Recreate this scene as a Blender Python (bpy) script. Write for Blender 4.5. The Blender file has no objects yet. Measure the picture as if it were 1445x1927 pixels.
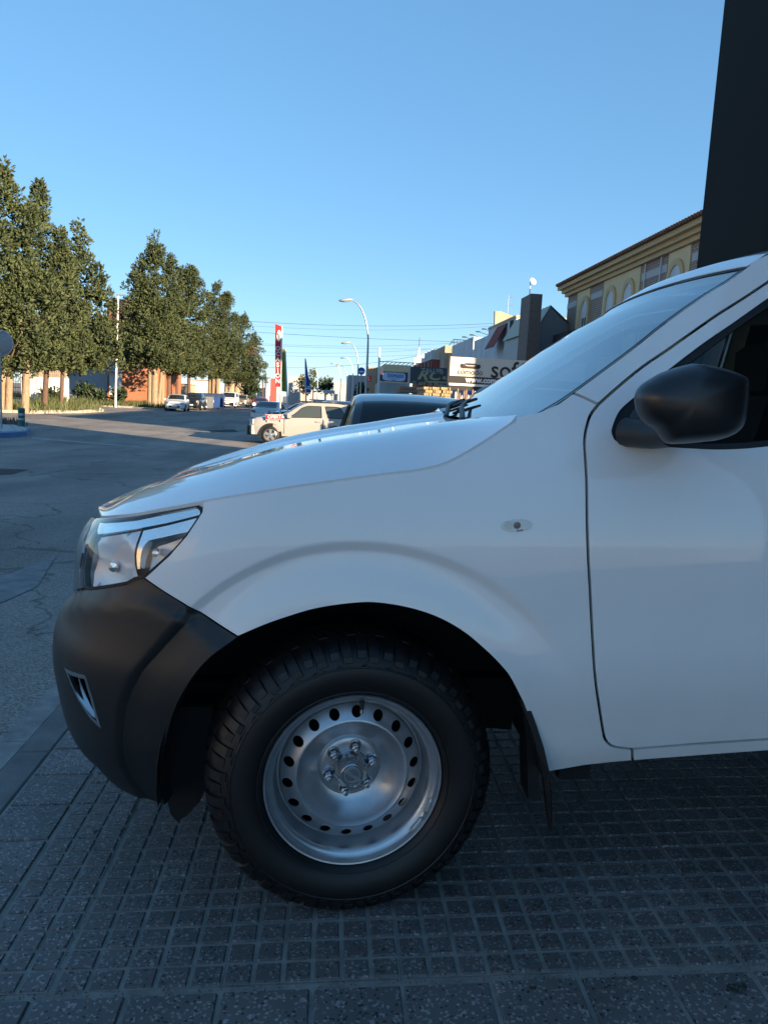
import bpy, bmesh, math, random, bisect
from mathutils import Vector, Matrix
from mathutils.geometry import delaunay_2d_cdt
R = math.radians
SC = bpy.context.scene
COL = SC.collection
random.seed(11)
# ------------------------------------------------------------------ camera, sky, sun, exposure
CAM_P = Vector((0.19267, -1.53410, 1.28661))
CAM_F = Vector((0.0715606, 0.9871167, -0.14310733))
CAM_R = Vector((0.99663463, -0.06501227, 0.04992811))
CAM_U = Vector((-0.03998114, 0.14619861, 0.988447))
cam_data = bpy.data.cameras.new('camera')
cam_data.sensor_fit = 'HORIZONTAL'
cam_data.sensor_width = 36.0
cam_data.lens = 36.0 * 1447.0 / 1445.0
cam_data.clip_start = 0.05
cam_data.clip_end = 3000.0
cam = bpy.data.objects.new('camera', cam_data)
COL.objects.link(cam)
_m = Matrix.Identity(4)
for _i in range(3):
    _m[_i][0], _m[_i][1], _m[_i][2], _m[_i][3] = CAM_R[_i], CAM_U[_i], -CAM_F[_i], CAM_P[_i]
cam.matrix_world = _m
SC.camera = cam

SUN_AZ = Vector((0.72, -0.69)).normalized()      # towards the sun, on the ground plane
SUN_EL = R(13.0)
world = bpy.data.worlds.new('World')
SC.world = world
world.use_nodes = True
_nt = world.node_tree
_sky = _nt.nodes.new('ShaderNodeTexSky')
_sky.sky_type = 'NISHITA'
_sky.sun_disc = False
_sky.sun_elevation = SUN_EL
_sky.sun_rotation = math.atan2(SUN_AZ.x, SUN_AZ.y)
_sky.altitude = 20.0
_sky.air_density = 0.8
_sky.dust_density = 0.0
_sky.ozone_density = 5.0
_bg = _nt.nodes['Background']
_bg.inputs['Strength'].default_value = 0.14
_gam = _nt.nodes.new('ShaderNodeGamma')
_gam.inputs['Gamma'].default_value = 0.50
_hsv = _nt.nodes.new('ShaderNodeHueSaturation')
_hsv.inputs['Saturation'].default_value = 1.30
_nt.links.new(_sky.outputs['Color'], _gam.inputs['Color'])
_nt.links.new(_gam.outputs['Color'], _hsv.inputs['Color'])
_nt.links.new(_hsv.outputs['Color'], _bg.inputs['Color'])

sun_data = bpy.data.lights.new('sun', 'SUN')
sun_data.energy = 4.4
sun_data.angle = R(0.5)
sun_data.color = (1.0, 0.78, 0.52)
sun = bpy.data.objects.new('sun', sun_data)
COL.objects.link(sun)
_d = Vector((-SUN_AZ.x * math.cos(SUN_EL), -SUN_AZ.y * math.cos(SUN_EL), -math.sin(SUN_EL)))
sun.rotation_euler = _d.to_track_quat('-Z', 'Y').to_euler()
sun.location = (30, -30, 40)

SC.view_settings.view_transform = 'Standard'
SC.view_settings.look = 'None'
SC.view_settings.exposure = 1.76
SC.view_settings.gamma = 1.0
SC.view_settings.use_curve_mapping = False
SC.render.engine = 'CYCLES'
SC.cycles.max_bounces = 8
SC.cycles.transparent_max_bounces = 16
SC.cycles.caustics_reflective = False
SC.cycles.caustics_refractive = False

# ------------------------------------------------------------------ helpers
CX, CY, FPX = 722.5, 963.5, 1447.0
def ray(px, py):
    return CAM_F + CAM_R * ((px - CX) / FPX) - CAM_U * ((py - CY) / FPX)
def at(px, py, Y):
    """World point where the line of sight through a photo pixel meets the plane y = Y."""
    d = ray(px, py)
    return CAM_P + d * ((Y - CAM_P.y) / d.y)
def smooth(a, b, x):
    t = max(0.0, min(1.0, (x - a) / (b - a)))
    return t * t * (3 - 2 * t)
def ground_z(x, y):
    return -0.06 - 0.50 * smooth(2, 28, y)
def on_ground(px, py):
    d = ray(px, py); t = 1.0
    z = -0.3
    for _ in range(40):
        t = (z - CAM_P.z) / d.z
        p = CAM_P + d * t
        z = 0.5 * z + 0.5 * ground_z(p.x, p.y)
    return p

def tag(o, label=None, cat=None, group=None, kind=None):
    if label: o['label'] = label
    if cat: o['category'] = cat
    if group: o['group'] = group
    if kind: o['kind'] = kind
    return o
def empty(name, loc=(0, 0, 0), rz=0.0, parent=None):
    o = bpy.data.objects.new(name, None)
    o.empty_display_size = 0.2
    COL.objects.link(o)
    o.location = loc
    o.rotation_euler = (0, 0, rz)
    if parent: o.parent = parent
    return o
def copy_tree(o, parent=None):
    c = o.copy()
    COL.objects.link(c)
    if parent: c.parent = parent
    for ch in list(o.children):
        copy_tree(ch, c)
    return c
def mesh_obj(name, verts, faces, m, parent=None, smooth_=True, sharp=None, mats=None, fm=None):
    me = bpy.data.meshes.new(name)
    me.from_pydata([tuple(v) for v in verts], [], faces)
    for mm in (mats or [m]): me.materials.append(mm)
    if fm:
        for p, i in zip(me.polygons, fm): p.material_index = i
    if smooth_:
        me.polygons.foreach_set('use_smooth', [True] * len(me.polygons))
        if sharp is not None:
            me.set_sharp_from_angle(angle=R(sharp))
    me.update()
    o = bpy.data.objects.new(name, me)
    COL.objects.link(o)
    if parent: o.parent = parent
    return o
class MB:
    """Collects simple shapes; build() links them as ONE mesh object."""
    def __init__(self): self.v = []; self.f = []
    def add(self, vs, fs):
        n = len(self.v)
        self.v += [tuple(v) for v in vs]
        self.f += [tuple(i + n for i in f) for f in fs]
        return self
    def box(self, x0, x1, y0, y1, z0, z1):
        return self.add([(x0, y0, z0), (x1, y0, z0), (x1, y1, z0), (x0, y1, z0), (x0, y0, z1), (x1, y0, z1), (x1, y1, z1), (x0, y1, z1)],
                        [(0, 3, 2, 1), (4, 5, 6, 7), (0, 1, 5, 4), (1, 2, 6, 5), (2, 3, 7, 6), (3, 0, 4, 7)])
    def bbox(self, x0, x1, y0, y1, z0, z1, b):
        """box whose top edges are chamfered by b"""
        return self.add([(x0, y0, z0), (x1, y0, z0), (x1, y1, z0), (x0, y1, z0), (x0, y0, z1 - b), (x1, y0, z1 - b), (x1, y1, z1 - b), (x0, y1, z1 - b),
                         (x0 + b, y0 + b, z1), (x1 - b, y0 + b, z1), (x1 - b, y1 - b, z1), (x0 + b, y1 - b, z1)],
                        [(0, 3, 2, 1), (8, 9, 10, 11), (0, 1, 5, 4), (1, 2, 6, 5), (2, 3, 7, 6), (3, 0, 4, 7), (4, 5, 9, 8), (5, 6, 10, 9), (6, 7, 11, 10), (7, 4, 8, 11)])
    def tube(self, pts, rad, n=10, caps=True):
        pts = [Vector(p) for p in pts]
        rad = rad if isinstance(rad, (list, tuple)) else [rad] * len(pts)
        rings = []; up = None
        for i, p in enumerate(pts):
            t = (pts[min(i + 1, len(pts) - 1)] - pts[max(i - 1, 0)]).normalized()
            if up is None:
                up = Vector((0, 0, 1)) if abs(t.z) < 0.9 else Vector((1, 0, 0))
            a = t.cross(up).normalized(); b = a.cross(t).normalized(); up = b
            rings.append([p + (a * math.cos(2 * math.pi * k / n) + b * math.sin(2 * math.pi * k / n)) * rad[i] for k in range(n)])
        vs = [v for r in rings for v in r]; fs = []
        for i in range(len(rings) - 1):
            for k in range(n):
                fs.append((i * n + k, i * n + (k + 1) % n, (i + 1) * n + (k + 1) % n, (i + 1) * n + k))
        if caps:
            fs.append(tuple(range(n))[::-1]); fs.append(tuple((len(rings) - 1) * n + k for k in range(n)))
        return self.add(vs, fs)
    def lathe(self, prof, n=32, axis='z', c=(0, 0, 0), a0=0.0, a1=2 * math.pi):
        full = abs(a1 - a0 - 2 * math.pi) < 1e-6
        m = n if full else n + 1
        vs = []; fs = []
        for r, h in prof:
            for k in range(m):
                a = a0 + (a1 - a0) * k / n
                ca, sa = r * math.cos(a), r * math.sin(a)
                vs.append((c[0] + ca, c[1] + sa, c[2] + h) if axis == 'z' else (c[0] + ca, c[1] + h, c[2] + sa))
        for i in range(len(prof) - 1):
            for k in range(n):
                k2 = (k + 1) % m
                q = (i * m + k, i * m + k2, (i + 1) * m + k2, (i + 1) * m + k)
                fs.append(q if axis == 'z' else q[::-1])
        return self.add(vs, fs)
    def prism(self, poly, fn0, fn1):
        """poly: list of 2-D points; fn0/fn1 map them to the two end faces"""
        n = len(poly)
        vs = [fn0(*p) for p in poly] + [fn1(*p) for p in poly]
        fs = [tuple(range(n))[::-1], tuple(range(n, 2 * n))] + [(i, (i + 1) % n, n + (i + 1) % n, n + i) for i in range(n)]
        return self.add(vs, fs)
    def grid(self, nu, nv, fn):
        vs = [fn(i / nu, j / nv) for i in range(nu + 1) for j in range(nv + 1)]
        fs = [(i * (nv + 1) + j, (i + 1) * (nv + 1) + j, (i + 1) * (nv + 1) + j + 1, i * (nv + 1) + j + 1) for i in range(nu) for j in range(nv)]
        return self.add(vs, fs)
    def xform(self, M):
        self.v = [tuple(M @ Vector(v)) for v in self.v]; return self
    def build(self, name, m, parent=None, smooth_=False, sharp=40):
        return mesh_obj(name, self.v, self.f, m, parent, smooth_, sharp if smooth_ else None)
def textobj(name, body, size, m, parent, M, depth=0.004, sx=1.0, align='CENTER', shear=0.0, bold=0.0):
    cu = bpy.data.curves.new(name, 'FONT')
    cu.body = body; cu.size = size; cu.extrude = depth; cu.align_x = align; cu.align_y = 'CENTER'
    cu.shear = shear; cu.offset = bold; cu.resolution_u = 3
    cu.materials.append(m)
    tmp = bpy.data.objects.new(name, cu)
    COL.objects.link(tmp)
    bpy.context.view_layer.update()
    me = bpy.data.meshes.new_from_object(tmp.evaluated_get(bpy.context.evaluated_depsgraph_get()))
    bpy.data.objects.remove(tmp)
    o = bpy.data.objects.new(name, me)
    COL.objects.link(o)
    if parent: o.parent = parent
    o.matrix_local = M @ Matrix.Diagonal((sx, 1, 1, 1))
    return o
# frame for things that face the camera's side of the street (-Y): text x -> X, text y -> Z
FACE = Matrix(((1, 0, 0, 0), (0, 0, -1, 0), (0, 1, 0, 0), (0, 0, 0, 1)))
def face_at(x, y, z, rz=0.0):
    return Matrix.Translation((x, y, z)) @ Matrix.Rotation(rz, 4, 'Z') @ FACE

# ------------------------------------------------------------------ materials
def mat(name, col, rough=0.5, metal=0.0, coat=0.0, spec=0.5, noise=0.0, nscale=8.0, bump=0.0, bscale=60.0, col2=None, trans=0.0, stretch=None, emit=None, estr=0.0, detail=6.0, coat_rough=0.03):
    m = bpy.data.materials.new(name)
    m.use_nodes = True
    nt = m.node_tree
    b = nt.nodes['Principled BSDF']
    b.inputs['Roughness'].default_value = rough
    b.inputs['Metallic'].default_value = metal
    b.inputs['Coat Weight'].default_value = coat
    b.inputs['Coat Roughness'].default_value = coat_rough
    b.inputs['Specular IOR Level'].default_value = spec
    b.inputs['Base Color'].default_value = (*col, 1)
    tc = nt.nodes.new('ShaderNodeTexCoord')
    mp = nt.nodes.new('ShaderNodeMapping')
    nt.links.new(tc.outputs['Object'], mp.inputs['Vector'])
    if stretch: mp.inputs['Scale'].default_value = stretch
    if noise > 0 or col2:
        n = nt.nodes.new('ShaderNodeTexNoise')
        n.inputs['Scale'].default_value = nscale
        n.inputs['Detail'].default_value = detail
        n.inputs['Roughness'].default_value = 0.65
        nt.links.new(mp.outputs['Vector'], n.inputs['Vector'])
        rp = nt.nodes.new('ShaderNodeValToRGB')
        rp.color_ramp.elements[0].position = 0.32; rp.color_ramp.elements[1].position = 0.68
        c2 = col2 or tuple(max(0, c * (1 - noise)) for c in col)
        c1 = col if col2 else tuple(min(1, c * (1 + noise)) for c in col)
        rp.color_ramp.elements[0].color = (*c2, 1); rp.color_ramp.elements[1].color = (*c1, 1)
        nt.links.new(n.outputs['Fac'], rp.inputs['Fac'])
        nt.links.new(rp.outputs['Color'], b.inputs['Base Color'])
    if bump > 0:
        n2 = nt.nodes.new('ShaderNodeTexNoise')
        n2.inputs['Scale'].default_value = bscale
        n2.inputs['Detail'].default_value = 5
        nt.links.new(mp.outputs['Vector'], n2.inputs['Vector'])
        bp = nt.nodes.new('ShaderNodeBump')
        bp.inputs['Strength'].default_value = bump
        bp.inputs['Distance'].default_value = 0.01
        nt.links.new(n2.outputs['Fac'], bp.inputs['Height'])
        nt.links.new(bp.outputs['Normal'], b.inputs['Normal'])
    if emit:
        b.inputs['Emission Color'].default_value = (*emit, 1)
        b.inputs['Emission Strength'].default_value = estr
    return m
def glass_mat(name, tint, ior=1.5, rough=0.0, coat=1.0):
    """thin window glass: tinted see-through mixed with a mirror reflection by Fresnel"""
    m = bpy.data.materials.new(name)
    m.use_nodes = True
    nt = m.node_tree
    nt.nodes.clear()
    out = nt.nodes.new('ShaderNodeOutputMaterial')
    mx = nt.nodes.new('ShaderNodeMixShader')
    tr = nt.nodes.new('ShaderNodeBsdfTransparent')
    gl = nt.nodes.new('ShaderNodeBsdfGlossy')
    lw = nt.nodes.new('ShaderNodeLayerWeight')
    lw.inputs['Blend'].default_value = 0.5
    pw = nt.nodes.new('ShaderNodeMath'); pw.operation = 'POWER'; pw.inputs[1].default_value = 5.0
    fr = nt.nodes.new('ShaderNodeMath'); fr.operation = 'MULTIPLY_ADD'
    f0 = ((ior - 1) / (ior + 1)) ** 2                      # Schlick, the same from both sides of the pane
    fr.inputs[1].default_value = 1 - f0; fr.inputs[2].default_value = f0
    nt.links.new(lw.outputs['Facing'], pw.inputs[0]); nt.links.new(pw.outputs[0], fr.inputs[0])
    tr.inputs['Color'].default_value = (*tint, 1)
    gl.inputs['Roughness'].default_value = rough
    gl.inputs['Color'].default_value = (coat, coat, coat, 1)
    nt.links.new(fr.outputs[0], mx.inputs['Fac'])
    nt.links.new(tr.outputs['BSDF'], mx.inputs[1])
    nt.links.new(gl.outputs['BSDF'], mx.inputs[2])
    nt.links.new(mx.outputs['Shader'], out.inputs['Surface'])
    return m
def speckle_mat(name, base, light, dark, scale=220.0, rough=0.75, stain=0.25):
    """terrazzo: small light and dark chips in a grey binder, with soft stains"""
    m = mat(name, base, rough)
    nt = m.node_tree; b = nt.nodes['Principled BSDF']
    tc = nt.nodes.new('ShaderNodeTexCoord')
    geo = nt.nodes.new('ShaderNodeNewGeometry')
    vo = nt.nodes.new('ShaderNodeTexVoronoi'); vo.inputs['Scale'].default_value = scale
    nt.links.new(geo.outputs['Position'], vo.inputs['Vector'])
    sep = nt.nodes.new('ShaderNodeSeparateColor'); nt.links.new(vo.outputs['Color'], sep.inputs['Color'])
    rp = nt.nodes.new('ShaderNodeValToRGB'); rp.color_ramp.interpolation = 'CONSTANT'
    e = rp.color_ramp.elements
    e[0].position = 0.0; e[0].color = (*dark, 1); e[1].position = 0.05; e[1].color = (*base, 1)
    x = e.new(0.84); x.color = (*light, 1)
    x = e.new(0.93); x.color = tuple(0.5 * (a + c) for a, c in zip(base, light)) + (1,)
    nt.links.new(sep.outputs[0], rp.inputs['Fac'])
    n = nt.nodes.new('ShaderNodeTexNoise'); n.inputs['Scale'].default_value = 3.0; n.inputs['Detail'].default_value = 7
    nt.links.new(geo.outputs['Position'], n.inputs['Vector'])
    r2 = nt.nodes.new('ShaderNodeValToRGB')
    r2.color_ramp.elements[0].position = 0.3; r2.color_ramp.elements[0].color = (1 - stain,) * 3 + (1,)
    r2.color_ramp.elements[1].position = 0.7; r2.color_ramp.elements[1].color = (1 + stain * 0.3,) * 3 + (1,)
    nt.links.new(n.outputs['Fac'], r2.inputs['Fac'])
    mx = nt.nodes.new('ShaderNodeMix'); mx.data_type = 'RGBA'; mx.blend_type = 'MULTIPLY'; mx.inputs['Factor'].default_value = 1.0
    nt.links.new(rp.outputs['Color'], mx.inputs[6]); nt.links.new(r2.outputs['Color'], mx.inputs[7])
    # each tile its own slight tone
    oi = nt.nodes.new('ShaderNodeObjectInfo')
    r3 = nt.nodes.new('ShaderNodeValToRGB')
    r3.color_ramp.elements[0].color = (0.82, 0.82, 0.82, 1); r3.color_ramp.elements[1].color = (1.12, 1.1, 1.08, 1)
    nt.links.new(oi.outputs['Random'], r3.inputs['Fac'])
    m2 = nt.nodes.new('ShaderNodeMix'); m2.data_type = 'RGBA'; m2.blend_type = 'MULTIPLY'; m2.inputs['Factor'].default_value = 1.0
    nt.links.new(mx.outputs[2], m2.inputs[6]); nt.links.new(r3.outputs['Color'], m2.inputs[7])
    nt.links.new(m2.outputs[2], b.inputs['Base Color'])
    bp = nt.nodes.new('ShaderNodeBump'); bp.inputs['Strength'].default_value = 0.25; bp.inputs['Distance'].default_value = 0.002
    nt.links.new(sep.outputs[1], bp.inputs['Height']); nt.links.new(bp.outputs['Normal'], b.inputs['Normal'])
    return m
M = {}
M['white_paint'] = mat('white car paint', (0.86, 0.86, 0.85), 0.35, coat=1.0, spec=0.4, noise=0.02, nscale=2.0)
def road_film(m):
    """thin road dust on the lower body, blotchy, thickest by the sill and behind the wheel"""
    nt = m.node_tree; b = nt.nodes['Principled BSDF']
    tc = nt.nodes.new('ShaderNodeTexCoord'); sx = nt.nodes.new('ShaderNodeSeparateXYZ'); nt.links.new(tc.outputs['Object'], sx.inputs['Vector'])
    mr = nt.nodes.new('ShaderNodeMapRange'); mr.inputs[1].default_value = 0.34; mr.inputs[2].default_value = 0.72; mr.inputs[3].default_value = 0.55; mr.inputs[4].default_value = 0.0
    nt.links.new(sx.outputs['Z'], mr.inputs[0])
    n = nt.nodes.new('ShaderNodeTexNoise'); n.inputs['Scale'].default_value = 5.0; n.inputs['Detail'].default_value = 9; n.inputs['Roughness'].default_value = 0.7; nt.links.new(tc.outputs['Object'], n.inputs['Vector'])
    mu = nt.nodes.new('ShaderNodeMath'); mu.operation = 'MULTIPLY'; nt.links.new(mr.outputs[0], mu.inputs[0]); nt.links.new(n.outputs['Fac'], mu.inputs[1])
    mx = nt.nodes.new('ShaderNodeMix'); mx.data_type = 'RGBA'; nt.links.new(mu.outputs[0], mx.inputs['Factor'])
    old = b.inputs['Base Color'].links[0].from_socket; nt.links.new(old, mx.inputs[6]); mx.inputs[7].default_value = (0.36, 0.32, 0.27, 1)
    nt.links.new(mx.outputs[2], b.inputs['Base Color'])
    cw = nt.nodes.new('ShaderNodeMath'); cw.operation = 'MULTIPLY_ADD'; cw.inputs[1].default_value = -1.4; cw.inputs[2].default_value = 1.0; cw.use_clamp = True; nt.links.new(mu.outputs[0], cw.inputs[0]); nt.links.new(cw.outputs[0], b.inputs['Coat Weight'])
road_film(M['white_paint'])
M['black_plastic'] = mat('black bumper plastic', (0.011, 0.012, 0.013), 0.42, noise=0.25, nscale=5, bump=0.04, bscale=900)
M['gloss_black'] = mat('gloss black', (0.008, 0.008, 0.010), 0.12, coat=0.6)
M['mirror_plastic'] = mat('satin black plastic', (0.012, 0.012, 0.014), 0.36, coat=0.12, coat_rough=0.2, bump=0.01, bscale=700)
M['rubber'] = mat('black rubber', (0.010, 0.010, 0.011), 0.6, bump=0.05, bscale=300)
M['tyre'] = mat('tyre rubber', (0.0055, 0.0055, 0.0058), 0.5, noise=0.3, nscale=10, bump=0.06, bscale=250)
M['dark'] = mat('dark cavity', (0.006, 0.006, 0.007), 0.9)
M['steel'] = mat('silver wheel enamel', (0.50, 0.51, 0.53), 0.34, metal=0.8, noise=0.10, nscale=22)
M['cap_steel_shaded'] = mat('hub cap enamel shaded', (0.42, 0.43, 0.45), 0.26, metal=0.9, noise=0.08, nscale=30)  # wheel enamel made darker to stand in for shading on the cap
M['nut'] = mat('zinc nut', (0.55, 0.55, 0.56), 0.28, metal=1.0, noise=0.1, nscale=60)
M['chrome'] = mat('chrome', (0.85, 0.85, 0.86), 0.06, metal=1.0)
M['satin_chrome'] = mat('satin chrome', (0.62, 0.62, 0.63), 0.2, metal=1.0)
M['lamp_silver'] = mat('lamp reflector', (0.80, 0.80, 0.80), 0.16, metal=1.0)
M['lamp_grey'] = mat('lamp bezel grey', (0.55, 0.55, 0.56), 0.35, metal=0.4)
M['lamp_bowl'] = mat('lamp bowl', (0.72, 0.73, 0.75), 0.30, metal=0.25)
M['lens'] = glass_mat('clear lamp lens', (0.96, 0.96, 0.96), 1.45)
M['windscreen'] = glass_mat('windscreen glass', (0.62, 0.70, 0.68), 2.9)
M['tinted_glass'] = glass_mat('tinted side glass', (0.28, 0.33, 0.33), 1.5)
M['car_glass'] = glass_mat('car window glass', (0.42, 0.47, 0.47), 1.52)
M['interior'] = mat('dark trim', (0.030, 0.031, 0.034), 0.8)
M['seat'] = mat('grey seat cloth', (0.05, 0.052, 0.058), 0.9, bump=0.1, bscale=120)
M['amber'] = mat('amber bulb', (0.45, 0.13, 0.03), 0.2)

# ================================================================== setting: ground, pavement
PAD = 0.066
M['terrazzo'] = speckle_mat('grey terrazzo', (0.130, 0.124, 0.120), (0.32, 0.31, 0.30), (0.035, 0.035, 0.037), 190, 0.62, 0.35)
M['terrazzo_smooth'] = speckle_mat('grey smooth terrazzo', (0.140, 0.134, 0.130), (0.34, 0.33, 0.32), (0.035, 0.035, 0.037), 180, 0.6, 0.35)
M['grout'] = mat('dirty grout', (0.25, 0.235, 0.21), 0.9, noise=0.35, nscale=9, bump=0.2, bscale=90)
M['kerb'] = mat('kerb concrete', (0.15, 0.15, 0.145), 0.85, noise=0.3, nscale=5, bump=0.25, bscale=120)
M['gutter'] = mat('gutter concrete', (0.24, 0.235, 0.225), 0.85, noise=0.35, nscale=7, bump=0.3, bscale=90)
def asphalt():
    m = mat('asphalt', (0.072, 0.073, 0.076), 0.85)
    nt = m.node_tree; b = nt.nodes['Principled BSDF']
    g = nt.nodes.new('ShaderNodeNewGeometry')
    n1 = nt.nodes.new('ShaderNodeTexNoise'); n1.inputs['Scale'].default_value = 0.35; n1.inputs['Detail'].default_value = 8; n1.inputs['Roughness'].default_value = 0.7
    v = nt.nodes.new('ShaderNodeTexVoronoi'); v.inputs['Scale'].default_value = 140
    for n in (n1, v): nt.links.new(g.outputs['Position'], n.inputs['Vector'])
    r1 = nt.nodes.new('ShaderNodeValToRGB'); r1.color_ramp.elements[0].position = 0.3; r1.color_ramp.elements[0].color = (0.185, 0.165, 0.150, 1); r1.color_ramp.elements[1].position = 0.72; r1.color_ramp.elements[1].color = (0.300, 0.270, 0.240, 1)
    nt.links.new(n1.outputs['Fac'], r1.inputs['Fac'])
    s = nt.nodes.new('ShaderNodeSeparateColor'); nt.links.new(v.outputs['Color'], s.inputs['Color'])
    r2 = nt.nodes.new('ShaderNodeValToRGB'); r2.color_ramp.elements[0].color = (0.6, 0.6, 0.6, 1); r2.color_ramp.elements[1].color = (1.5, 1.5, 1.5, 1); r2.color_ramp.elements[0].position = 0.1
    nt.links.new(s.outputs[0], r2.inputs['Fac'])
    mx = nt.nodes.new('ShaderNodeMix'); mx.data_type = 'RGBA'; mx.blend_type = 'MULTIPLY'; mx.inputs['Factor'].default_value = 1.0
    nt.links.new(r1.outputs['Color'], mx.inputs[6]); nt.links.new(r2.outputs['Color'], mx.inputs[7])
    # cracks, tar repairs and oil stains
    vc = nt.nodes.new('ShaderNodeTexVoronoi'); vc.feature = 'DISTANCE_TO_EDGE'; vc.inputs['Scale'].default_value = 0.30
    nw = nt.nodes.new('ShaderNodeTexNoise'); nw.inputs['Scale'].default_value = 1.3; nw.inputs['Detail'].default_value = 6
    nt.links.new(g.outputs['Position'], nw.inputs['Vector'])
    va = nt.nodes.new('ShaderNodeVectorMath'); va.operation = 'MULTIPLY_ADD'; va.inputs[1].default_value = (1.6, 1.6, 0); nt.links.new(nw.outputs['Color'], va.inputs[0]); nt.links.new(g.outputs['Position'], va.inputs[2])
    nt.links.new(va.outputs[0], vc.inputs['Vector'])
    rc = nt.nodes.new('ShaderNodeValToRGB'); rc.color_ramp.elements[0].position = 0.0; rc.color_ramp.elements[0].color = (0.45, 0.45, 0.45, 1); rc.color_ramp.elements[1].position = 0.008; rc.color_ramp.elements[1].color = (1, 1, 1, 1)
    nt.links.new(vc.outputs['Distance'], rc.inputs['Fac'])
    ns = nt.nodes.new('ShaderNodeTexNoise'); ns.inputs['Scale'].default_value = 0.9; ns.inputs['Detail'].default_value = 3; mp = nt.nodes.new('ShaderNodeMapping'); mp.inputs['Scale'].default_value = (1.0, 0.22, 1)
    nt.links.new(g.outputs['Position'], mp.inputs['Vector']); nt.links.new(mp.outputs['Vector'], ns.inputs['Vector'])
    rs = nt.nodes.new('ShaderNodeValToRGB'); rs.color_ramp.elements[0].position = 0.36; rs.color_ramp.elements[0].color = (0.72, 0.72, 0.73, 1); rs.color_ramp.elements[1].position = 0.58; rs.color_ramp.elements[1].color = (1.08, 1.07, 1.05, 1)
    nt.links.new(ns.outputs['Fac'], rs.inputs['Fac'])
    m2 = nt.nodes.new('ShaderNodeMix'); m2.data_type = 'RGBA'; m2.blend_type = 'MULTIPLY'; m2.inputs['Factor'].default_value = 1.0
    m3 = nt.nodes.new('ShaderNodeMix'); m3.data_type = 'RGBA'; m3.blend_type = 'MULTIPLY'; m3.inputs['Factor'].default_value = 1.0
    nt.links.new(mx.outputs[2], m2.inputs[6]); nt.links.new(rc.outputs['Color'], m2.inputs[7])
    nt.links.new(m2.outputs[2], m3.inputs[6]); nt.links.new(rs.outputs['Color'], m3.inputs[7])
    nt.links.new(m3.outputs[2], b.inputs['Base Color'])
    bp = nt.nodes.new('ShaderNodeBump'); bp.inputs['Strength'].default_value = 0.5; bp.inputs['Distance'].default_value = 0.004
    nt.links.new(s.outputs[1], bp.inputs['Height']); nt.links.new(bp.outputs['Normal'], b.inputs['Normal'])
    return m
M['asphalt'] = asphalt()
xs = [-1500, -400, -150, -80, -50, -35, -25, -18, -12, -8, -5, -3, -2, -1.4, -0.985, -0.6, 0, 1, 3, 6, 10, 16, 25, 40, 80, 150, 400, 1500]
ys = [-300, -60, -25, -10, -4, -1, 0] + [0.8 * k for k in range(1, 40)] + [34, 38, 44, 52, 60, 75, 100, 150, 250, 600, 2500]
V = [(x, y, ground_z(x, y)) for x in xs for y in ys]
F = [(i * len(ys) + j, (i + 1) * len(ys) + j, (i + 1) * len(ys) + j + 1, i * len(ys) + j + 1) for i in range(len(xs) - 1) for j in range(len(ys) - 1)]
tag(mesh_obj('road', V, F, M['asphalt']), kind='structure')
pav = empty('pavement'); pav.matrix_world = Matrix(((math.cos(0.0415), 0, -math.sin(0.0415), 0), (0, 1, 0, 0), (math.sin(0.0415), 0, math.cos(0.0415), 0), (0, 0, 0, 1)))
tag(pav, kind='structure')
mb = MB(); mb.box(-0.781, 8.0, -3.0, 6.0, -0.5, -0.0062); mb.build('bedding', M['grout'], pav)
def tile_mesh(name, nx, ny, px, py, mtl, sliver=0.0):
    """a paving tile: plate with nx x ny raised, bevelled pads"""
    b = MB(); W, H = nx * px + sliver, ny * py
    b.add([(0.0012, 0.0012, -0.0046), (W - 0.0012, 0.0012, -0.0046), (W - 0.0012, H - 0.0012, -0.0046), (0.0012, H - 0.0012, -0.0046)], [(0, 1, 2, 3)])
    cells = [(sliver + i * px, sliver + (i + 1) * px, j * py, (j + 1) * py) for i in range(nx) for j in range(ny)]
    if sliver: cells += [(0, sliver, j * py, (j + 1) * py) for j in range(ny)]
    for (x0, x1, y0, y1) in cells:
        g, e = (0.0042, 0.0034)
        dz = random.uniform(-0.0006, 0.0004)
        b.add([(x0 + g, y0 + g, -0.007), (x1 - g, y0 + g, -0.007), (x1 - g, y1 - g, -0.007), (x0 + g, y1 - g, -0.007),
               (x0 + g + e, y0 + g + e, dz), (x1 - g - e, y0 + g + e, dz), (x1 - g - e, y1 - g - e, dz), (x0 + g + e, y1 - g - e, dz)],
              [(4, 5, 6, 7), (0, 1, 5, 4), (1, 2, 6, 5), (2, 3, 7, 6), (3, 0, 4, 7)])
    me = bpy.data.meshes.new(name); me.from_pydata(b.v, [], b.f); me.materials.append(mtl); me.materials.append(M['grout']); me.polygons[0].material_index = 1; me.update()
    return me
tm6 = tile_mesh('paving_tile', 6, 6, PAD, PAD, M['terrazzo'])
tm5 = tile_mesh('paving_tile', 5, 6, PAD * 5.55 / 5, PAD, M['terrazzo'])
tm3 = tile_mesh('paving_tile', 3, 6, PAD, PAD, M['terrazzo'])
def flat_tile(w, h):
    b = MB(); g, e = 0.0045, 0.004
    b.add([(g, g, -0.0072), (w - g, g, -0.0072), (w - g, h - g, -0.0072), (g, h - g, -0.0072), (g + e, g + e, 0), (w - g - e, g + e, 0), (w - g - e, h - g - e, 0), (g + e, h - g - e, 0)],
          [(4, 5, 6, 7), (0, 1, 5, 4), (1, 2, 6, 5), (2, 3, 7, 6), (3, 0, 4, 7)])
    me = bpy.data.meshes.new('smooth_tile'); me.from_pydata(b.v, [], b.f); me.materials.append(M['terrazzo_smooth']); me.update(); return me
sm = flat_tile(3 * PAD, 3 * PAD)
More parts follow.
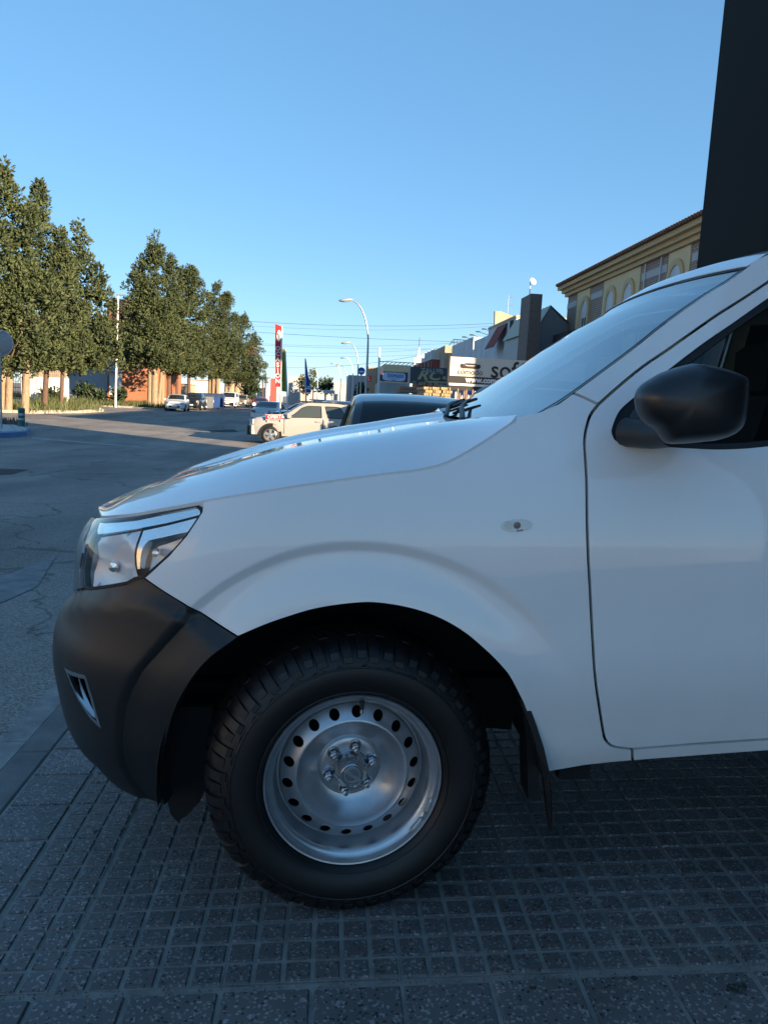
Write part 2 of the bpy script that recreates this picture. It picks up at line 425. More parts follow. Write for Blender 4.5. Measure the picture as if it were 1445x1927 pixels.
def put(me, name, u, v, rz=0.0):
    o = bpy.data.objects.new(name, me); COL.objects.link(o); o.parent = pav
    o.location = (u + random.uniform(-.001, .001), v + random.uniform(-.001, .001), random.uniform(-.0012, .0008)); o.rotation_euler = (random.uniform(-.002, .002), random.uniform(-.002, .002), random.uniform(-.002, .002))
for r in range(12):
    v = 0.004 + r * 6 * PAD
    for c in range(0, 7 if r < 6 else 3): put(tm6, 'paving_tile', c * 6 * PAD, v)
    put(tm5, 'paving_tile', -5.55 * PAD, v)
    put(tm3, 'paving_tile', -8.68 * PAD, v)
    for k in (0, 1): put(sm, 'smooth_tile', -11.80 * PAD, v + k * 3 * PAD)
for c in range(-4, 14):
    for rr in (1, 2):
        put(sm, 'smooth_tile', c * 3 * PAD, -0.012 - rr * 3 * PAD)
kerb = empty('kerb'); kerb.matrix_world = pav.matrix_world.copy(); tag(kerb, kind='structure')
for k in range(12):
    y0 = -1.3 + k * 0.62
    mb = MB(); mb.bbox(-0.900, -0.784, y0 + 0.003, y0 + 0.617, -0.3, -0.004 + random.uniform(-.002, .002), 0.006); mb.build('kerb_stone', M['kerb'], kerb)
    mb = MB(); mb.bbox(-1.012, -0.903, y0 + 0.103, y0 + 0.717, -0.3, -0.010 + random.uniform(-.002, .002), 0.004); mb.build('gutter_stone', M['gutter'], kerb)
# grit and litter on the paving
M['grit'] = mat('grit', (0.13, 0.11, 0.09), 0.9, nscale=40, noise=0.6)
V = []; F = []
for k in range(900):
    if k < 420: u, v = random.uniform(-0.9, 1.8), random.gauss(-0.006, 0.006)
    elif k < 620: u, v = random.gauss(-0.785, 0.006), random.uniform(-0.6, 3.0)
    elif k < 760: u, v = random.gauss(-5.6 * PAD, 0.006), random.uniform(0, 2.0)
    else: u, v = random.uniform(-0.8, 1.8), random.uniform(-0.35, 2.2)
    s = random.uniform(0.0010, 0.0032); i = len(V); c = Vector((u, v, 0.001 if k >= 760 else -0.003))
    V += [c + Vector((random.uniform(-1, 1), random.uniform(-1, 1), random.uniform(-.2, .2))).normalized() * s for _ in range(4)] + [c + Vector((0, 0, s))]
    F += [(i, i + 1, i + 4), (i + 1, i + 2, i + 4), (i + 2, i + 3, i + 4), (i + 3, i, i + 4)]
gr = tag(mesh_obj('grit', V, F, M['grit'], None, False), kind='stuff'); gr.matrix_world = pav.matrix_world.copy()
def pave_pt(px, py):
    Mi = pav.matrix_world.inverted(); o = Mi @ CAM_P; d = Mi.to_3x3() @ ray(px, py); t = -o.z / d.z; return o + d * t
M['damp_leaf'] = mat('rotten leaf', (0.022, 0.030, 0.022), 0.6, nscale=60, noise=0.5)
for (px, py, sz, lab) in ((1386, 1863, 0.020, 'crumpled dark green leaf on the smooth tile at the lower right'), (1002, 1862, 0.007, 'tiny crumb of litter in the joint at the bottom centre')):
    c = pave_pt(px, py); mb = MB()
    mb.grid(6, 4, lambda a, b_: (c.x + (a - .5) * sz * 2.2, c.y + (b_ - .5) * sz * 1.2 * (1 - (2 * a - 1) ** 2 * .8), c.z + .003 + .004 * math.sin(a * 9 + b_ * 7) * sz / .02 + .004 * sz / .02))
    o = tag(mb.build('dead_leaf' if sz > .01 else 'litter', M['damp_leaf'], None, True), lab, 'leaf' if sz > .01 else 'litter'); o.matrix_world = pav.matrix_world.copy()
M['gum'] = mat('trodden gum', (0.035, 0.034, 0.034), 0.7)
for k in range(14):
    u, v = random.uniform(-.75, 1.5), random.uniform(-.25, 2.0); rr_ = random.uniform(.006, .013); n = 9
    vs = [(u, v, 0.0022)] + [(u + rr_ * random.uniform(.7, 1.2) * math.cos(2 * math.pi * q / n), v + rr_ * random.uniform(.7, 1.2) * math.sin(2 * math.pi * q / n), 0.0012) for q in range(n)]
    o = mesh_obj('gum_spot', vs, [(0, q + 1, (q + 1) % n + 1) for q in range(n)], M['gum'], pav, True)

# ------------------------------------------------------------------ road markings and patches (sheets 4 mm above the asphalt)
M['road_paint'] = mat('worn white road paint', (0.40, 0.40, 0.39), 0.8, noise=0.5, nscale=3.5, col2=(0.15, 0.15, 0.15))
M['old_paint'] = mat('faded road paint', (0.27, 0.27, 0.27), 0.85, nscale=6, noise=0.4, col2=(0.13, 0.13, 0.132))
M['patch'] = mat('dark asphalt patch', (0.026, 0.026, 0.028), 0.9, noise=0.3, nscale=3, bump=0.3, bscale=120)
def road_sheet(name, pix, m, dz=0.004, n=8):
    P = [on_ground(*p) for p in pix]
    mb = MB()
    if len(P) == 4:
        def f(u, v):
            p = P[0].lerp(P[1], u).lerp(P[3].lerp(P[2], u), v); return (p.x, p.y, ground_z(p.x, p.y) + dz)
        mb.grid(n, n, f)
    tag(mb.build(name, m), kind='structure')
road_sheet('lane_line', [(52, 895), (60, 896), (143, 881), (137, 879)], M['old_paint'])
road_sheet('lane_line', [(232, 859), (238, 860), (286, 853), (282, 852)], M['old_paint'])
road_sheet('lane_line', [(60, 823), (62, 826), (262, 842), (262, 840)], M['road_paint'], 0.006)
road_sheet('road_arrow', [(-30, 1098), (-30, 1150), (70, 1105), (105, 1048)], M['old_paint'])
road_sheet('asphalt_patch', [(-30, 881), (-30, 895), (22, 893), (56, 884)], M['patch'])
road_sheet('asphalt_patch', [(392, 810), (398, 814), (450, 813), (440, 808)], M['patch'], 0.008)
mb = MB(); c = on_ground(62, 1008); mb.lathe([(0.0, 0.0045), (0.02, 0.0045)], 8, 'z', (c.x, c.y, ground_z(c.x, c.y)))

# ------------------------------------------------------------------ verges, island
M['soil'] = mat('dry earth', (0.16, 0.12, 0.08), 0.95, noise=0.4, nscale=2.0, bump=0.4, bscale=12)
M['grass_ground'] = mat('rough turf', (0.045, 0.065, 0.022), 0.95, nscale=1.2, col2=(0.10, 0.085, 0.045), bump=0.5, bscale=20)
M['grass'] = mat('grass blades', (0.060, 0.095, 0.025), 0.7, nscale=1.5, col2=(0.11, 0.105, 0.045))
M['limestone'] = mat('limestone kerb', (0.36, 0.32, 0.26), 0.85, noise=0.25, nscale=3, bump=0.3, bscale=25)
M['white_wall'] = mat('whitewashed render', (0.62, 0.62, 0.60), 0.85, noise=0.08, nscale=1.2, bump=0.05, bscale=30)
M['blue_kerb'] = mat('blue painted kerb', (0.10, 0.20, 0.40), 0.6, noise=0.2, nscale=6)
M['light_tile'] = mat('pale paving', (0.44, 0.43, 0.41), 0.8, noise=0.15, nscale=4)
def slab(name, poly, h, m, group=None):
    n = len(poly)
    V = [(x, y, ground_z(x, y) + h) for x, y in poly] + [(x, y, ground_z(x, y) - 0.3) for x, y in poly]
    F = [tuple(range(n))] + [(i, n + i, n + (i + 1) % n, (i + 1) % n) for i in range(n)]
    if area2_(poly) < 0: F = [f[::-1] for f in F]
    return mesh_obj(name, V, F, m, None, False)
def area2_(p): return sum(p[i][0] * p[(i + 1) % len(p)][1] - p[(i + 1) % len(p)][0] * p[i][1] for i in range(len(p)))
def gxy(px, py):
    p = on_ground(px, py); return (p.x, p.y)
VERGE_A = [(-34, 46), (-23.2, 45.6), gxy(60, 778), gxy(150, 777), gxy(178, 775.5), gxy(192, 774), gxy(185, 771), (-22.5, 58), (-40, 62)]
vA = slab('verge', VERGE_A, 0.14, M['soil']); tag(vA, kind='structure')
VERGE_B = [gxy(318, 772.5), gxy(250, 768), gxy(165, 763.5), (-34, 86), (-60, 100), (-60, 180), (-15.2, 180), (-15.2, 90)]
vB = slab('verge', VERGE_B, 0.14, M['grass_ground']); tag(vB, kind='structure')
# kerb stones along the two verges, each a stone of its own
def kerb_run(name, pts, m, w=0.22, h=0.17, step=1.0):
    root = empty(name); tag(root, kind='structure')
    for (a, b) in zip(pts, pts[1:]):
        L = math.dist(a, b); n = max(1, int(L / step)); ang = math.atan2(b[1] - a[1], b[0] - a[0])
        for i in range(n):
            x = a[0] + (b[0] - a[0]) * (i + 0.5) / n; y = a[1] + (b[1] - a[1]) * (i + 0.5) / n
            k = MB(); k.bbox(-L / n / 2 + 0.012, L / n / 2 - 0.012, -w / 2, w / 2, -0.2, h + random.uniform(-0.03, 0.03), 0.03)
            o = k.build('kerb_stone', m, root); o.location = (x, y, ground_z(x, y)); o.rotation_euler = (0, random.uniform(-.02, .02), ang + random.uniform(-.03, .03))
kerb_run('verge_kerb', VERGE_A[1:7], M['limestone'], 0.25, 0.19)
kerb_run('verge_kerb', VERGE_B[:3], M['limestone'], 0.2, 0.16, 1.2)
def tufts(name, spots, m, n, h, spread=0.35):
    """one grass object: many bent blades scattered round the given spots"""
    V = []; F = []
    for _ in range(n):
        x, y, k = random.choice(spots)
        x += random.gauss(0, spread); y += random.gauss(0, spread)
        z = ground_z(x, y) + 0.12; a = random.uniform(0, 6.28); hh = h * k * random.uniform(0.5, 1.3); w = 0.018 + 0.012 * random.random()
        dx, dy = math.cos(a), math.sin(a); b = random.uniform(0.1, 0.6) * hh
        i = len(V)
        V += [(x - dy * w, y + dx * w, z), (x + dy * w, y - dx * w, z), (x + dx * b * .4 - dy * w * .7, y + dy * b * .4 + dx * w * .7, z + hh * .6), (x + dx * b * .4 + dy * w * .7, y + dy * b * .4 - dx * w * .7, z + hh * .6), (x + dx * b, y + dy * b, z + hh)]
        F += [(i, i + 1, i + 3, i + 2), (i + 2, i + 3, i + 4)]
    return tag(mesh_obj(name, V, F, m, None, False), kind='stuff')
def in_poly(poly, k, n, bias=None):
    x0, x1 = min(p[0] for p in poly), max(p[0] for p in poly); y0, y1 = min(p[1] for p in poly), max(p[1] for p in poly); o = []
    while len(o) < n:
        x, y = random.uniform(x0, x1), random.uniform(y0, y1)
        c = False; j = len(poly) - 1
        for i in range(len(poly)):
            if (poly[i][1] > y) != (poly[j][1] > y) and x < (poly[j][0] - poly[i][0]) * (y - poly[i][1]) / (poly[j][1] - poly[i][1]) + poly[i][0]: c = not c
            j = i
        if c: o.append((x, y, k * random.uniform(.5, 1.2)))
    return o
tufts('verge_grass', in_poly(VERGE_A, 1.0, 260) + [(*gxy(px, 770), 1.5) for px in range(60, 175, 4)], M['grass'], 9000, 0.55)
tufts('verge_grass', in_poly([VERGE_B[0], VERGE_B[2], (-40, 95), (-16, 95)], 1.0, 240), M['grass'], 12000, 0.50)
# traffic island: pale tiles inside a blue kerb
ISL = [gxy(-60, 826), gxy(20, 823), gxy(50, 820.5), gxy(57, 815), gxy(45, 809), gxy(20, 803.5), gxy(-60, 803)]
isl = slab('traffic_island', [(x, y) for x, y in ISL], 0.16, M['blue_kerb']); tag(isl, kind='structure')
cx_i = sum(p[0] for p in ISL) / len(ISL); cy_i = sum(p[1] for p in ISL) / len(ISL)
inner = [(cx_i + (x - cx_i) * 0.90, cy_i + (y - cy_i) * 0.80) for x, y in ISL]
for k in range(5):                                         # the pale slabs on top, one by one
    a, b = k / 5, (k + 1) / 5
    lo = [inner[0], inner[1], inner[2], inner[3]]; hi = [inner[6], inner[5], inner[4], inner[3]]
    def lerp_line(L, t):
        f = t * 3; i = min(2, int(f)); w = f - i; return (L[i][0] + (L[i + 1][0] - L[i][0]) * w, L[i][1] + (L[i + 1][1] - L[i][1]) * w)
    q = [lerp_line(lo, a + .01), lerp_line(lo, b - .01), lerp_line(hi, b - .01), lerp_line(hi, a + .01)]
    V = [(x, y, ground_z(x, y) + 0.185) for x, y in q] + [(x, y, ground_z(x, y) + 0.15) for x, y in q]
    mesh_obj('island_slab', V, [(0, 1, 2, 3), (0, 4, 5, 1), (1, 5, 6, 2), (2, 6, 7, 3), (3, 7, 4, 0)], M['light_tile'], isl, False)
tufts('island_weeds', [(*gxy(px, 806), 0.6) for px in (-10, 2, 8, 15, 20)], mat('dry weeds', (0.20, 0.15, 0.12), 0.9), 300, 0.5, 0.25)

# ------------------------------------------------------------------ buildings
M['black_clad'] = mat('black cladding', (0.0042, 0.0046, 0.0050), 0.8, spec=0.25, noise=0.1, nscale=1, bump=0.05, bscale=8)
M['cream'] = mat('cream render', (0.74, 0.54, 0.31), 0.85, noise=0.06, nscale=1, bump=0.05, bscale=25)
M['cream_dark'] = mat('ochre moulding', (0.60, 0.42, 0.22), 0.8, noise=0.05, nscale=2)
M['pale_band'] = mat('pale stone band', (0.48, 0.46, 0.44), 0.8, noise=0.06)
M['roof_tile'] = mat('clay roof tile', (0.20, 0.10, 0.06), 0.85, noise=0.3, nscale=3)
M['frame_white'] = mat('white window frame', (0.68, 0.68, 0.68), 0.5)
M['pane'] = mat('window pane', (0.035, 0.045, 0.055), 0.06, spec=0.8)
M['shutter'] = mat('white roller shutter', (0.60, 0.60, 0.60), 0.6)
M['iron'] = mat('black iron', (0.012, 0.013, 0.015), 0.5)
M['orange_wall'] = mat('terracotta render', (0.33, 0.13, 0.068), 0.85, noise=0.08, nscale=1.5)
M['grey_wall'] = mat('grey render', (0.40, 0.41, 0.43), 0.85, noise=0.08, nscale=1)
M['blue_white'] = mat('peeling white wall', (0.56, 0.58, 0.60), 0.85, noise=0.12, nscale=0.7, bump=0.1, bscale=5)
M['sun_wall'] = mat('old cream plaster', (0.46, 0.37, 0.27), 0.9, nscale=0.8, col2=(0.34, 0.255, 0.17))
M['corrugated'] = mat('grey sheet metal', (0.23, 0.26, 0.29), 0.5, metal=0.2)
M['column'] = mat('brown tile cladding', (0.13, 0.095, 0.08), 0.7, noise=0.15, nscale=5)
M['red_awning'] = mat('dark red awning', (0.22, 0.035, 0.03), 0.85, noise=0.12, nscale=8, stretch=(1, 8, 0.5))
M['red_wall'] = mat('red render', (0.28, 0.075, 0.06), 0.85)
M['far_grey'] = mat('pale grey facade', (0.42, 0.42, 0.42), 0.85, noise=0.1, nscale=0.5)
M['green_shutter'] = mat('green shutter', (0.05, 0.14, 0.12), 0.6)
M['brown_door'] = mat('brown wooden door', (0.13, 0.06, 0.04), 0.6)
def brick_mat():
    m = mat('thin brown brick', (0.25, 0.14, 0.10), 0.85)
    nt = m.node_tree; b = nt.nodes['Principled BSDF']
    tc = nt.nodes.new('ShaderNodeTexCoord'); mp = nt.nodes.new('ShaderNodeMapping')
    mp.inputs['Rotation'].default_value = (R(90), 0, R(90))
    nt.links.new(tc.outputs['Object'], mp.inputs['Vector'])
    sx = nt.nodes.new('ShaderNodeSeparateXYZ'); cb = nt.nodes.new('ShaderNodeCombineXYZ')
    nt.links.new(tc.outputs['Object'], sx.inputs['Vector'])
    ad = nt.nodes.new('ShaderNodeMath'); ad.operation = 'ADD'
    nt.links.new(sx.outputs['X'], ad.inputs[0]); nt.links.new(sx.outputs['Y'], ad.inputs[1])
    nt.links.new(ad.outputs[0], cb.inputs['X']); nt.links.new(sx.outputs['Z'], cb.inputs['Y'])
    br = nt.nodes.new('ShaderNodeTexBrick'); br.inputs['Scale'].default_value = 1.0
    br.inputs['Brick Width'].default_value = 0.30; br.inputs['Row Height'].default_value = 0.11; br.inputs['Mortar Size'].default_value = 0.022
    br.inputs['Color1'].default_value = (0.31, 0.165, 0.11, 1); br.inputs['Color2'].default_value = (0.21, 0.12, 0.085, 1); br.inputs['Mortar'].default_value = (0.36, 0.31, 0.27, 1)
    nt.links.new(cb.outputs[0], br.inputs['Vector']); nt.links.new(br.outputs['Color'], b.inputs['Base Color'])
    return m
M['brick'] = brick_mat()
def at_x(px, py, X):
    d = ray(px, py); return CAM_P + d * ((X - CAM_P.x) / d.x)
def building(name, label, x0, x1, y0, y1, z1, m, z0=-0.8, cat='building', parapet=None):
    r = empty(name, ((x0 + x1) / 2, (y0 + y1) / 2, z0)); tag(r, label, cat)
    cx, cy = (x0 + x1) / 2, (y0 + y1) / 2
    mb = MB(); mb.box(x0 - cx, x1 - cx, y0 - cy, y1 - cy, 0, z1 - z0); mb.build('wall', m, r)
    if parapet:
        mb = MB(); mb.box(x0 - cx - .06, x1 - cx + .06, y0 - cy - .06, y1 - cy + .06, z1 - z0, z1 - z0 + 0.14); mb.build('coping', parapet, r)
    r['c'] = (cx, cy, z0)
    return r
def win(r, face, a, z, w, h, m_frame=None, m_pane=None, name='window', depth=0.08, bars=1):
    """window on the street face ('x': looks to -X at y=a) or the camera-side face ('y': looks to -Y at x=a)"""
    c = Vector(r['c']); wall = [o for o in r.children if o.name.startswith('wall')][0]
    bb = [Vector(b) for b in wall.bound_box]; xm = min(b.x for b in bb); ym = min(b.y for b in bb)
    f = MB(); p = MB(); t = 0.07; z -= c.z
    def B(mb, u0, u1, v0, v1, d0, d1):
        if face == 'x': mb.box(xm - d1, xm - d0, u0 - c.y, u1 - c.y, v0, v1)
        else: mb.box(u0 - c.x, u1 - c.x, ym - d1, ym - d0, v0, v1)
    B(f, a - w / 2, a - w / 2 + t, z, z + h, -0.02, depth); B(f, a + w / 2 - t, a + w / 2, z, z + h, -0.02, depth)
    B(f, a - w / 2 + t, a + w / 2 - t, z, z + t, -0.02, depth - .003); B(f, a - w / 2 + t, a + w / 2 - t, z + h - t, z + h, -0.02, depth - .003)
    for k in range(bars):
        u = a - w / 2 + w * (k + 1) / (bars + 1); B(f, u - 0.025, u + 0.025, z + t, z + h - t, 0.012, depth - 0.01)
    fo = f.build(name, m_frame or M['frame_white'], r)
    B(p, a - w / 2 + t, a + w / 2 - t, z + t, z + h - t, -0.01, 0.01)
    p.build('pane', m_pane or M['pane'], fo)
    return fo
# black-clad building whose shadow covers the truck; its depth and unseen end are shaped to set where sun falls
BX = at(1311, 505, 14.5).x
b = building('showroom_building', 'tall windowless black clad building standing behind the cab of the white pickup', BX, BX + 4.5, -11.0, 9.4, 13.0, M['black_clad'], parapet=M['iron'])
mb = MB(); mb.box(-2.25, -1.65, 10.202, 15.3, 0.0, 13.79); mb.build('wing_wall', M['black_clad'], b)  # slab kept thin so sun passes behind it onto the road
for k in range(6):
    mb = MB(); mb.box(-2.25 - 0.012, -2.25 - 0.002, -10.2 + k * 4.25, min(15.28, -10.2 + k * 4.25 + 4.23), 0.85, 13.6); mb.build('cladding_panel', M['black_clad'], b)
# across the street, behind the camera: sunlit houses that the truck's nose mirrors
for k, (y0, y1, h, m, lab) in enumerate(((-34, -20, 7.5, 'sun_wall', 'cream house across the street behind the photographer'), (-19.5, -7, 6.0, 'white_wall', 'white house across the street, left of the photographer'), (-6.5, 4.5, 7.0, 'sun_wall', 'old cream house across the street, opposite the pickup'))):
    b = building('house', lab, -40, -27, y0, y1, h, M[m], parapet=M['pale_band'], cat='house')
# brick and cream apartment building
FX = 14.0
eL, eR = at_x(1056, 549, FX), at_x(1316, 417, FX)
ez = 0.5 * (eL.z + eR.z)
Y1 = at_x(1066, 600, FX).y
yb = building('brick_apartment_building', 'brown brick and cream apartment building with arched windows and a deep ochre cornice', FX, FX + 11, 17.5, Y1, ez - 0.35, M['brick'])
C = Vector(yb['c'])
def on_face(mb, ya, yb_, za, zb, d0, d1):
    mb.box(FX - d1 - C.x, FX - d0 - C.x, ya - C.y, yb_ - C.y, za - C.z, zb - C.z)
mb = MB(); Lh = (Y1 - 17.5) / 2
for (d, za, zb) in ((0.18, -0.62, -0.42), (0.34, -0.42, -0.22), (0.55, -0.22, 0.0)):
    mb.box(-5.5 - d, 5.5 + d, -Lh - d, Lh + d, ez + za - C.z, ez + zb - C.z)
mb.build('cornice', M['cream_dark'], yb)
mb = MB(); r_ = 0.085; zt = ez - C.z                                          # the clay tiles at the eaves, a row of half-round ends, and the roof slope
mb.add([(-6.15, -Lh - .6, zt + .01), (6.15, -Lh - .6, zt + .01), (6.15, Lh + .6, zt + .01), (-6.15, Lh + .6, zt + .01), (0, -Lh + 5, zt + 1.7), (0, Lh - 5, zt + 1.7)], [(0, 3, 2, 1), (0, 1, 4), (2, 3, 5), (1, 2, 5, 4), (3, 0, 4, 5)])
roof_o = mb.build('roof', M['roof_tile'], yb)
mb = MB(); n = int(2 * Lh / 0.24)
for k in range(n):
    y = -Lh - 0.5 + k * (2 * Lh + 1.0) / n
    mb.tube([(-6.24, y, zt + 0.05), (-5.2, y, zt + 0.33)], r_, 6)
tag(mb.build('eaves_tiles', M['roof_tile'], yb), kind='stuff')
def yface(px, py): return at_x(px, py, FX)
winpx = [(1103, 576, 0), (1152, 552, 1), (1186, 541, 2), (1275.5, 508, 3)]
panels = [(1088, 1114), (1136, 1206), (1253, 1297)]
for (pa, pb) in panels:
    ya, yb2 = yface(pa, 560).y, yface(pb, 520).y
    mb = MB(); on_face(mb, min(ya, yb2), max(ya, yb2), ez - 7.5, ez - 0.64, 0.0, 0.05); mb.build('render_panel', M['cream'], yb)
edges = sorted([17.5, Y1] + [yface(p, 540).y for pr in panels for p in pr])
for i in range(0, len(edges) - 1, 2):
    mb = MB(); on_face(mb, edges[i] + .02, edges[i + 1] - .02, ez - 1.35, ez - 1.02, 0.0, 0.03); mb.build('stone_band', M['pale_band'], yb)
def arch_window(y, zc, w, h):
    """arched opening: ochre surround, white frame, half-closed roller shutter"""
    n = 14
    def arc(rad, zbot): return [(-rad, zbot)] + [(rad * math.cos(math.pi - math.pi * k / n), rad * math.sin(math.pi * k / n)) for k in range(n + 1)] + [(rad, zbot)]
    o1, i1 = arc(w / 2 + 0.32, -h - 0.25), arc(w / 2 + 0.06, -h)
    def ring(a, b, d0, d1):
        mb = MB(); m_ = len(a)
        P = lambda p, d: (FX - d - C.x, y - p[0] - C.y, zc + p[1] - C.z)
        vs = [P(p, d1) for p in a] + [P(p, d1) for p in b] + [P(p, d0) for p in a] + [P(p, d0) for p in b]; fs = []
        for k in range(m_ - 1): fs += [(k, k + 1, m_ + k + 1, m_ + k), (m_ + k, m_ + k + 1, 3 * m_ + k + 1, 3 * m_ + k), (k + 1, k, 2 * m_ + k, 2 * m_ + k + 1)]
        return mb.add(vs, fs)
    s = ring(o1, i1, 0.0, 0.14).build('window_surround', M['cream_dark'], yb)
    a2 = arc(w / 2, -h); mb = MB(); mb.prism(a2, lambda p, q: (FX - 0.052 - C.x, y - p - C.y, zc + q - C.z), lambda p, q: (FX - 0.056 - C.x, y - p - C.y, zc + q - C.z)); pane = mb.build('pane', M['pane'], s)
    f = ring(arc(w / 2 + 0.06, -h), arc(w / 2 - 0.05, -h + 0.03), 0.05, 0.09).build('window_frame', M['frame_white'], s)
    mb = MB(); on_face(mb, y - 0.03, y + 0.03, zc - h, zc - 0.25, 0.056, 0.085); mb.build('window_bar', M['frame_white'], s)
    a3 = arc(w / 2 - 0.05, -0.42); mb = MB(); mb.prism(a3, lambda p, q: (FX - 0.06 - C.x, y - p - C.y, zc + q - C.z), lambda p, q: (FX - 0.075 - C.x, y - p - C.y, zc + q - C.z)); mb.build('roller_shutter', M['shutter'], s)
for (px, py, k) in winpx:
    p = yface(px, py); arch_window(p.y, ez - 1.78, 0.92, 1.5)
for (pa, pb, pt) in ((1072, 1106, 598), (1109, 1178, 570)):                      # dark screened balconies
    p0, p1 = yface(pa, pt + 20), yface(pb, pt)
    zt_ = ez - 3.05; y0_, y1_ = min(p0.y, p1.y), max(p0.y, p1.y)
    mb = MB(); on_face(mb, y0_, y1_, zt_ - 1.3, zt_, 0.9, 0.95); on_face(mb, y0_, y0_ + .05, zt_ - 1.3, zt_, 0.06, 0.9); on_face(mb, y1_ - .05, y1_, zt_ - 1.3, zt_, 0.06, 0.9); on_face(mb, y0_, y1_, zt_ - 1.45, zt_ - 1.3, 0.06, 0.95)
    bal = mb.build('balcony', M['iron'], yb)
    mb = MB(); on_face(mb, y0_ - .03, y1_ + .03, zt_ + 0.002, zt_ + 0.05, 0.88, 0.98); mb.build('balcony_rail', M['iron'], bal)
mb = MB(); p = yface(1213, 552); mb.tube([(FX - 0.09 - C.x, p.y - C.y, 0), (FX - 0.09 - C.x, p.y - C.y, ez - 0.66 - C.z)], 0.03, 8); p = yface(1247, 500); mb.tube([(FX - 0.09 - C.x, p.y - C.y, 0), (FX - 0.09 - C.x, p.y - C.y, ez - 0.66 - C.z)], 0.03, 8)
mb.build('downpipe', M['frame_white'], yb)

# grey sheet-metal gabled shed beyond it
def YX(px, X=14.0, py=700): return at_x(px, py, X).y
y0_, y1_ = YX(1062), YX(1012)
g = at(1031, 578, y0_ + 0.5); sh = empty('gabled_shed', (g.x, y0_, -0.8)); tag(sh, 'blue grey sheet metal shed with a steep gable and ribbed pale roof', 'shed')
zr = g.z + 0.8; xl = at(1010, 640, y0_).x - g.x + 2.0; xr = at(1064, 640, y0_).x - g.x + 1.0; zl = at(1010, 616, y0_).z + 0.8; zrr = at(1061, 626, y0_).z + 0.8
mb = MB(); mb.prism([(xl - 2.0, 0), (xr, 0), (xr, zrr - .3), (0.0, zr), (xl - 2.0, zl)], lambda a, b_: (a, 0, b_), lambda a, b_: (a, 9, b_)); mb.build('wall', M['corrugated'], sh)
for k in range(16):
    x = xl - 1.9 + k * (xr - xl + 1.9) / 16; zt_ = (zr + (zl - zr) * (x / (xl - 2.0)) if x < 0 else zr + (zrr - .3 - zr) * x / xr) - 0.05
    mb = MB(); mb.bbox(x - 0.03, x + 0.03, -0.03, -0.002, 3.0, zt_, 0.01); mb.build('wall_rib', M['corrugated'], sh)
mb = MB(); mb.add([(0, -.15, zr + .05), (xr + .3, -.15, zrr - .35), (xr + .3, 9, zrr - .35), (0, 9, zr + .05), (xl - 2.15, -.15, zl - .15), (xl - 2.15, 9, zl - .15)], [(0, 1, 2, 3), (4, 0, 3, 5)]); rf = mb.build('roof', mat('pale roof sheet', (0.42, 0.38, 0.30), 0.7), sh)
for k in range(12):
    y = 0.3 + k * 0.72; mb = MB(); mb.tube([(0.02, y, zr + .07), (xr + .3, y, zrr - .33)], 0.06, 6); mb.build('roof_rib', rf.data.materials[0], rf)
# tall brown chimney-like column
cy_ = y0_ - 2.4; a0, a1 = at(998, 560, cy_), at(1021, 553, cy_); b0 = at(990, 690, cy_)
col = empty('tall_brown_pillar', (0.5 * (a0.x + a1.x), cy_, -0.8)); tag(col, 'tall brown tiled pillar rising above the white house roof', 'pillar')
w = a1.x - a0.x; mb = MB(); mb.bbox(-w / 2, w / 2, 0, 2.2, 0, a1.z + 0.8, 0.02); mb.build('shaft', M['column'], col)
mb = MB()
for k in range(int((a1.z + .6) / .42)): mb.box(-w / 2 - .004, w / 2 + .004, -0.004, 2.204, 0.35 + k * 0.42, 0.365 + k * 0.42)
tag(mb.build('tile_joints', mat('tile joint', (0.10, 0.075, 0.065), 0.8), col), kind='stuff')
dp = at(1005, 546, cy_); dtop = at(1007, 523, cy_)
dish = empty('satellite_dish', (dp.x, cy_ + 1.0, dp.z)); tag(dish, 'round satellite dish on a thin mast on top of the brown pillar', 'satellite dish')
mb = MB(); mb.tube([(0, 0, -0.6), (0, 0, dtop.z - dp.z)], 0.03, 6); mb.build('mast', M['frame_white'], dish)
mb = MB(); mb.lathe([(0.0, 0.0), (0.10, 0.008), (0.18, 0.03), (0.22, 0.055)], 20, 'y'); mb.xform(Matrix.Translation((0.12, -0.05, dtop.z - dp.z - .05)) @ Matrix.Rotation(R(25), 4, 'Z') @ Matrix.Rotation(R(-25), 4, 'X') @ Matrix.Scale(-1, 4, (0, 1, 0))); mb.build('reflector', M['light_tile'], dish, True, 180)
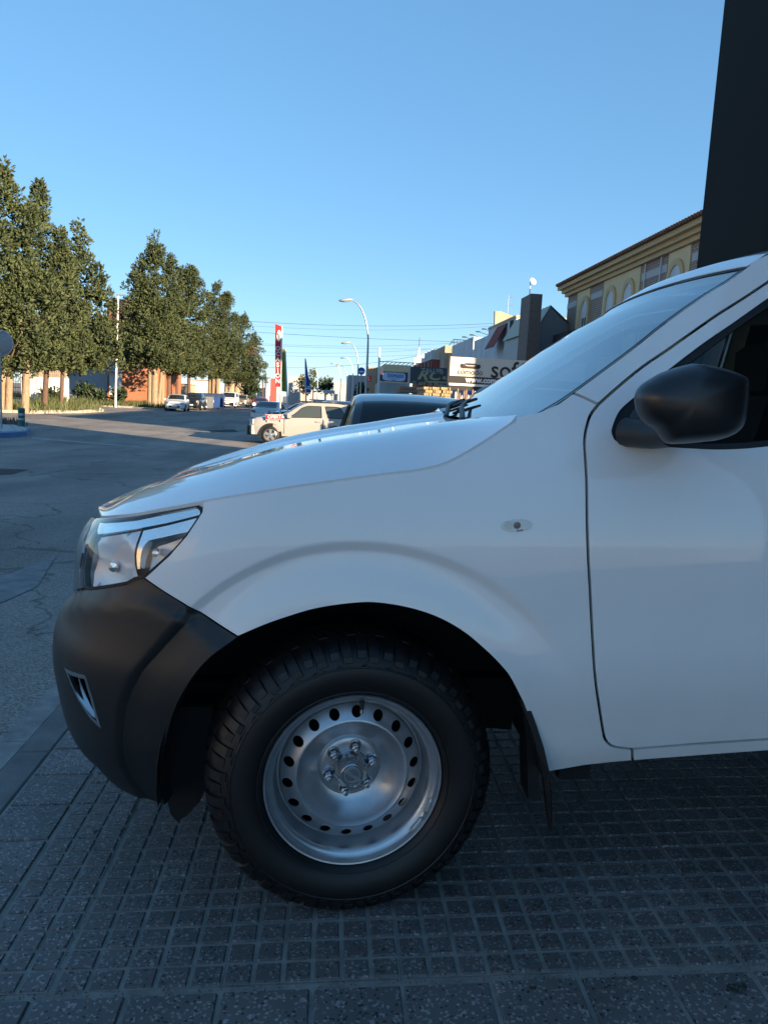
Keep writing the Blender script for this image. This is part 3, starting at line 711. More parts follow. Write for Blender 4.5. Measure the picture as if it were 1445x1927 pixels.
# white house with the red awning
y0_, y1_ = 54.0, 64.0; X_ = at(968, 650, y0_).x
zt_ = at(968, 596, y0_).z
wh = building('white_house', 'white two storey house with a dark red awning and a flat roof', X_, X_ + 7, y0_, y1_, zt_, M['blue_white'], parapet=M['cream_dark'], cat='house')
cw = Vector(wh['c'])
pA, pB = at_x(935, 640, X_), at_x(953, 640, X_)
zb_, zt2 = at_x(944, 655, X_).z, at_x(944, 612, X_).z
mb = MB(); n = 9
for k in range(n):
    ya = pB.y + (pA.y - pB.y) * k / n; yb_ = pB.y + (pA.y - pB.y) * (k + 1) / n
    mb = MB(); mb.add([(X_ - .06 - cw.x, ya - cw.y + .02, zt2 - cw.z), (X_ - .06 - cw.x, yb_ - cw.y, zt2 - cw.z), (X_ - 0.95 - cw.x, yb_ - cw.y, zb_ - cw.z), (X_ - 0.95 - cw.x, ya - cw.y + .02, zb_ - cw.z), (X_ - .02 - cw.x, ya - cw.y + .02, zt2 - cw.z), (X_ - .02 - cw.x, yb_ - cw.y, zt2 - cw.z), (X_ - 0.92 - cw.x, yb_ - cw.y, zb_ - cw.z - .03), (X_ - 0.92 - cw.x, ya - cw.y + .02, zb_ - cw.z - .03)], [(0, 1, 2, 3), (7, 6, 5, 4), (0, 4, 5, 1), (1, 5, 6, 2), (2, 6, 7, 3), (3, 7, 4, 0)])
    mb.build('awning_strip', M['red_awning'], wh)
win(wh, 'x', at_x(961.5, 640, X_).y, at_x(961, 652, X_).z, 0.9, 1.9, m_frame=M['column'])
gx = at(937, 585, 64.5)
gb = building('gabled_white_house', 'white house end with a pointed gable and ochre coping beyond the awning house', at(927, 650, 65).x, at(927, 650, 65).x + 6, 64.5, 74, gx.z - 1.8, M['blue_white'], cat='house')
cg = Vector(gb['c']); gz = gx.z - cg.z
mb = MB(); mb.prism([(-3.0, gz - 1.8), (3.0, gz - 1.8), (gx.x - cg.x + .25, gz), (gx.x - cg.x - .25, gz)], lambda a, b_: (a, -4.75, b_), lambda a, b_: (a, -4.3, b_)); mb.build('gable', M['sun_wall'], gb)
bw_y = 76.0; bw = building('party_wall_building', 'building with a flat peeling bluish white side wall above the sofa billboard', at(890, 650, bw_y).x, at(890, 650, bw_y).x + 9, bw_y, 90, at(905, 634, bw_y).z, M['blue_white'])
cb_ = Vector(bw['c'])
for k, (px, py) in enumerate(((875, 634), (889, 630), (901, 624), (912, 619))):
    hd = at(px, py, bw_y + 1.0); ft = at(px + 26, py + 9, bw_y + 1.0)
    m2 = empty('floodlight', (hd.x, hd.y, hd.z)); tag(m2, ['floodlight on a long arm, lowest and leftmost of the four over the bluish wall', 'floodlight on a long arm, second from the left over the bluish wall', 'floodlight on a long arm, third from the left over the bluish wall', 'floodlight on a long arm, topmost and rightmost over the bluish wall'][k], 'floodlight', 'floodlights over the bluish wall')
    mb = MB(); mb.tube([(0, 0, 0), (ft.x - hd.x, 0, ft.z - hd.z)], 0.03, 6); mb.build('arm', M['iron'], m2)
    mb = MB(); mb.bbox(-0.30, 0.12, -0.12, 0.12, -0.05, 0.06, 0.03); mb.build('lamp_head', M['iron'], m2)
sw_y = 92.0; sw = building('plaster_building', 'building with a sunlit old cream plaster side wall and rooftop railing', at(836, 680, sw_y).x, at(892, 680, sw_y).x + 2, sw_y, 104, at(865, 651, sw_y).z, M['sun_wall'])
cs = Vector(sw['c']); zz = at(865, 651, sw_y).z - cs.z; xa, xb = at(845, 650, sw_y).x - cs.x, at(890, 650, sw_y).x - cs.x
mb = MB(); mb.tube([(xa, -5.9, zz), (xa + .5, -5.9, zz + 0.75), (xb, -5.9, zz + 0.75)], 0.05, 6); mb.tube([(xa + .3, -5.9, zz + .38), (xb, -5.9, zz + .38)], 0.04, 6)
for k in range(7): x = xa + .6 + k * (xb - xa - .7) / 6; mb.tube([(x, -5.9, zz), (x, -5.9, zz + .75)], 0.03, 6)
mb.build('railing', M['iron'], sw)
rb_y = 96.0; rbx = at(829, 700, rb_y).x
rb = building('red_fronted_house', 'house with a white parapet terrace and dark red street front', rbx - 1.2, rbx + 3, rb_y, 118, at(820, 676, rb_y).z, M['red_wall'], parapet=M['white_wall'], cat='house')
cr = Vector(rb['c'])
for k in range(7):
    y = -10.8 + k * 3.5
    mb = MB(); mb.bbox(-2.2, -1.8, y - .25, y + .25, at(820, 676, rb_y).z - cr.z + .14, at(820, 676, rb_y).z - cr.z + 1.25, .04); mb.build('parapet_post', M['white_wall'], rb)
    if k < 4: win(rb, 'x', cr.y - 9.5 + k * 4, at(820, 690, rb_y).z - .9, 1.0, 1.8, m_frame=M['column'])
ch_y = 130.0; t = at(789, 653, ch_y); f_ = at(790, 690, ch_y)
cg_ = empty('bell_gable', (t.x, ch_y, -0.8)); tag(cg_, 'pointed white bell gable with a curved outline above the black signboard', 'bell gable')
H_ = t.z + .8; hw = (at(801, 690, ch_y).x - at(779, 690, ch_y).x) / 2; hb_ = f_.z + .8
out = [(-hw, 0), (hw, 0), (hw, hb_ * .98), (hw * .72, hb_ + (H_ - hb_) * .22), (hw * .42, hb_ + (H_ - hb_) * .5), (hw * .2, hb_ + (H_ - hb_) * .68), (hw * .12, H_), (-hw * .12, H_), (-hw * .2, hb_ + (H_ - hb_) * .68), (-hw * .42, hb_ + (H_ - hb_) * .5), (-hw * .72, hb_ + (H_ - hb_) * .22), (-hw, hb_ * .98)]
mb = MB(); mb.prism(out, lambda a, b_: (a, 0, b_), lambda a, b_: (a, 0.8, b_)); mb.build('gable_wall', M['white_wall'], cg_)
mb = MB(); mb.tube([(0, .4, H_), (0, .4, H_ + 1.6)], 0.05, 6); mb.build('finial', M['iron'], cg_)
mb = MB(); mb.prism([(-.6, hb_ - .6), (.6, hb_ - .6), (.6, hb_ + .6), (.3, hb_ + 1.2), (-.3, hb_ + 1.2), (-.6, hb_ + .6)], lambda a, b_: (a, -0.02, b_), lambda a, b_: (a, 0.1, b_)); mb.build('bell_opening', M['pane'], cg_)
building('tiled_house', 'low house with a ribbed clay roof right of the bell gable', at(797, 690, 128).x, at(797, 690, 128).x + 7, 128.5, 140, at(805, 673, 128).z, M['sun_wall'], parapet=M['roof_tile'], cat='house')
o1y = 100.0; ob = building('orange_wall_building', 'low building with a sunlit orange wall and rusty roof frame behind the shop billboard', at(722, 700, o1y).x, at(772, 700, o1y).x, o1y, 112, at(745, 686, o1y).z, M['cream'])
co = Vector(ob['c']); mb = MB()
for k in range(9):
    x = -2.2 + k * .55; mb.tube([(x, -5.9, at(745, 686, o1y).z - co.z), (x + .5, -5.9, at(745, 681, o1y).z - co.z)], 0.04, 5)
mb.tube([(-2.4, -5.9, at(745, 681, o1y).z - co.z), (3, -5.9, at(745, 681, o1y).z - co.z)], 0.05, 5); mb.build('roof_frame', M['column'], ob)
fb = building('grey_box_building', 'plain grey white box building between the lamp posts', at(655, 725, 120).x, at(690, 725, 120).x, 120, 132, at(670, 706, 120).z, M['far_grey'])
win(fb, 'y', at(678, 735, 120).x, at(678, 742, 120).z, 1.2, 2.0)
building('ochre_workshop', 'ochre workshop building left of the shop billboard', at(692, 725, 110).x, at(722, 725, 110).x, 110, 118, at(705, 690, 110).z, M['sun_wall'])
building('far_grey_building', 'narrow grey facade building beyond the green banner, street end', at(543, 725, 170).x, at(562, 725, 170).x, 170, 200, at(552, 709, 170).z, M['far_grey'])
building('far_cream_building', 'tiny cream building beyond the round trees at the street end', at(560, 725, 190).x, at(570, 725, 190).x, 190, 204, at(565, 706, 190).z, M['sun_wall'])
building('far_red_building', 'tiny red and white block at the far street end', at(509, 725, 230).x, at(520, 725, 230).x, 230, 250, at(514, 712, 230).z, M['red_wall'])
building('far_white_building', 'tiny white block beside the red one at the far street end', at(520.5, 725, 232).x, at(527, 725, 232).x, 232, 250, at(524, 718, 232).z, M['white_wall'])
building('far_pale_house', 'tiny pale house behind the round dark bush', at(484, 735, 210).x, at(498, 735, 210).x, 210, 226, at(490, 727, 210).z, M['white_wall'])
building('far_long_building', 'long low pale building closing the street under the round trees', at(566, 740, 240).x, at(655, 740, 240).x, 240, 262, at(600, 738, 240).z, M['light_tile'])
building('far_shop', 'pale shop building with a white front by the far lamp posts', at(628, 735, 160).x, at(654, 735, 160).x, 160, 172, at(640, 717, 160).z, M['far_grey'])
# left: grey and terracotta house, garden wall, gate
hy = 84.0
gh = building('grey_house', 'light grey house wall seen below the left trees', at(128, 700, hy).x, at(205, 700, hy).x - .02, hy, hy + 12, at(180, 600, hy).z, M['grey_wall'], cat='house')
cgh = Vector(gh['c'])
p = at(134, 671, hy); win(gh, 'y', p.x, p.z - 1.2, 1.3, 2.3, m_pane=M['green_shutter'], bars=0, name='shuttered_window')
mb = MB(); q0, q1 = at(115, 694, hy), at(143, 676, hy); mb.box(q0.x - cgh.x, q1.x - cgh.x, -7.0, -6.9, q0.z - cgh.z, q1.z - cgh.z); mb.box(q0.x - cgh.x, q1.x - cgh.x, -7.0, -6.01, q0.z - cgh.z - .15, q0.z - cgh.z); mb.build('balcony', mat('balcony grey', (0.16, 0.15, 0.15), 0.7), gh)
oh = building('terracotta_house', 'terracotta house with a white window and white garage door left of the big tree', at(205, 700, hy).x, at(300, 700, hy).x, hy - .6, hy + 12, at(225, 566, hy).z, M['orange_wall'], parapet=M['cream_dark'], cat='house')
coh = Vector(oh['c'])
p = at(216, 657, hy - .6); win(oh, 'y', p.x, p.z, 0.95, 1.45, bars=2)
q0, q1 = at(205.5, 690, hy - .6), at(232, 677, hy - .6)
mb = MB(); mb.box(q0.x - coh.x, q1.x - coh.x, -7.1, -6.302, q0.z - coh.z - .5, q0.z - coh.z - .35)
for k in range(12): x = q0.x - coh.x + .06 + k * (q1.x - q0.x - .12) / 11; mb.tube([(x, -7.05, q0.z - coh.z - .36), (x, -7.05, q1.z - coh.z)], 0.03, 5)
mb.tube([(q0.x - coh.x, -7.05, q1.z - coh.z), (q1.x - coh.x, -7.05, q1.z - coh.z)], 0.035, 5); mb.build('balcony', M['frame_white'], oh)
q0, q1 = at(206, 744, hy - .6), at(230, 697, hy - .6); mb = MB(); mb.box(q0.x - coh.x, q1.x - coh.x, -6.36, -6.302, q0.z - coh.z, q1.z - coh.z); mb.build('garage_door', M['frame_white'], oh)
gw_y = 70.0
gw = empty('garden_wall', (at(95, 730, gw_y).x, gw_y, -0.7)); tag(gw, 'white garden wall topped with a pierced cream balustrade', 'wall')
q0, q1, q2 = at(62, 745, gw_y), at(128, 712, gw_y), at(128, 697, gw_y); ox = at(95, 730, gw_y).x
mb = MB(); mb.box(q0.x - ox, q1.x - ox, 0, 0.25, 0, q1.z + .7); mb.build('wall', M['white_wall'], gw)
for k in range(16):
    x = q0.x - ox + .1 + k * (q1.x - q0.x - .2) / 16
    for j in range(2):
        z = q1.z + .7 + j * (q2.z - q1.z) / 2; mb = MB(); hh = (q2.z - q1.z) / 2; ww = (q1.x - q0.x - .2) / 16
        mb.box(x, x + ww, .05, .2, z, z + .04); mb.box(x, x + .04, .05, .2, z + .04, z + hh - .01); mb.box(x + ww * .45, x + ww * .45 + .04, .05, .2, z + .04, z + hh - .01)
        mb.build('balustrade_block', M['sun_wall'], gw)
mb = MB(); mb.bbox(q0.x - ox - 1.0, q0.x - ox - .02, -0.05, 0.3, 0, at(58, 693, gw_y).z + .7, .04); mb.build('gate_pier', M['white_wall'], gw)
pr = at(55, 712, gw_y); mb = MB(); mb.box(q0.x - ox - .9, q0.x - ox - .25, -0.10, -0.052, .12, pr.z + .7); mb.build('door', M['brown_door'], gw)
ig = empty('iron_gate', (at(30, 730, gw_y).x, gw_y, -0.7)); tag(ig, 'black wrought iron gate with scrolls behind the left trunks', 'gate')
gwid = q0.x - 1.0 - at(-20, 730, gw_y).x; gt = at(30, 688, gw_y).z + .7
for k in range(18):
    x = -gwid / 2 + .1 + k * gwid / 18; mb = MB(); mb.tube([(x, 0, 0.1), (x, 0, gt - .2 * math.cos(k))], 0.022, 5); mb.build('bar', M['iron'], ig)
mb = MB(); mb.tube([(-gwid / 2, 0, .2), (gwid / 2, 0, .2)], .03, 5); mb.tube([(-gwid / 2, 0, gt * .45), (gwid / 2, 0, gt * .45)], .03, 5); mb.tube([(-gwid / 2, 0, gt - .1), (gwid / 2, 0, gt - .1)], .03, 5); mb.build('rail', M['iron'], ig)
for k in range(5):
    mb = MB(); cx0 = -gwid / 2 + (k + .5) * gwid / 5; mb.tube([(cx0 + (0.06 + 0.05 * a) * math.cos(a), -.04, gt * .68 + (0.06 + 0.05 * a) * math.sin(a)) for a in [x * .4 for x in range(18)]], .02, 5); mb.build('scroll', M['iron'], ig)
# sunlit walls far behind the second tree group
for k, (px0, px1, py, Y, m, lab) in enumerate(((318, 352, 722, 130, 'sun_wall', 'sunlit cream wall seen between the trunks of the second tree group'), (352, 400, 715, 138, 'white_wall', 'pale house glimpsed behind the dark car under the trees'), (425, 462, 712, 150, 'sun_wall', 'sunlit house behind the white van'))):
    building('house', lab, at(px0, 740, Y).x, at(px1, 740, Y).x, Y, Y + 10, at(px0, py, Y).z, M[m], cat='house', parapet=M['roof_tile'])

# ================================================================== the pickup truck
# its own frame: x towards the tail, y away from the kerb-side flank, z up; origin under the front wheel
YC=.82; XR=-.12; NN=3.0; MM=2.3
# superellipse arc table
def _tab():
    N=4000; pts=[]
    for i in range(N+1):
        a=math.pi/2*(1-i/N)   # a=pi/2: side start (cx=0,cy=0) ; a=0: centre front
        cx_=math.cos(a)**(2/NN); cy_=1-math.sin(a)**(2/MM)
        pts.append((cx_,cy_))
    # refine near ends by also param in cx
    for i in range(1,400):
        c=i/400; pts.append((c,1-(1-c**NN)**(1/MM)))
    pts.sort()
    d=[0.0]
    for (a,b),(c,e) in zip(pts,pts[1:]): d.append(d[-1]+math.hypot((c-a)*.77,(e-b)*YC))
    return d,pts
_D,_P=_tab(); SMAX=_D[-1]
def unit(d):
    d=max(0.0,min(SMAX,d)); i=bisect.bisect_right(_D,d)-1; i=min(max(i,0),len(_D)-2)
    t=(d-_D[i])/max(1e-12,_D[i+1]-_D[i]); a,b=_P[i],_P[i+1]
    return a[0]+(b[0]-a[0])*t, a[1]+(b[1]-a[1])*t
def interp(kn,z):
    # monotone-ish catmull-rom through knots [(z,v)]
    if z<=kn[0][0]: return kn[0][1]
    if z>=kn[-1][0]: return kn[-1][1]
    j=0
    while kn[j+1][0]<z: j+=1
    z0,v0=kn[j]; z1,v1=kn[j+1]; h=z1-z0
    def sl(k):
        if k<=0 or k>=len(kn)-1:
            k=min(max(k,0),len(kn)-2); return (kn[k+1][1]-kn[k][1])/(kn[k+1][0]-kn[k][0])
        a=(kn[k][1]-kn[k-1][1])/(kn[k][0]-kn[k-1][0]); b=(kn[k+1][1]-kn[k][1])/(kn[k+1][0]-kn[k][0])
        if a*b<=0: return 0.0
        return 2*a*b/(a+b)
    m0,m1=sl(j),sl(j+1); t=(z-z0)/h
    return (2*t**3-3*t*t+1)*v0+(t**3-2*t*t+t)*h*m0+(-2*t**3+3*t*t)*v1+(t**3-t*t)*h*m1
PROF=[(.2,.085),(.3,.06),(.36,.038),(.42,.021),(.5,.010),(.57,.001),(.64,-.003),(.75,.0),(.9,.004),(1.0,.014),(1.1,.035),(1.2,.074),(1.3,.122),(1.45,.196),(1.6,.262),(1.72,.315)]
LK=[(0.22, 0.6521), (0.3, 0.7262), (0.36, 0.7529), (0.45, 0.7667), (0.54, 0.7746), (0.62, 0.7647), (0.68, 0.7331), (0.74, 0.7133), (0.79, 0.7054), (0.85, 0.6975), (0.9, 0.6778), (0.96, 0.6224), (1.02, 0.5632), (1.1, 0.494), (1.3, 0.3952)]
def S(s,z):
    p=interp(PROF,z)
    if s>=XR: return (s,p,z)
    a,b=unit(XR-s)
    return (XR-interp(LK,z)*a, p+(YC-p)*b, z)

OUT = {
    'hood': [(-1.1, 0.9455), (-0.9379, 0.9564), (-0.8104, 0.9742), (-0.704, 0.9899), (-0.5971, 1.0104), (-0.4732, 1.0325), (-0.3843, 1.0466), (-0.2458, 1.0633), (-0.1076, 1.0787), (-0.0215, 1.0909), (0.0902, 1.1057), (0.1402, 1.1112), (0.1867, 1.1205), (0.2184, 1.1304), (0.2674, 1.1555), (0.316, 1.1838), (0.3492, 1.205), (0.3761, 1.2221), (0.3879, 1.2317), (0.3916, 1.2391)],
    'fendertop': [(0.3916, 1.2391), (0.4193, 1.245), (0.4525, 1.2528), (0.4812, 1.2657), (0.4969, 1.2722), (0.5322, 1.2961)],
    'pillarjoint': [(0.5322, 1.2961), (0.562, 1.2843), (0.5945, 1.2685)],
    'doorfront': [(0.5945, 1.2685), (0.5763, 1.2487), (0.5651, 1.2297), (0.5518, 1.1871), (0.5494, 1.1389), (0.5494, 1.0946), (0.5488, 1.0048), (0.5526, 0.9143), (0.5591, 0.8439), (0.568, 0.7465), (0.5775, 0.648), (0.5878, 0.5837), (0.6004, 0.528), (0.6173, 0.459), (0.6243, 0.4425), (0.6379, 0.4287), (0.6556, 0.4222), (0.6879, 0.4169)],
    'doorbottom': [(0.6879, 0.4169), (0.6941, 0.4167), (0.7755, 0.4219), (0.8565, 0.4277), (0.9517, 0.4327), (1.0404, 0.4375)],
    'sillsplit': [(0.6941, 0.4167), (0.7008, 0.3791)],
    'fenderbottom': [(0.7008, 0.3791), (0.647, 0.3746), (0.5788, 0.367), (0.4884, 0.3488)],
    'archrear': [(0.4884, 0.3488), (0.4643, 0.4062), (0.4391, 0.4727), (0.4075, 0.5493)],
    'arch': [(0.4075, 0.5493), (0.3742, 0.6122), (0.3498, 0.6449), (0.3129, 0.6828), (0.261, 0.7274), (0.2046, 0.7615), (0.1424, 0.7852), (0.0721, 0.7998), (0.0122, 0.8028), (-0.0773, 0.792), (-0.1441, 0.7748), (-0.214, 0.7523), (-0.2831, 0.7235)],
    'bumptop': [(-0.2831, 0.7235), (-0.3341, 0.7487), (-0.4322, 0.7989), (-0.5449, 0.85)],
    'lampside': [(-0.5452, 0.8525), (-0.5192, 0.8751), (-0.4835, 0.911), (-0.458, 0.9576), (-0.4401, 1.0123)],
    'lamptop': [(-0.4415, 1.0147), (-0.45, 1.0229), (-0.4724, 1.0313), (-0.5958, 1.0092), (-0.702, 0.9888), (-0.8073, 0.9732), (-0.9316, 0.9558), (-1.0318, 0.9394)],
    'lampfront': [(-1.0318, 0.9394), (-0.9196, 0.9189), (-0.8588, 0.8705), (-0.8633, 0.818), (-0.8392, 0.7781)],
    'lampbot': [(-0.8392, 0.7781), (-0.7734, 0.7897), (-0.6849, 0.8104), (-0.6069, 0.8292), (-0.5813, 0.8425), (-0.5452, 0.8525)],
    'grillefront': [(-1.1045, 0.9439), (-1.0812, 0.9116), (-1.0722, 0.8899), (-0.9401, 0.8562), (-0.9712, 0.7925), (-0.9475, 0.7412)],
    'bumparch': [(-0.2831, 0.7235), (-0.343, 0.6758), (-0.3772, 0.6279), (-0.4078, 0.5723), (-0.4314, 0.5149), (-0.4546, 0.4431), (-0.4745, 0.3712), (-0.5169, 0.2688), (-0.5264, 0.2467)],
    'bumpbot': [(-0.5264, 0.2467), (-0.6148, 0.2496), (-0.7234, 0.2519), (-0.7466, 0.3064)],
    'fog': [(-0.8238, 0.5766), (-0.7726, 0.5794), (-0.6919, 0.5887), (-0.682, 0.5782), (-0.6623, 0.5354), (-0.6459, 0.4495)],
    'fogin': [(-0.772, 0.5679), (-0.7261, 0.4887), (-0.68, 0.4599), (-0.6459, 0.4495)],
    'fogblade': [(-0.7377, 0.5656), (-0.7132, 0.537), (-0.6919, 0.5012), (-0.651, 0.4542)],
    'marker': [(0.4171, 0.9866), (0.4161, 0.9831), (0.4134, 0.9798), (0.4089, 0.9767), (0.403, 0.974), (0.396, 0.9718), (0.3881, 0.9703), (0.3798, 0.9695), (0.3715, 0.9695), (0.3636, 0.9702), (0.3565, 0.9717), (0.3506, 0.9738), (0.3462, 0.9765), (0.3434, 0.9796), (0.3424, 0.983), (0.3434, 0.9864), (0.3461, 0.9897), (0.3505, 0.9928), (0.3564, 0.9955), (0.3635, 0.9977), (0.3714, 0.9992), (0.3797, 1.0), (0.388, 1.0), (0.3959, 0.9993), (0.4029, 0.9978), (0.4089, 0.9957), (0.4133, 0.993), (0.4161, 0.9899)],
    'windshield': [(0.4331, 1.2388), (0.4812, 1.2657), (0.5322, 1.2961), (0.692, 1.4039), (0.7938, 1.478), (0.8963, 1.5459), (0.9745, 1.5912), (1.0324, 1.6305)],
    'doorframe': [(0.5945, 1.2685), (0.6451, 1.3086), (0.7159, 1.3608), (0.7831, 1.4024), (0.8257, 1.43), (0.9285, 1.4961), (1.0088, 1.5436), (1.0798, 1.5875)],
    'window': [(1.0729, 1.5447), (0.9644, 1.4745), (0.8873, 1.4267), (0.792, 1.3623), (0.7286, 1.3182), (0.6825, 1.284), (0.6455, 1.2543), (0.6224, 1.2155), (0.6202, 1.1949), (0.6329, 1.1788), (0.6765, 1.172), (0.7453, 1.1681), (0.8367, 1.1636), (0.8854, 1.1626), (0.948, 1.1653), (1.0034, 1.1706)],
    'glass': [(1.069, 1.5207), (0.9829, 1.4679), (0.8894, 1.4064), (0.7974, 1.3451), (0.7158, 1.2933), (0.6767, 1.2507), (0.6621, 1.219), (0.6626, 1.2001), (0.6826, 1.1915), (0.7472, 1.1831), (0.8387, 1.1786), (0.8877, 1.1788), (0.9505, 1.1816), (1.0061, 1.187)],
    'roofrail': [(1.0324, 1.6305), (1.0471, 1.645), (1.093, 1.6659)],
    'l_strip': [(-0.9826, 0.9429), (-0.8012, 0.9713), (-0.6982, 0.9866), (-0.5933, 1.0069), (-0.4741, 1.0282), (-0.454, 1.0203), (-0.4468, 1.0084), (-0.5557, 0.9844), (-0.6545, 0.965), (-0.8666, 0.9255)],
    'l_silver': [(-0.6412, 0.9624), (-0.5525, 0.9808), (-0.4509, 1.0033), (-0.4719, 0.9668), (-0.4863, 0.9649), (-0.5697, 0.9483), (-0.5957, 0.9417), (-0.6006, 0.9279), (-0.582, 0.8682), (-0.5911, 0.8673)],
    'l_bowl': [(-0.8592, 0.9238), (-0.6561, 0.9623), (-0.5895, 0.8494), (-0.6074, 0.8369), (-0.6853, 0.8157), (-0.8147, 0.7844), (-0.8383, 0.8192), (-0.8357, 0.8744)],
    'l_pocket': [(-0.593, 0.9286), (-0.5871, 0.9393), (-0.4847, 0.9625), (-0.469, 0.962), (-0.4897, 0.9137), (-0.5244, 0.876), (-0.5476, 0.8574), (-0.5818, 0.8476)],
    'l_turn': [(-0.5886, 0.9214), (-0.5808, 0.9348), (-0.491, 0.9559), (-0.5296, 0.8883), (-0.57, 0.8643)],
    'flap': [(-0.4957, 0.3047), (-0.5264, 0.2467), (-0.5404, 0.2116), (-0.5191, 0.1932), (-0.4845, 0.2136), (-0.4105, 0.2734), (-0.3676, 0.3371), (-0.3516, 0.4044)],
    'mudflap': [(0.4079, 0.5429), (0.4212, 0.5398), (0.437, 0.5033), (0.4616, 0.4369), (0.4844, 0.3627), (0.4919, 0.329), (0.5065, 0.2424), (0.5165, 0.1682), (0.5091, 0.1773), (0.4898, 0.2683), (0.47, 0.3387), (0.4376, 0.4375)]
}
def arcl(pts):
    d = [0.0]
    for a, b in zip(pts, pts[1:]): d.append(d[-1] + math.dist(a, b))
    return d
def resample(pts, n):
    d = arcl(pts); o = []
    for i in range(n):
        t = d[-1] * i / (n - 1); j = min(max(bisect.bisect_right(d, t) - 1, 0), len(d) - 2)
        w = (t - d[j]) / max(1e-9, d[j + 1] - d[j])
        o.append(tuple(a + (b - a) * w for a, b in zip(pts[j], pts[j + 1])))
    return o
def round_line(pts, n):
    """Catmull-Rom through the points, n samples per span"""
    o = []
    for i in range(len(pts) - 1):
        p0 = pts[max(i - 1, 0)]; p1 = pts[i]; p2 = pts[i + 1]; p3 = pts[min(i + 2, len(pts) - 1)]
        for k in range(n):
            t = k / n
            o.append(tuple(0.5 * (2 * b + (c - a) * t + (2 * a - 5 * b + 4 * c - d) * t * t + (3 * b - a - 3 * c + d) * t ** 3) for a, b, c, d in zip(p0, p1, p2, p3)))
    o.append(pts[-1]); return o
def area2(p): return sum(p[i][0] * p[(i + 1) % len(p)][1] - p[(i + 1) % len(p)][0] * p[i][1] for i in range(len(p)))
def inside(p, x, y):
    c = False; n = len(p); j = n - 1
    for i in range(n):
        if (p[i][1] > y) != (p[j][1] > y) and x < (p[j][0] - p[i][0]) * (y - p[i][1]) / (p[j][1] - p[i][1]) + p[i][0]: c = not c
        j = i
    return c
def dist_poly(p, x, y):
    m = 9e9
    for i in range(len(p)):
        ax, ay = p[i]; bx, by = p[(i + 1) % len(p)]
        dx, dy = bx - ax, by - ay; L = dx * dx + dy * dy
        t = 0 if L == 0 else max(0, min(1, ((x - ax) * dx + (y - ay) * dy) / L))
        m = min(m, (ax + t * dx - x) ** 2 + (ay + t * dy - y) ** 2)
    return math.sqrt(m)
def densify(p, res):
    o = []
    for i in range(len(p)):
        a, b = p[i], p[(i + 1) % len(p)]
        n = max(1, int(math.ceil(math.dist(a, b) / res)))
        for k in range(n): o.append((a[0] + (b[0] - a[0]) * k / n, a[1] + (b[1] - a[1]) * k / n))
    return o
def clean(p, eps=0.0015):
    o = []
    for q in p:
        if not o or math.dist(o[-1], q) > eps: o.append(q)
    if len(o) > 2 and math.dist(o[0], o[-1]) < eps: o.pop()
    return o
def inset_poly(p, d):
    n = len(p); o = []
    for i in range(n):
        a, b, c = p[i - 1], p[i], p[(i + 1) % n]
        e1 = (b[0] - a[0], b[1] - a[1]); e2 = (c[0] - b[0], c[1] - b[1])
        l1 = math.hypot(*e1) or 1; l2 = math.hypot(*e2) or 1
        n1 = (-e1[1] / l1, e1[0] / l1); n2 = (-e2[1] / l2, e2[0] / l2)
        s = (n1[0] + n2[0], n1[1] + n2[1]); L = math.hypot(*s)
        if L < 1e-6: o.append(b); continue
        k = d / max(0.35, L / 2) / L * 1.0
        o.append((b[0] + s[0] * k, b[1] + s[1] * k))
    return o
def panel_mesh(poly, fn, res, inset, skirt, holes, hole_inset=0.0, extra=()):
    poly = clean(poly)
    if area2(poly) < 0: poly = poly[::-1]
    poly = densify(poly, res)
    if inset: poly = inset_poly(poly, inset)
    H = []
    for h in holes:
        h = clean(h)
        if area2(h) > 0: h = h[::-1]
        h = densify(h, res)
        if hole_inset: h = inset_poly(h, hole_inset)
        H.append(h)
    pts = list(poly); edges = [(i, (i + 1) % len(poly)) for i in range(len(poly))]
    for h in H:
        n = len(pts); pts += h; edges += [(n + i, n + (i + 1) % len(h)) for i in range(len(h))]
    nb = len(pts)
    xs = [p[0] for p in poly]; ys = [p[1] for p in poly]
    ny = int((max(ys) - min(ys)) / (res * 0.87)) + 1; nx = int((max(xs) - min(xs)) / res) + 1
    for j in range(ny + 1):
        y = min(ys) + j * res * 0.87
        for i in range(nx + 1):
            x = min(xs) + (i + 0.5 * (j % 2)) * res
            if inside(poly, x, y) and not any(inside(h, x, y) for h in H) and dist_poly(poly, x, y) > res * 0.55 and all(dist_poly(h, x, y) > res * 0.55 for h in H):
                pts.append((x, y))
    pts += [p for p in extra if inside(poly, *p) and dist_poly(poly, *p) > 0.004]
    r = delaunay_2d_cdt([Vector(p) for p in pts], edges, [], 0, 1e-5)
    V2, F = r[0], r[2]
    faces = []
    for f in F:
        c = sum((V2[i] for i in f), Vector((0, 0))) / len(f)
        if inside(poly, c.x, c.y) and not any(inside(h, c.x, c.y) for h in H):
            f = tuple(f)
            if area2([V2[i] for i in f]) < 0: f = f[::-1]
            faces.append(f)
    V = [Vector(fn(v.x, v.y)) for v in V2]
    if skirt:
        for loop in [poly] + H:
            n = len(V); L = len(loop)
            for (x, y) in loop: V.append(Vector(fn(x, y)))
            for (x, y) in loop:
                a = Vector(fn(x + 2e-3, y)) - Vector(fn(x - 2e-3, y)); b = Vector(fn(x, y + 2e-3)) - Vector(fn(x, y - 2e-3))
                V.append(Vector(fn(x, y)) - a.cross(b).normalized() * skirt)
            for i in range(L): faces.append((n + i, n + L + i, n + L + (i + 1) % L, n + (i + 1) % L))
    return V, faces
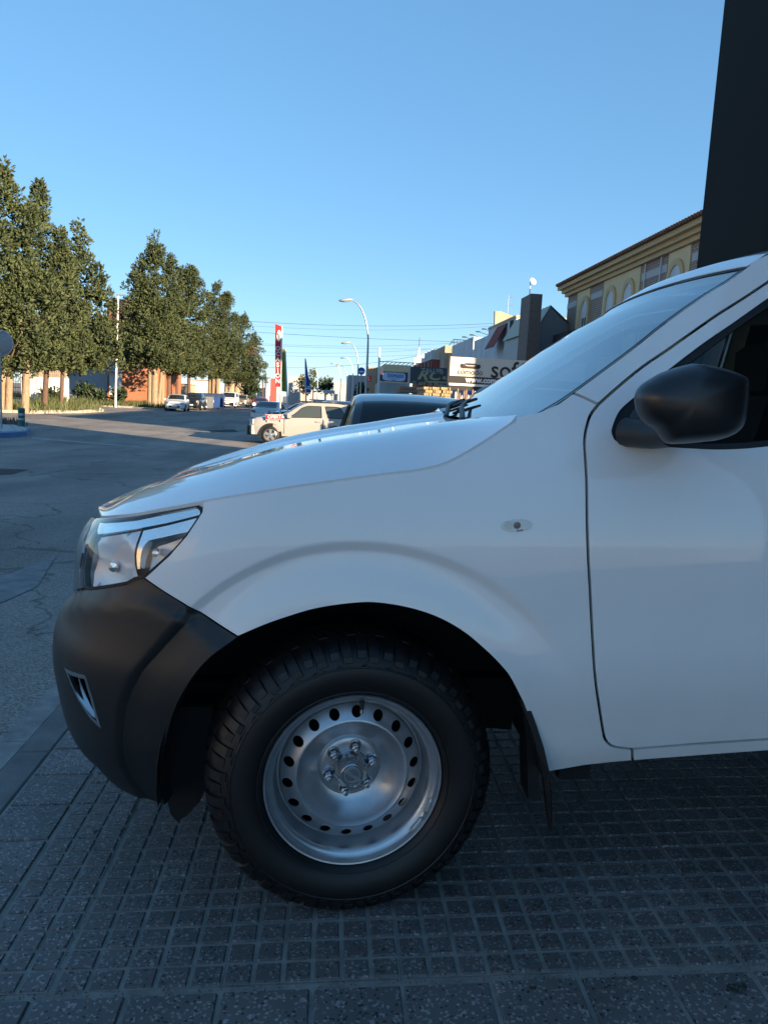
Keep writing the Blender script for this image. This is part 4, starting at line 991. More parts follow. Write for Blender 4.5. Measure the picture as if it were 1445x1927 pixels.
def panel(name, poly, m, parent, fn=None, res=0.03, inset=0.0036, skirt=0.016, holes=(), hole_inset=0.0, mirror=True, label=None, extra=()):
    V, F = panel_mesh(poly, fn or TS, res, inset, skirt, list(holes), hole_inset, extra)
    o = mesh_obj(name, V, F, m, parent, True, 50)
    if label: o['label'] = label
    if mirror:
        mesh_obj(name, [(v.x, 2 * YC - v.y, v.z) for v in V], [f[::-1] for f in F], m, parent, True, 50)
    return o
ARCH_C = (0.0, 0.335)
def TS(s, z):
    """outer skin of the flank: base surface plus the raised flare round the wheel arch"""
    x, y, zz = S(s, z)
    for cx_ in (0.0, 3.0):
        dx, dz = s - cx_, z - ARCH_C[1]
        rho = math.hypot(dx, dz)
        if 0.3 < rho < 0.7:
            ang = math.degrees(math.atan2(dx, dz))          # 0 up, + towards the tail
            fade = (1 - smooth(38, 66, ang)) * smooth(-128, -95, ang)
            k = max(0.0, min(1.0, (0.612 - rho) / 0.022)) * fade * (1.0 if s > -0.52 else max(0.35, 1 + (s + 0.52) * 4))          # the skin steps in along the flare's upper edge ...
            swell = (1 - smooth(0.46, 0.590, rho)) * fade        # ... and swells out again towards the lip
            y += 0.012 * k - 0.018 * swell
    return (x, y, zz)
def OFF(d, base=None):
    base = base or S
    def f(s, z):
        p = Vector(base(s, z))
        a = Vector(base(s + 3e-3, z)) - Vector(base(s - 3e-3, z)); b = Vector(base(s, z + 3e-3)) - Vector(base(s, z - 3e-3))
        return p - a.cross(b).normalized() * d
    return f
TH = 0.0415
T2W = Matrix(((math.cos(TH), 0, -math.sin(TH), 0), (0, 1, 0, 0), (math.sin(TH), 0, math.cos(TH), 0), (0, 0, 0, 1)))
truck = empty('pickup_truck')
truck.matrix_world = T2W @ Matrix.Translation((0.29508, 0.21578, 0.0)) @ Matrix.Rotation(-0.29986 * math.pi / 180, 4, 'Z')
tag(truck, 'large white pickup truck in the foreground with black bumper and silver steel wheels', 'pickup truck')
P_ = OUT
def rl(k, n=4): return round_line(P_[k], n)
# ---- fender, doors, pillars
fender = rl('hood')[24:] if False else None
hood_shut = [p for p in rl('hood') if p[0] > P_['lamptop'][2][0] + 0.002]
fender_poly = ([P_['lampside'][-1]] + hood_shut + rl('fendertop')[1:] + P_['pillarjoint'][1:] + rl('doorfront')[1:] +
               P_['doorbottom'][1:2] + P_['sillsplit'][1:] + P_['fenderbottom'][1:] + rl('archrear')[1:] + rl('arch')[1:] + P_['bumptop'][1:] + P_['lampside'])
FLARE = [(rho * math.sin(R(a)), ARCH_C[1] + rho * math.cos(R(a))) for rho in (0.583, 0.588, 0.5905, 0.597, 0.604, 0.6105, 0.6135, 0.619) for a in [-125 + 0.75 * k for k in range(260)]]
panel('fender', fender_poly, M['white_paint'], truck, res=0.022, skirt=0.03, extra=FLARE)
FR_TOP = [(1.15, 1.622), (1.3, 1.648), (1.53, 1.658)]
door_poly = rl('doorframe') + FR_TOP + [(1.555, 1.62), (1.55, 1.1), (1.56, 0.8), (1.552, 0.47)] + P_['doorbottom'][::-1][:-1] + rl('doorfront')[::-1]
WIN = rl('window') + [(1.2, 1.178), (1.48, 1.190), (1.475, 1.60), (1.3, 1.602), (1.15, 1.580)]
GL = rl('glass') + [(1.2, 1.196), (1.462, 1.206), (1.457, 1.585), (1.3, 1.583), (1.15, 1.560)]
panel('front_door', door_poly, M['white_paint'], truck, res=0.028, holes=[WIN], hole_inset=0.0, skirt=0.016)
panel('window_seal', WIN, M['rubber'], truck, fn=OFF(0.006), res=0.03, inset=0.0005, skirt=0.02, holes=[GL])
panel('side_window', GL, M['tinted_glass'], truck, fn=OFF(0.014), res=0.05, inset=-0.003, skirt=0)
hb_ = TS(1.42, 0.985); mb = MB(); mb.bbox(-0.10, 0.10, -0.018, 0.018, 0.0, 0.022, 0.008); mb.xform(Matrix.Translation((hb_[0], hb_[1] - 0.012, hb_[2])) @ Matrix.Rotation(R(90), 4, 'X')); mb.build('door_handle', M['black_plastic'], truck, True, 40)
RD = [(1.57, 1.62), (1.565, 1.1), (1.574, 0.8), (1.566, 0.47), (2.0, 0.47), (2.12, 0.52), (2.26, 0.75), (2.29, 1.1), (2.24, 1.5), (2.1, 1.63), (1.8, 1.66), (1.6, 1.66)]
RW = [(1.64, 1.59), (1.64, 1.21), (2.2, 1.23), (2.15, 1.48), (2.07, 1.58), (1.8, 1.602)]
panel('rear_door', RD, M['white_paint'], truck, res=0.06, holes=[RW])
panel('side_window', RW, M['tinted_glass'], truck, fn=OFF(0.008), res=0.08, inset=-0.002, skirt=0)
rail = rl('roofrail') + [(1.2, 1.692), (1.4, 1.708), (1.7, 1.714), (2.1, 1.70), (2.3, 1.66), (2.36, 1.55), (2.36, 1.1)]
pillar_poly = rl('windshield')[8:] + rail + [(2.30, 1.1), (2.25, 1.5), (2.11, 1.64), (1.8, 1.67), (1.55, 1.668)] + FR_TOP[::-1] + rl('doorframe')[::-1] + P_['pillarjoint'][::-1][1:]
panel('cab_side', pillar_poly, M['white_paint'], truck, res=0.025, skirt=0.02)
sill = P_['doorbottom'][1:] + [(1.3, 0.452), (1.8, 0.462), (2.3, 0.47), (2.34, 0.44), (1.8, 0.424), (1.3, 0.415)] + [(1.04, 0.4015), (0.9, 0.393)] + P_['sillsplit'][::-1]
panel('sill_panel', sill, M['white_paint'], truck, res=0.03, skirt=0.03)
arc_r = [(3.0 + 0.465 * math.cos(a), 0.335 + 0.465 * math.sin(a)) for a in [math.pi * (1 - k / 18) for k in range(19)]]
bed = [(2.375, 1.13), (2.375, 0.42)] + [(2.5, 0.42)] + arc_r + [(3.5, 0.42), (4.08, 0.55), (4.1, 1.15)]
panel('cargo_bed', bed, M['white_paint'], truck, res=0.06, skirt=0.03)
mb = MB(); mb.box(2.375, 2.40, 0.06, 1.58, 0.5, 1.12); mb.box(4.07, 4.10, 0.04, 1.60, 0.5, 1.15); mb.box(2.375, 4.1, 0.06, 1.58, 0.66, 0.68)
mb.build('bed_floor', M['white_paint'], truck)
mb = MB(); mb.bbox(4.05, 4.22, 0.05, 1.59, 0.42, 0.58, 0.02); mb.build('rear_bumper', M['black_plastic'], truck)
# ---- bonnet
ZR = [(-0.90, 0.872), (-0.80, 0.920), (-0.70, 0.962), (-0.60, 1.013), (-0.5, 1.050), (-0.4, 1.081), (-0.25, 1.124), (-0.06, 1.163), (0.1, 1.188), (0.2, 1.206), (0.3, 1.220), (0.42, 1.236), (0.6, 1.25)]
NB = 60
hb = resample(rl('hood', 6), NB + 1)
def hood_pt(i, e):
    s, z = hb[i]; z += 0.0025; b = S(s, z); u = i / NB
    w = smooth(0.0, 0.16, u)
    xc = (-0.79) * (1 - u) ** 1.0 + 0.345 * u if False else None
    k = arc_u[i]
    xc = -0.785 + (0.352 + 0.785) * k
    x = b[0] + (xc - b[0]) * (1 - (1 - e) ** 2.2)
    y = b[1] + (YC - b[1]) * e
    zr = interp(ZR, x) + 0.012 * (1 - w)
    t = min(1.0, e / 0.44)
    zz = b[2] + (zr - b[2]) * math.sin(t * math.pi / 2) ** 0.9
    zz -= 0.016 * smooth(0.46, 0.62, e) * smooth(-0.70, -0.45, x)
    return (x, y, zz)
arc_u = []
_x0, _x1 = S(*hb[0])[0], S(*hb[-1])[0]
for i in range(NB + 1): arc_u.append(max(0.0, min(1.0, (S(*hb[i])[0] - _x0) / (_x1 - _x0))))
EV = [0.0, .006, .015, .03, .05, .075, .105, .14, .18, .22, .26, .30, .34, .38, .42, .45, .48, .51, .54, .58, .62, .68, .76, .85, .93, 1.0]
EVF = EV + [2 - e for e in EV[::-1][1:]]
def hood_full(i, e):
    if e <= 1: return hood_pt(i, e)
    p = hood_pt(i, 2 - e); return (p[0], 2 * YC - p[1], p[2])
hv = [hood_full(i, e) for i in range(NB + 1) for e in EVF]; hf = []
ne = len(EVF)
for i in range(NB):
    for j in range(ne - 1): hf.append((i * ne + j, (i + 1) * ne + j, (i + 1) * ne + j + 1, i * ne + j + 1))
for loop in ([i * ne for i in range(NB + 1)][::-1], [i * ne + ne - 1 for i in range(NB + 1)], list(range(ne)), [NB * ne + j for j in range(ne)][::-1]):
    n = len(hv); L = len(loop)
    for i in loop: hv.append(hv[i])
    for i in loop: hv.append((hv[i][0] + (0.012 if loop[0] in (0,) and loop[1] == 1 else 0.0), hv[i][1] + (0.006 if hv[i][1] < YC else -0.006), hv[i][2] - 0.016))
    for k in range(L - 1): hf.append((n + k, n + L + k, n + L + k + 1, n + k + 1))
bonnet = mesh_obj('bonnet', hv, hf, M['white_paint'], truck, True, 50)
# ---- added black shell; its colour stands in for shade in the shut lines
shell_poly = [(-0.43, 1.005), (-0.38, 1.025), (-0.1, 1.06), (0.15, 1.09), (0.36, 1.20), (0.56, 1.26), (0.62, 1.24), (0.62, 1.14), (1.55, 1.14), (2.3, 1.14), (2.3, 0.5), (0.75, 0.44), (0.55, 0.40)] + \
    [(0.50 * math.cos(a), 0.335 + 0.50 * math.sin(a)) for a in [math.pi * k / 16 for k in range(1, 16)]] + [(-0.53, 0.36), (-0.75, 0.36), (-0.9, 0.42), (-1.1, 0.5), (-1.1, 0.68), (-0.86, 0.735), (-0.70, 0.755), (-0.53, 0.82), (-0.47, 0.90)]
panel('gap_shade_shell', shell_poly, M['dark'], truck, fn=OFF(0.026), res=0.05, inset=0, skirt=0)
# ---- windscreen, roof
we = [(0.40, 1.218)] + rl('windshield', 4)
we = resample(we, 25)
def wind(t, v, d=0.0):
    f = t * 24; i = min(23, int(f)); w = f - i
    a = Vector(S(*we[i])).lerp(Vector(S(*we[i + 1])), w)
    a.y += 0.004
    b = Vector((a.x, 2 * YC - a.y, a.z))
    p = a.lerp(b, v)
    q = 4 * v * (1 - v)
    p.x -= (0.030 - 0.005 * t) * q; p.z += (0.004 + 0.012 * t) * q - d
    return p
mb = MB(); mb.grid(24, 28, lambda u, v: wind(u, v, 0.004)); wsc = mb.build('windscreen', M['windscreen'], truck, True, 180)
mb = MB()                                                                    # black frit band and side seals round the glass
mb.grid(24, 1, lambda u, v: wind(u, 0.012 * v - 0.001, 0.001)); mb.grid(24, 1, lambda u, v: wind(u, 1.001 - 0.012 * v, 0.001)); mb.grid(1, 28, lambda u, v: wind(0.985 + 0.015 * u, v, 0.001))
mb.build('windscreen_seal', M['rubber'], truck, True, 180)
rr = [S(*p) for p in resample(rail[:-2], 21)]
def roofp(t, v):
    f = t * 20; i = min(19, int(f)); w = f - i
    a = Vector(rr[i]).lerp(Vector(rr[i + 1]), w)
    b = Vector((a.x, 2 * YC - a.y, a.z)); p = a.lerp(b, v); q = 4 * v * (1 - v)
    p.x -= 0.025 * q * (1 - t) ** 2
    p.z += (0.016 + 0.012 * math.sin(min(1, t * 5) * math.pi / 2)) * q ** 0.8
    return p
mb = MB(); mb.grid(40, 30, lambda u, v: roofp(u, v)); mb.grid(1, 30, lambda u, v: roofp(0, v) + Vector((0.012 * (1 - u) , 0, -0.030 * (1 - u)))); mb.build('roof', M['white_paint'], truck, True, 60)
mb = MB(); mb.grid(12, 12, lambda u, v: Vector((2.30 + 0.06 * (1 - u), 0.30 + 1.04 * v - (0.0), 1.12 + 0.50 * u))); mb.build('rear_window', M['tinted_glass'], truck)
# cowl
def cowl(u, v):
    e = v * 2; h = Vector(hood_full(NB, max(0, min(2, e)))); w = wind(0.0, v); h.x -= 0.03; h.z -= 0.030
    w.z -= 0.02
    return h.lerp(w, u)
mb = MB(); mb.grid(3, 24, cowl); mb.build('cowl', M['black_plastic'], truck, True, 60)
def wiper(y0, y1, name='wiper'):
    a = Vector((0.362, y0, 1.196)); tip_t, tip_v = 0.088, (y1 - 0.25) / 1.2
    w = empty(name, (0, 0, 0), 0, truck)
    tip = wind(tip_t, tip_v) + Vector((-0.006, 0, 0.012)); mid = a.lerp(tip, 0.5) + Vector((-0.012, 0, 0.022))
    m1 = MB(); m1.tube([a + Vector((0, 0, -0.03)), a + Vector((-0.004, 0, 0.018)), mid, tip], [0.011, 0.010, 0.008, 0.006], 8); m1.build('wiper_arm', M['black_plastic'], w, True)
    b0 = wind(0.03, tip_v + 0.16); b1 = wind(0.115, tip_v - 0.05)
    m1 = MB(); m1.tube([b0 + Vector((0, 0, 0.012)), b0.lerp(b1, .5) + Vector((-.004, 0, 0.014)), b1 + Vector((0, 0, 0.012))], [0.007, 0.009, 0.005], 6); m1.build('wiper_blade', M['rubber'], w, True)
wiper(0.70, 1.02); wiper(1.08, 1.30)
# ---- bumper, lamps, grille
def BO(s, z):
    e = interp([(-1.3, .66), (-1.0, .70), (-.85, .745), (-.7, .775), (-.54, .80), (-.40, .75), (-.28, .68)], s)
    k = smooth(e - 0.012, e + 0.022, z)                    # crease that sets off the narrow upper ledge
    b_ = smooth(0.43, 0.40, z) if False else (1 - smooth(0.385, 0.415, z)) * smooth(-0.55, -0.66, s) if False else 0.0
    return OFF(-0.012 + 0.016 * k, TS)(s, z)
SC_ = XR - SMAX
gf = P_['grillefront']
bump_poly = P_['bumptop'] + P_['lampbot'][::-1] + [(gf[-1][0] - 0.06, 0.735), (-1.08, 0.715), (-1.20, 0.62), (SC_ + 0.001, 0.60), (SC_ + 0.001, 0.33), (-1.2, 0.315), (-1.0, 0.305), (-0.86, 0.31), P_['bumpbot'][3]] + P_['bumpbot'][::-1][1:] + rl('bumparch')[::-1]
FOG = clean(P_['fog'] + [(-0.690, 0.468), (-0.735, 0.505), (-0.785, 0.555)])
panel('front_bumper', bump_poly, M['black_plastic'], truck, fn=BO, res=0.025, skirt=0.035, inset=0.002, extra=FLARE, holes=[inset_poly(FOG if area2(FOG) > 0 else FOG[::-1], 0.001)])
FB = FOG if area2(FOG) > 0 else FOG[::-1]
panel('fog_lamp_bezel', inset_poly(FB, -0.006), M['satin_chrome'], truck, fn=OFF(-0.011, TS), res=0.03, inset=0.001, skirt=0.02, holes=[inset_poly(FB, 0.012)])
panel('fog_lamp_recess', inset_poly(FB, 0.004), M['gloss_black'], truck, fn=OFF(0.035, TS), res=0.04, inset=0, skirt=-0.04)
bl = P_['fogblade']
panel('fog_lamp_blade', clean(bl + [(bl[3][0] - 0.012, bl[3][1] - 0.006), (bl[2][0] - 0.022, bl[2][1] - 0.012), (bl[1][0] - 0.014, bl[1][1] - 0.008), (bl[0][0] - 0.004, bl[0][1])]), M['chrome'], truck, fn=OFF(-0.002, TS), res=0.02, inset=0, skirt=0.012)
lens_poly = P_['lamptop'] + rl('lampfront')[1:] + P_['lampbot'][1:] + rl('lampside')[1:]
hl = panel('headlight', lens_poly, M['lens'], truck, fn=OFF(-0.002), res=0.03, inset=0.004, skirt=0, mirror=False)
hl2 = mesh_obj('headlight', [(v.co.x, 2 * YC - v.co.y, v.co.z) for v in hl.data.vertices], [tuple(p.vertices)[::-1] for p in hl.data.polygons], M['lens'], truck, True)
def lamp_bit(name, poly, m, fn, res=0.02, inset=0.0, skirt=0.0, holes=()):
    V, F = panel_mesh(poly, fn, res, inset, skirt, list(holes))
    mesh_obj(name, V, F, m, hl, True, 50)
    mesh_obj(name, [(v.x, 2 * YC - v.y, v.z) for v in V], [f[::-1] for f in F], m, hl2, True, 50)
lamp_bit('lamp_seal', lens_poly, M['rubber'], OFF(0.006), inset=-0.001, skirt=0.016, holes=[inset_poly(clean(lens_poly) if area2(lens_poly) > 0 else clean(lens_poly)[::-1], 0.007)])
LP = lens_poly if area2(lens_poly) > 0 else lens_poly[::-1]
lamp_bit('lamp_housing', inset_poly(clean(LP), 0.006), M['lamp_grey'], OFF(0.075), skirt=-0.07, res=0.03)
lamp_bit('lamp_trim', P_['l_strip'], M['lamp_silver'], OFF(0.012), skirt=0.014)
lamp_bit('lamp_trim', P_['l_silver'], M['lamp_silver'], OFF(0.020), skirt=0.03)
def bowl(c, depth):
    def f(s, z):
        d = min(1, math.hypot((s - c[0]) / 0.13, (z - c[1]) / 0.085))
        return OFF(0.022 + depth * (1 - d * d))(s, z)
    return f
bc = tuple(sum(p[k] for p in P_['l_bowl']) / len(P_['l_bowl']) for k in (0, 1))
lamp_bit('reflector', P_['l_bowl'], M['lamp_bowl'], bowl(bc, 0.028), res=0.012)
pc = tuple(sum(p[k] for p in P_['l_turn']) / len(P_['l_turn']) for k in (0, 1))
lamp_bit('turn_reflector', P_['l_turn'], M['lamp_bowl'], bowl(pc, 0.03), res=0.01)
for hh, sg in ((hl, 1), (hl2, -1)):
    q = Vector(OFF(0.045)(*bc)); q2 = Vector(OFF(0.03)(*pc))
    if sg < 0: q.y = 2 * YC - q.y; q2.y = 2 * YC - q2.y
    mb = MB(); mb.lathe([(0.0, -0.02), (0.012, -0.018), (0.016, 0.0), (0.012, 0.03)], 12, 'y', tuple(q)); mb.build('bulb', M['chrome'], hh, True)
    mb = MB(); mb.lathe([(0.0, -0.012), (0.008, -0.010), (0.011, 0.0), (0.008, 0.02)], 12, 'y', tuple(q2)); mb.build('bulb', M['lamp_silver'], hh, True)
lf = P_['lampfront']
gp = [(a[0] - 0.004, a[1]) for a in lf] + [(gf[-1][0] - 0.03, 0.742), (gf[-1][0] - 0.055, 0.77), (-1.035, 0.88), (-1.075, 0.933)]
panel('grille_surround', gp, M['satin_chrome'], truck, fn=OFF(-0.004), res=0.02, inset=0.002, skirt=0.03)
panel('grille', [(-0.95, 0.74), (-1.02, 0.80), (-1.04, 0.93), (SC_ + 0.001, 0.93), (SC_ + 0.001, 0.60), (-1.20, 0.62), (-1.08, 0.71)], M['gloss_black'], truck, fn=OFF(0.03), res=0.04, inset=0, skirt=0)
for k in range(5):
    zz = 0.66 + 0.055 * k
    panel('grille_slat', [(-1.08, zz), (-1.08, zz + 0.018), (SC_ + 0.001, zz + 0.018), (SC_ + 0.001, zz)], M['satin_chrome'], truck, fn=OFF(0.012), res=0.04, inset=0, skirt=0.015)
# side repeater
mk = panel('side_marker', P_['marker'], M['lens'], truck, fn=OFF(-0.004, TS), res=0.008, inset=0, skirt=0.006, mirror=False)
V, F = panel_mesh(P_['marker'], OFF(0.0005, TS), 0.008, 0.0006, 0, [])
V = [v + Vector((0, -0.0012, 0)) for v in V]
mesh_obj('marker_base', V, F, mat('marker base', (0.42, 0.42, 0.42), 0.25, metal=0.5), mk, True)
mc = Vector(TS(0.3855, 0.985)); mb = MB(); mb.lathe([(0.0, -0.0028), (0.006, -0.0026), (0.0085, -0.0014)], 14, 'y', (mc.x - 0.004, mc.y, mc.z)); mb.build('bulb', mat('marker bulb', (0.16, 0.06, 0.05), 0.3), mk, True)
mb = MB()
for k in range(4): mb.box(mc.x - 0.033, mc.x - 0.012, mc.y - 0.0024, mc.y - 0.0014, mc.z - 0.009 + k * 0.005, mc.z - 0.0075 + k * 0.005)
mb.build('marker_rib', M['lamp_grey'], mk)
# ---- wing mirror
mo = [(600, 285), (660, 248), (720, 215), (850, 170), (960, 150), (1080, 165), (1200, 195), (1300, 235), (1318, 290), (1312, 420), (1295, 540), (1255, 612), (1180, 660), (1050, 688), (800, 705), (735, 680), (680, 610), (610, 560), (560, 490), (541, 400), (557, 330)]
def kpix(px, py, yk):                                   # the truck's own frame: where the outline lies at depth yk
    Mi = truck.matrix_world.inverted(); o = Mi @ CAM_P; d = Mi.to_3x3() @ ray(px, py)
    t = (yk - o.y) / d.y; p = o + d * t
    return (p.x, p.z)
MO = round_line([kpix(1040 + a / 3.568, 640 + b / 3.568, -0.165) for a, b in mo + mo[:1]], 3)[:-1]
mcx = sum(p[0] for p in MO) / len(MO); mcz = sum(p[1] for p in MO) / len(MO)
def mirror_unit(sy):
    vs = []; fs = []; n = len(MO)
    st = [(-0.232, 0.10), (-0.230, 0.35), (-0.225, 0.56), (-0.216, 0.72), (-0.203, 0.84), (-0.187, 0.92), (-0.167, 0.965), (-0.14, 0.99), (-0.11, 1.0), (-0.07, 0.99), (-0.035, 0.95), (-0.012, 0.86), (0.0, 0.65), (0.004, 0.3)]
    for y, k in st:
        sh = (y + 0.115) * 0.25; dxi = 0.42 * max(0.0, y + 0.165)
        for (x, z) in MO:
            vs.append((dxi * (1 if x < mcx else .25) + mcx + (x - mcx) * k + sh * 0.55 * (1 - k), y, mcz + (z - mcz) * (k if k > .9 else 0.9 * k + 0.09 * k)))
    for i in range(len(st) - 1):
        for k in range(n): fs.append((i * n + k, i * n + (k + 1) % n, (i + 1) * n + (k + 1) % n, (i + 1) * n + k))
    fs.append(tuple(range(n))[::-1]); fs.append(tuple((len(st) - 1) * n + k for k in range(n)))
    if area2(MO) > 0: pass
    if sy < 0: vs = [(v[0], 2 * YC - v[1], v[2]) for v in vs]; fs = [f[::-1] for f in fs]
    o = mesh_obj('wing_mirror', vs, fs, M['mirror_plastic'], truck, True, 60)
    a0 = kpix(1040 + 500 / 3.568, 640 + 620 / 3.568, 0.04); a1 = kpix(1040 + 720 / 3.568, 640 + 650 / 3.568, -0.06)
    Y = (lambda y: y) if sy > 0 else (lambda y: 2 * YC - y)
    mb = MB(); mb.tube([(a0[0] + 0.01, Y(0.07), a0[1]), (a0[0] + 0.045, Y(-0.01), a0[1] - 0.004), (a1[0] + 0.02, Y(-0.08), a1[1] + 0.008)], [0.036, 0.032, 0.03], 14)
    mb.build('mirror_arm', M['black_plastic'], o, True, 50)
    mb = MB(); mb.box(max(p[0] for p in MO) - 0.010, max(p[0] for p in MO) + 0.001, min(Y(-0.16), Y(-0.07)), max(Y(-0.16), Y(-0.07)), mcz - 0.015, mcz + 0.045); mb.build('mirror_glass', M['chrome'], o)
mirror_unit(1); mirror_unit(-1)
# ---- wheel arch liner, splash guard, mud flap, chassis
for yy in (0, 1):
    Y = (lambda y: y) if yy == 0 else (lambda y: 2 * YC - y)
    for cx_ in (0.0, 3.0):
        mb = MB(); lo, hi = (0.022, 0.42)
        mb.lathe([(0.478, Y(lo)), (0.485, Y(0.05)), (0.485, Y(hi))], 28, 'y', (cx_, 0, 0.335), R(-2), R(187))
        mb.lathe([(0.485, Y(hi)), (0.02, Y(hi))], 28, 'y', (cx_, 0, 0.335), R(-5), R(185))
        mb.build('wheel_arch_liner', M['dark'], truck, True, 60)
    fl = [kpix(px, py, 0.20) for px, py in [(312, 1470), (316, 1509), (321, 1530), (333, 1544), (352, 1535), (377, 1507), (394, 1470), (402, 1420), (402, 1330), (335, 1330), (318, 1400)]]
    mb = MB(); mb.prism(fl, lambda a, b: (a, Y(0.195), b), lambda a, b: (a, Y(0.215), b)); mb.build('splash_guard', M['dark'], truck)
    mf = [(0.405, 0.548), (0.418, 0.546), (0.430, 0.53), (0.444, 0.494), (0.466, 0.431), (0.483, 0.366), (0.490, 0.339), (0.497, 0.268), (0.503, 0.203), (0.497, 0.203), (0.487, 0.26), (0.476, 0.330), (0.455, 0.41), (0.432, 0.48)]
    mb = MB(); mb.prism(mf, lambda a, b: (a, Y(0.006 if b > 0.36 else 0.02), b), lambda a, b: (a, Y(0.055), b))
    mb.prism([(0.440, 0.52), (0.472, 0.52), (0.498, 0.36), (0.498, 0.217), (0.470, 0.217), (0.462, 0.36)], lambda a, b: (a, Y(0.15), b), lambda a, b: (a, Y(0.24), b))
    mb.build('mud_flap', M['rubber'], truck)
mb = MB()
mb.box(-0.55, 4.0, 0.36, 0.46, 0.36, 0.48); mb.box(-0.55, 4.0, 1.18, 1.28, 0.36, 0.48); mb.box(0.50, 2.3, 0.12, 1.52, 0.43, 0.50)
mb.box(0.52, 0.60, 0.05, 0.30, 0.325, 0.43); mb.box(-0.5, 0.5, 0.45, 1.2, 0.42, 0.62); mb.box(0.9, 1.9, 0.62, 0.92, 0.30, 0.42)
mb.tube([(0, 0.2, 0.33), (0, 1.44, 0.33)], 0.05, 10); mb.tube([(3.0, 0.2, 0.34), (3.0, 1.44, 0.34)], 0.07, 10)
mb.build('chassis', M['dark'], truck)
# ---- cabin
mb = MB(); mb.bbox(0.55, 0.85, 0.18, 1.46, 0.7, 1.17, 0.05); mb.build('dashboard', M['interior'], truck)
mb = MB(); mb.box(0.6, 2.25, 0.12, 1.52, 0.5, 0.56); mb.box(2.22, 2.26, 0.15, 1.49, 0.55, 1.1); mb.build('cabin_floor', M['interior'], truck)
for y in (0.24, 0.92):
    for x in (1.25, 1.95):
        mb = MB(); mb.bbox(x - 0.3, x + 0.15, y, y + 0.48, 0.56, 0.82, 0.05); mb.add([(x + 0.1, y, 0.8), (x + 0.24, y, 0.8), (x + 0.24, y + 0.48, 0.8), (x + 0.1, y + 0.48, 0.8), (x + 0.26, y + 0.04, 1.30), (x + 0.36, y + 0.04, 1.30), (x + 0.36, y + 0.44, 1.30), (x + 0.26, y + 0.44, 1.30)], [(0, 3, 2, 1), (4, 5, 6, 7), (0, 1, 5, 4), (1, 2, 6, 5), (2, 3, 7, 6), (3, 0, 4, 7)])
        mb.bbox(x + 0.29, x + 0.38, y + 0.12, y + 0.36, 1.32, 1.50, 0.03); mb.build('seat', M['seat'], truck)
mb = MB(); mb.lathe([(0.165 + 0.015 * math.cos(a), 0.015 * math.sin(a)) for a in [2 * math.pi * k / 8 for k in range(9)]], 28, 'z'); mb.tube([(-0.16, 0, 0), (0.16, 0, 0)], 0.014, 6); mb.tube([(0, 0, 0), (0, 0, -0.3)], 0.03, 8)
mb.xform(Matrix.Translation((0.93, 0.50, 1.10)) @ Matrix.Rotation(R(-62), 4, 'Y')); mb.build('steering_wheel', M['interior'], truck, True)
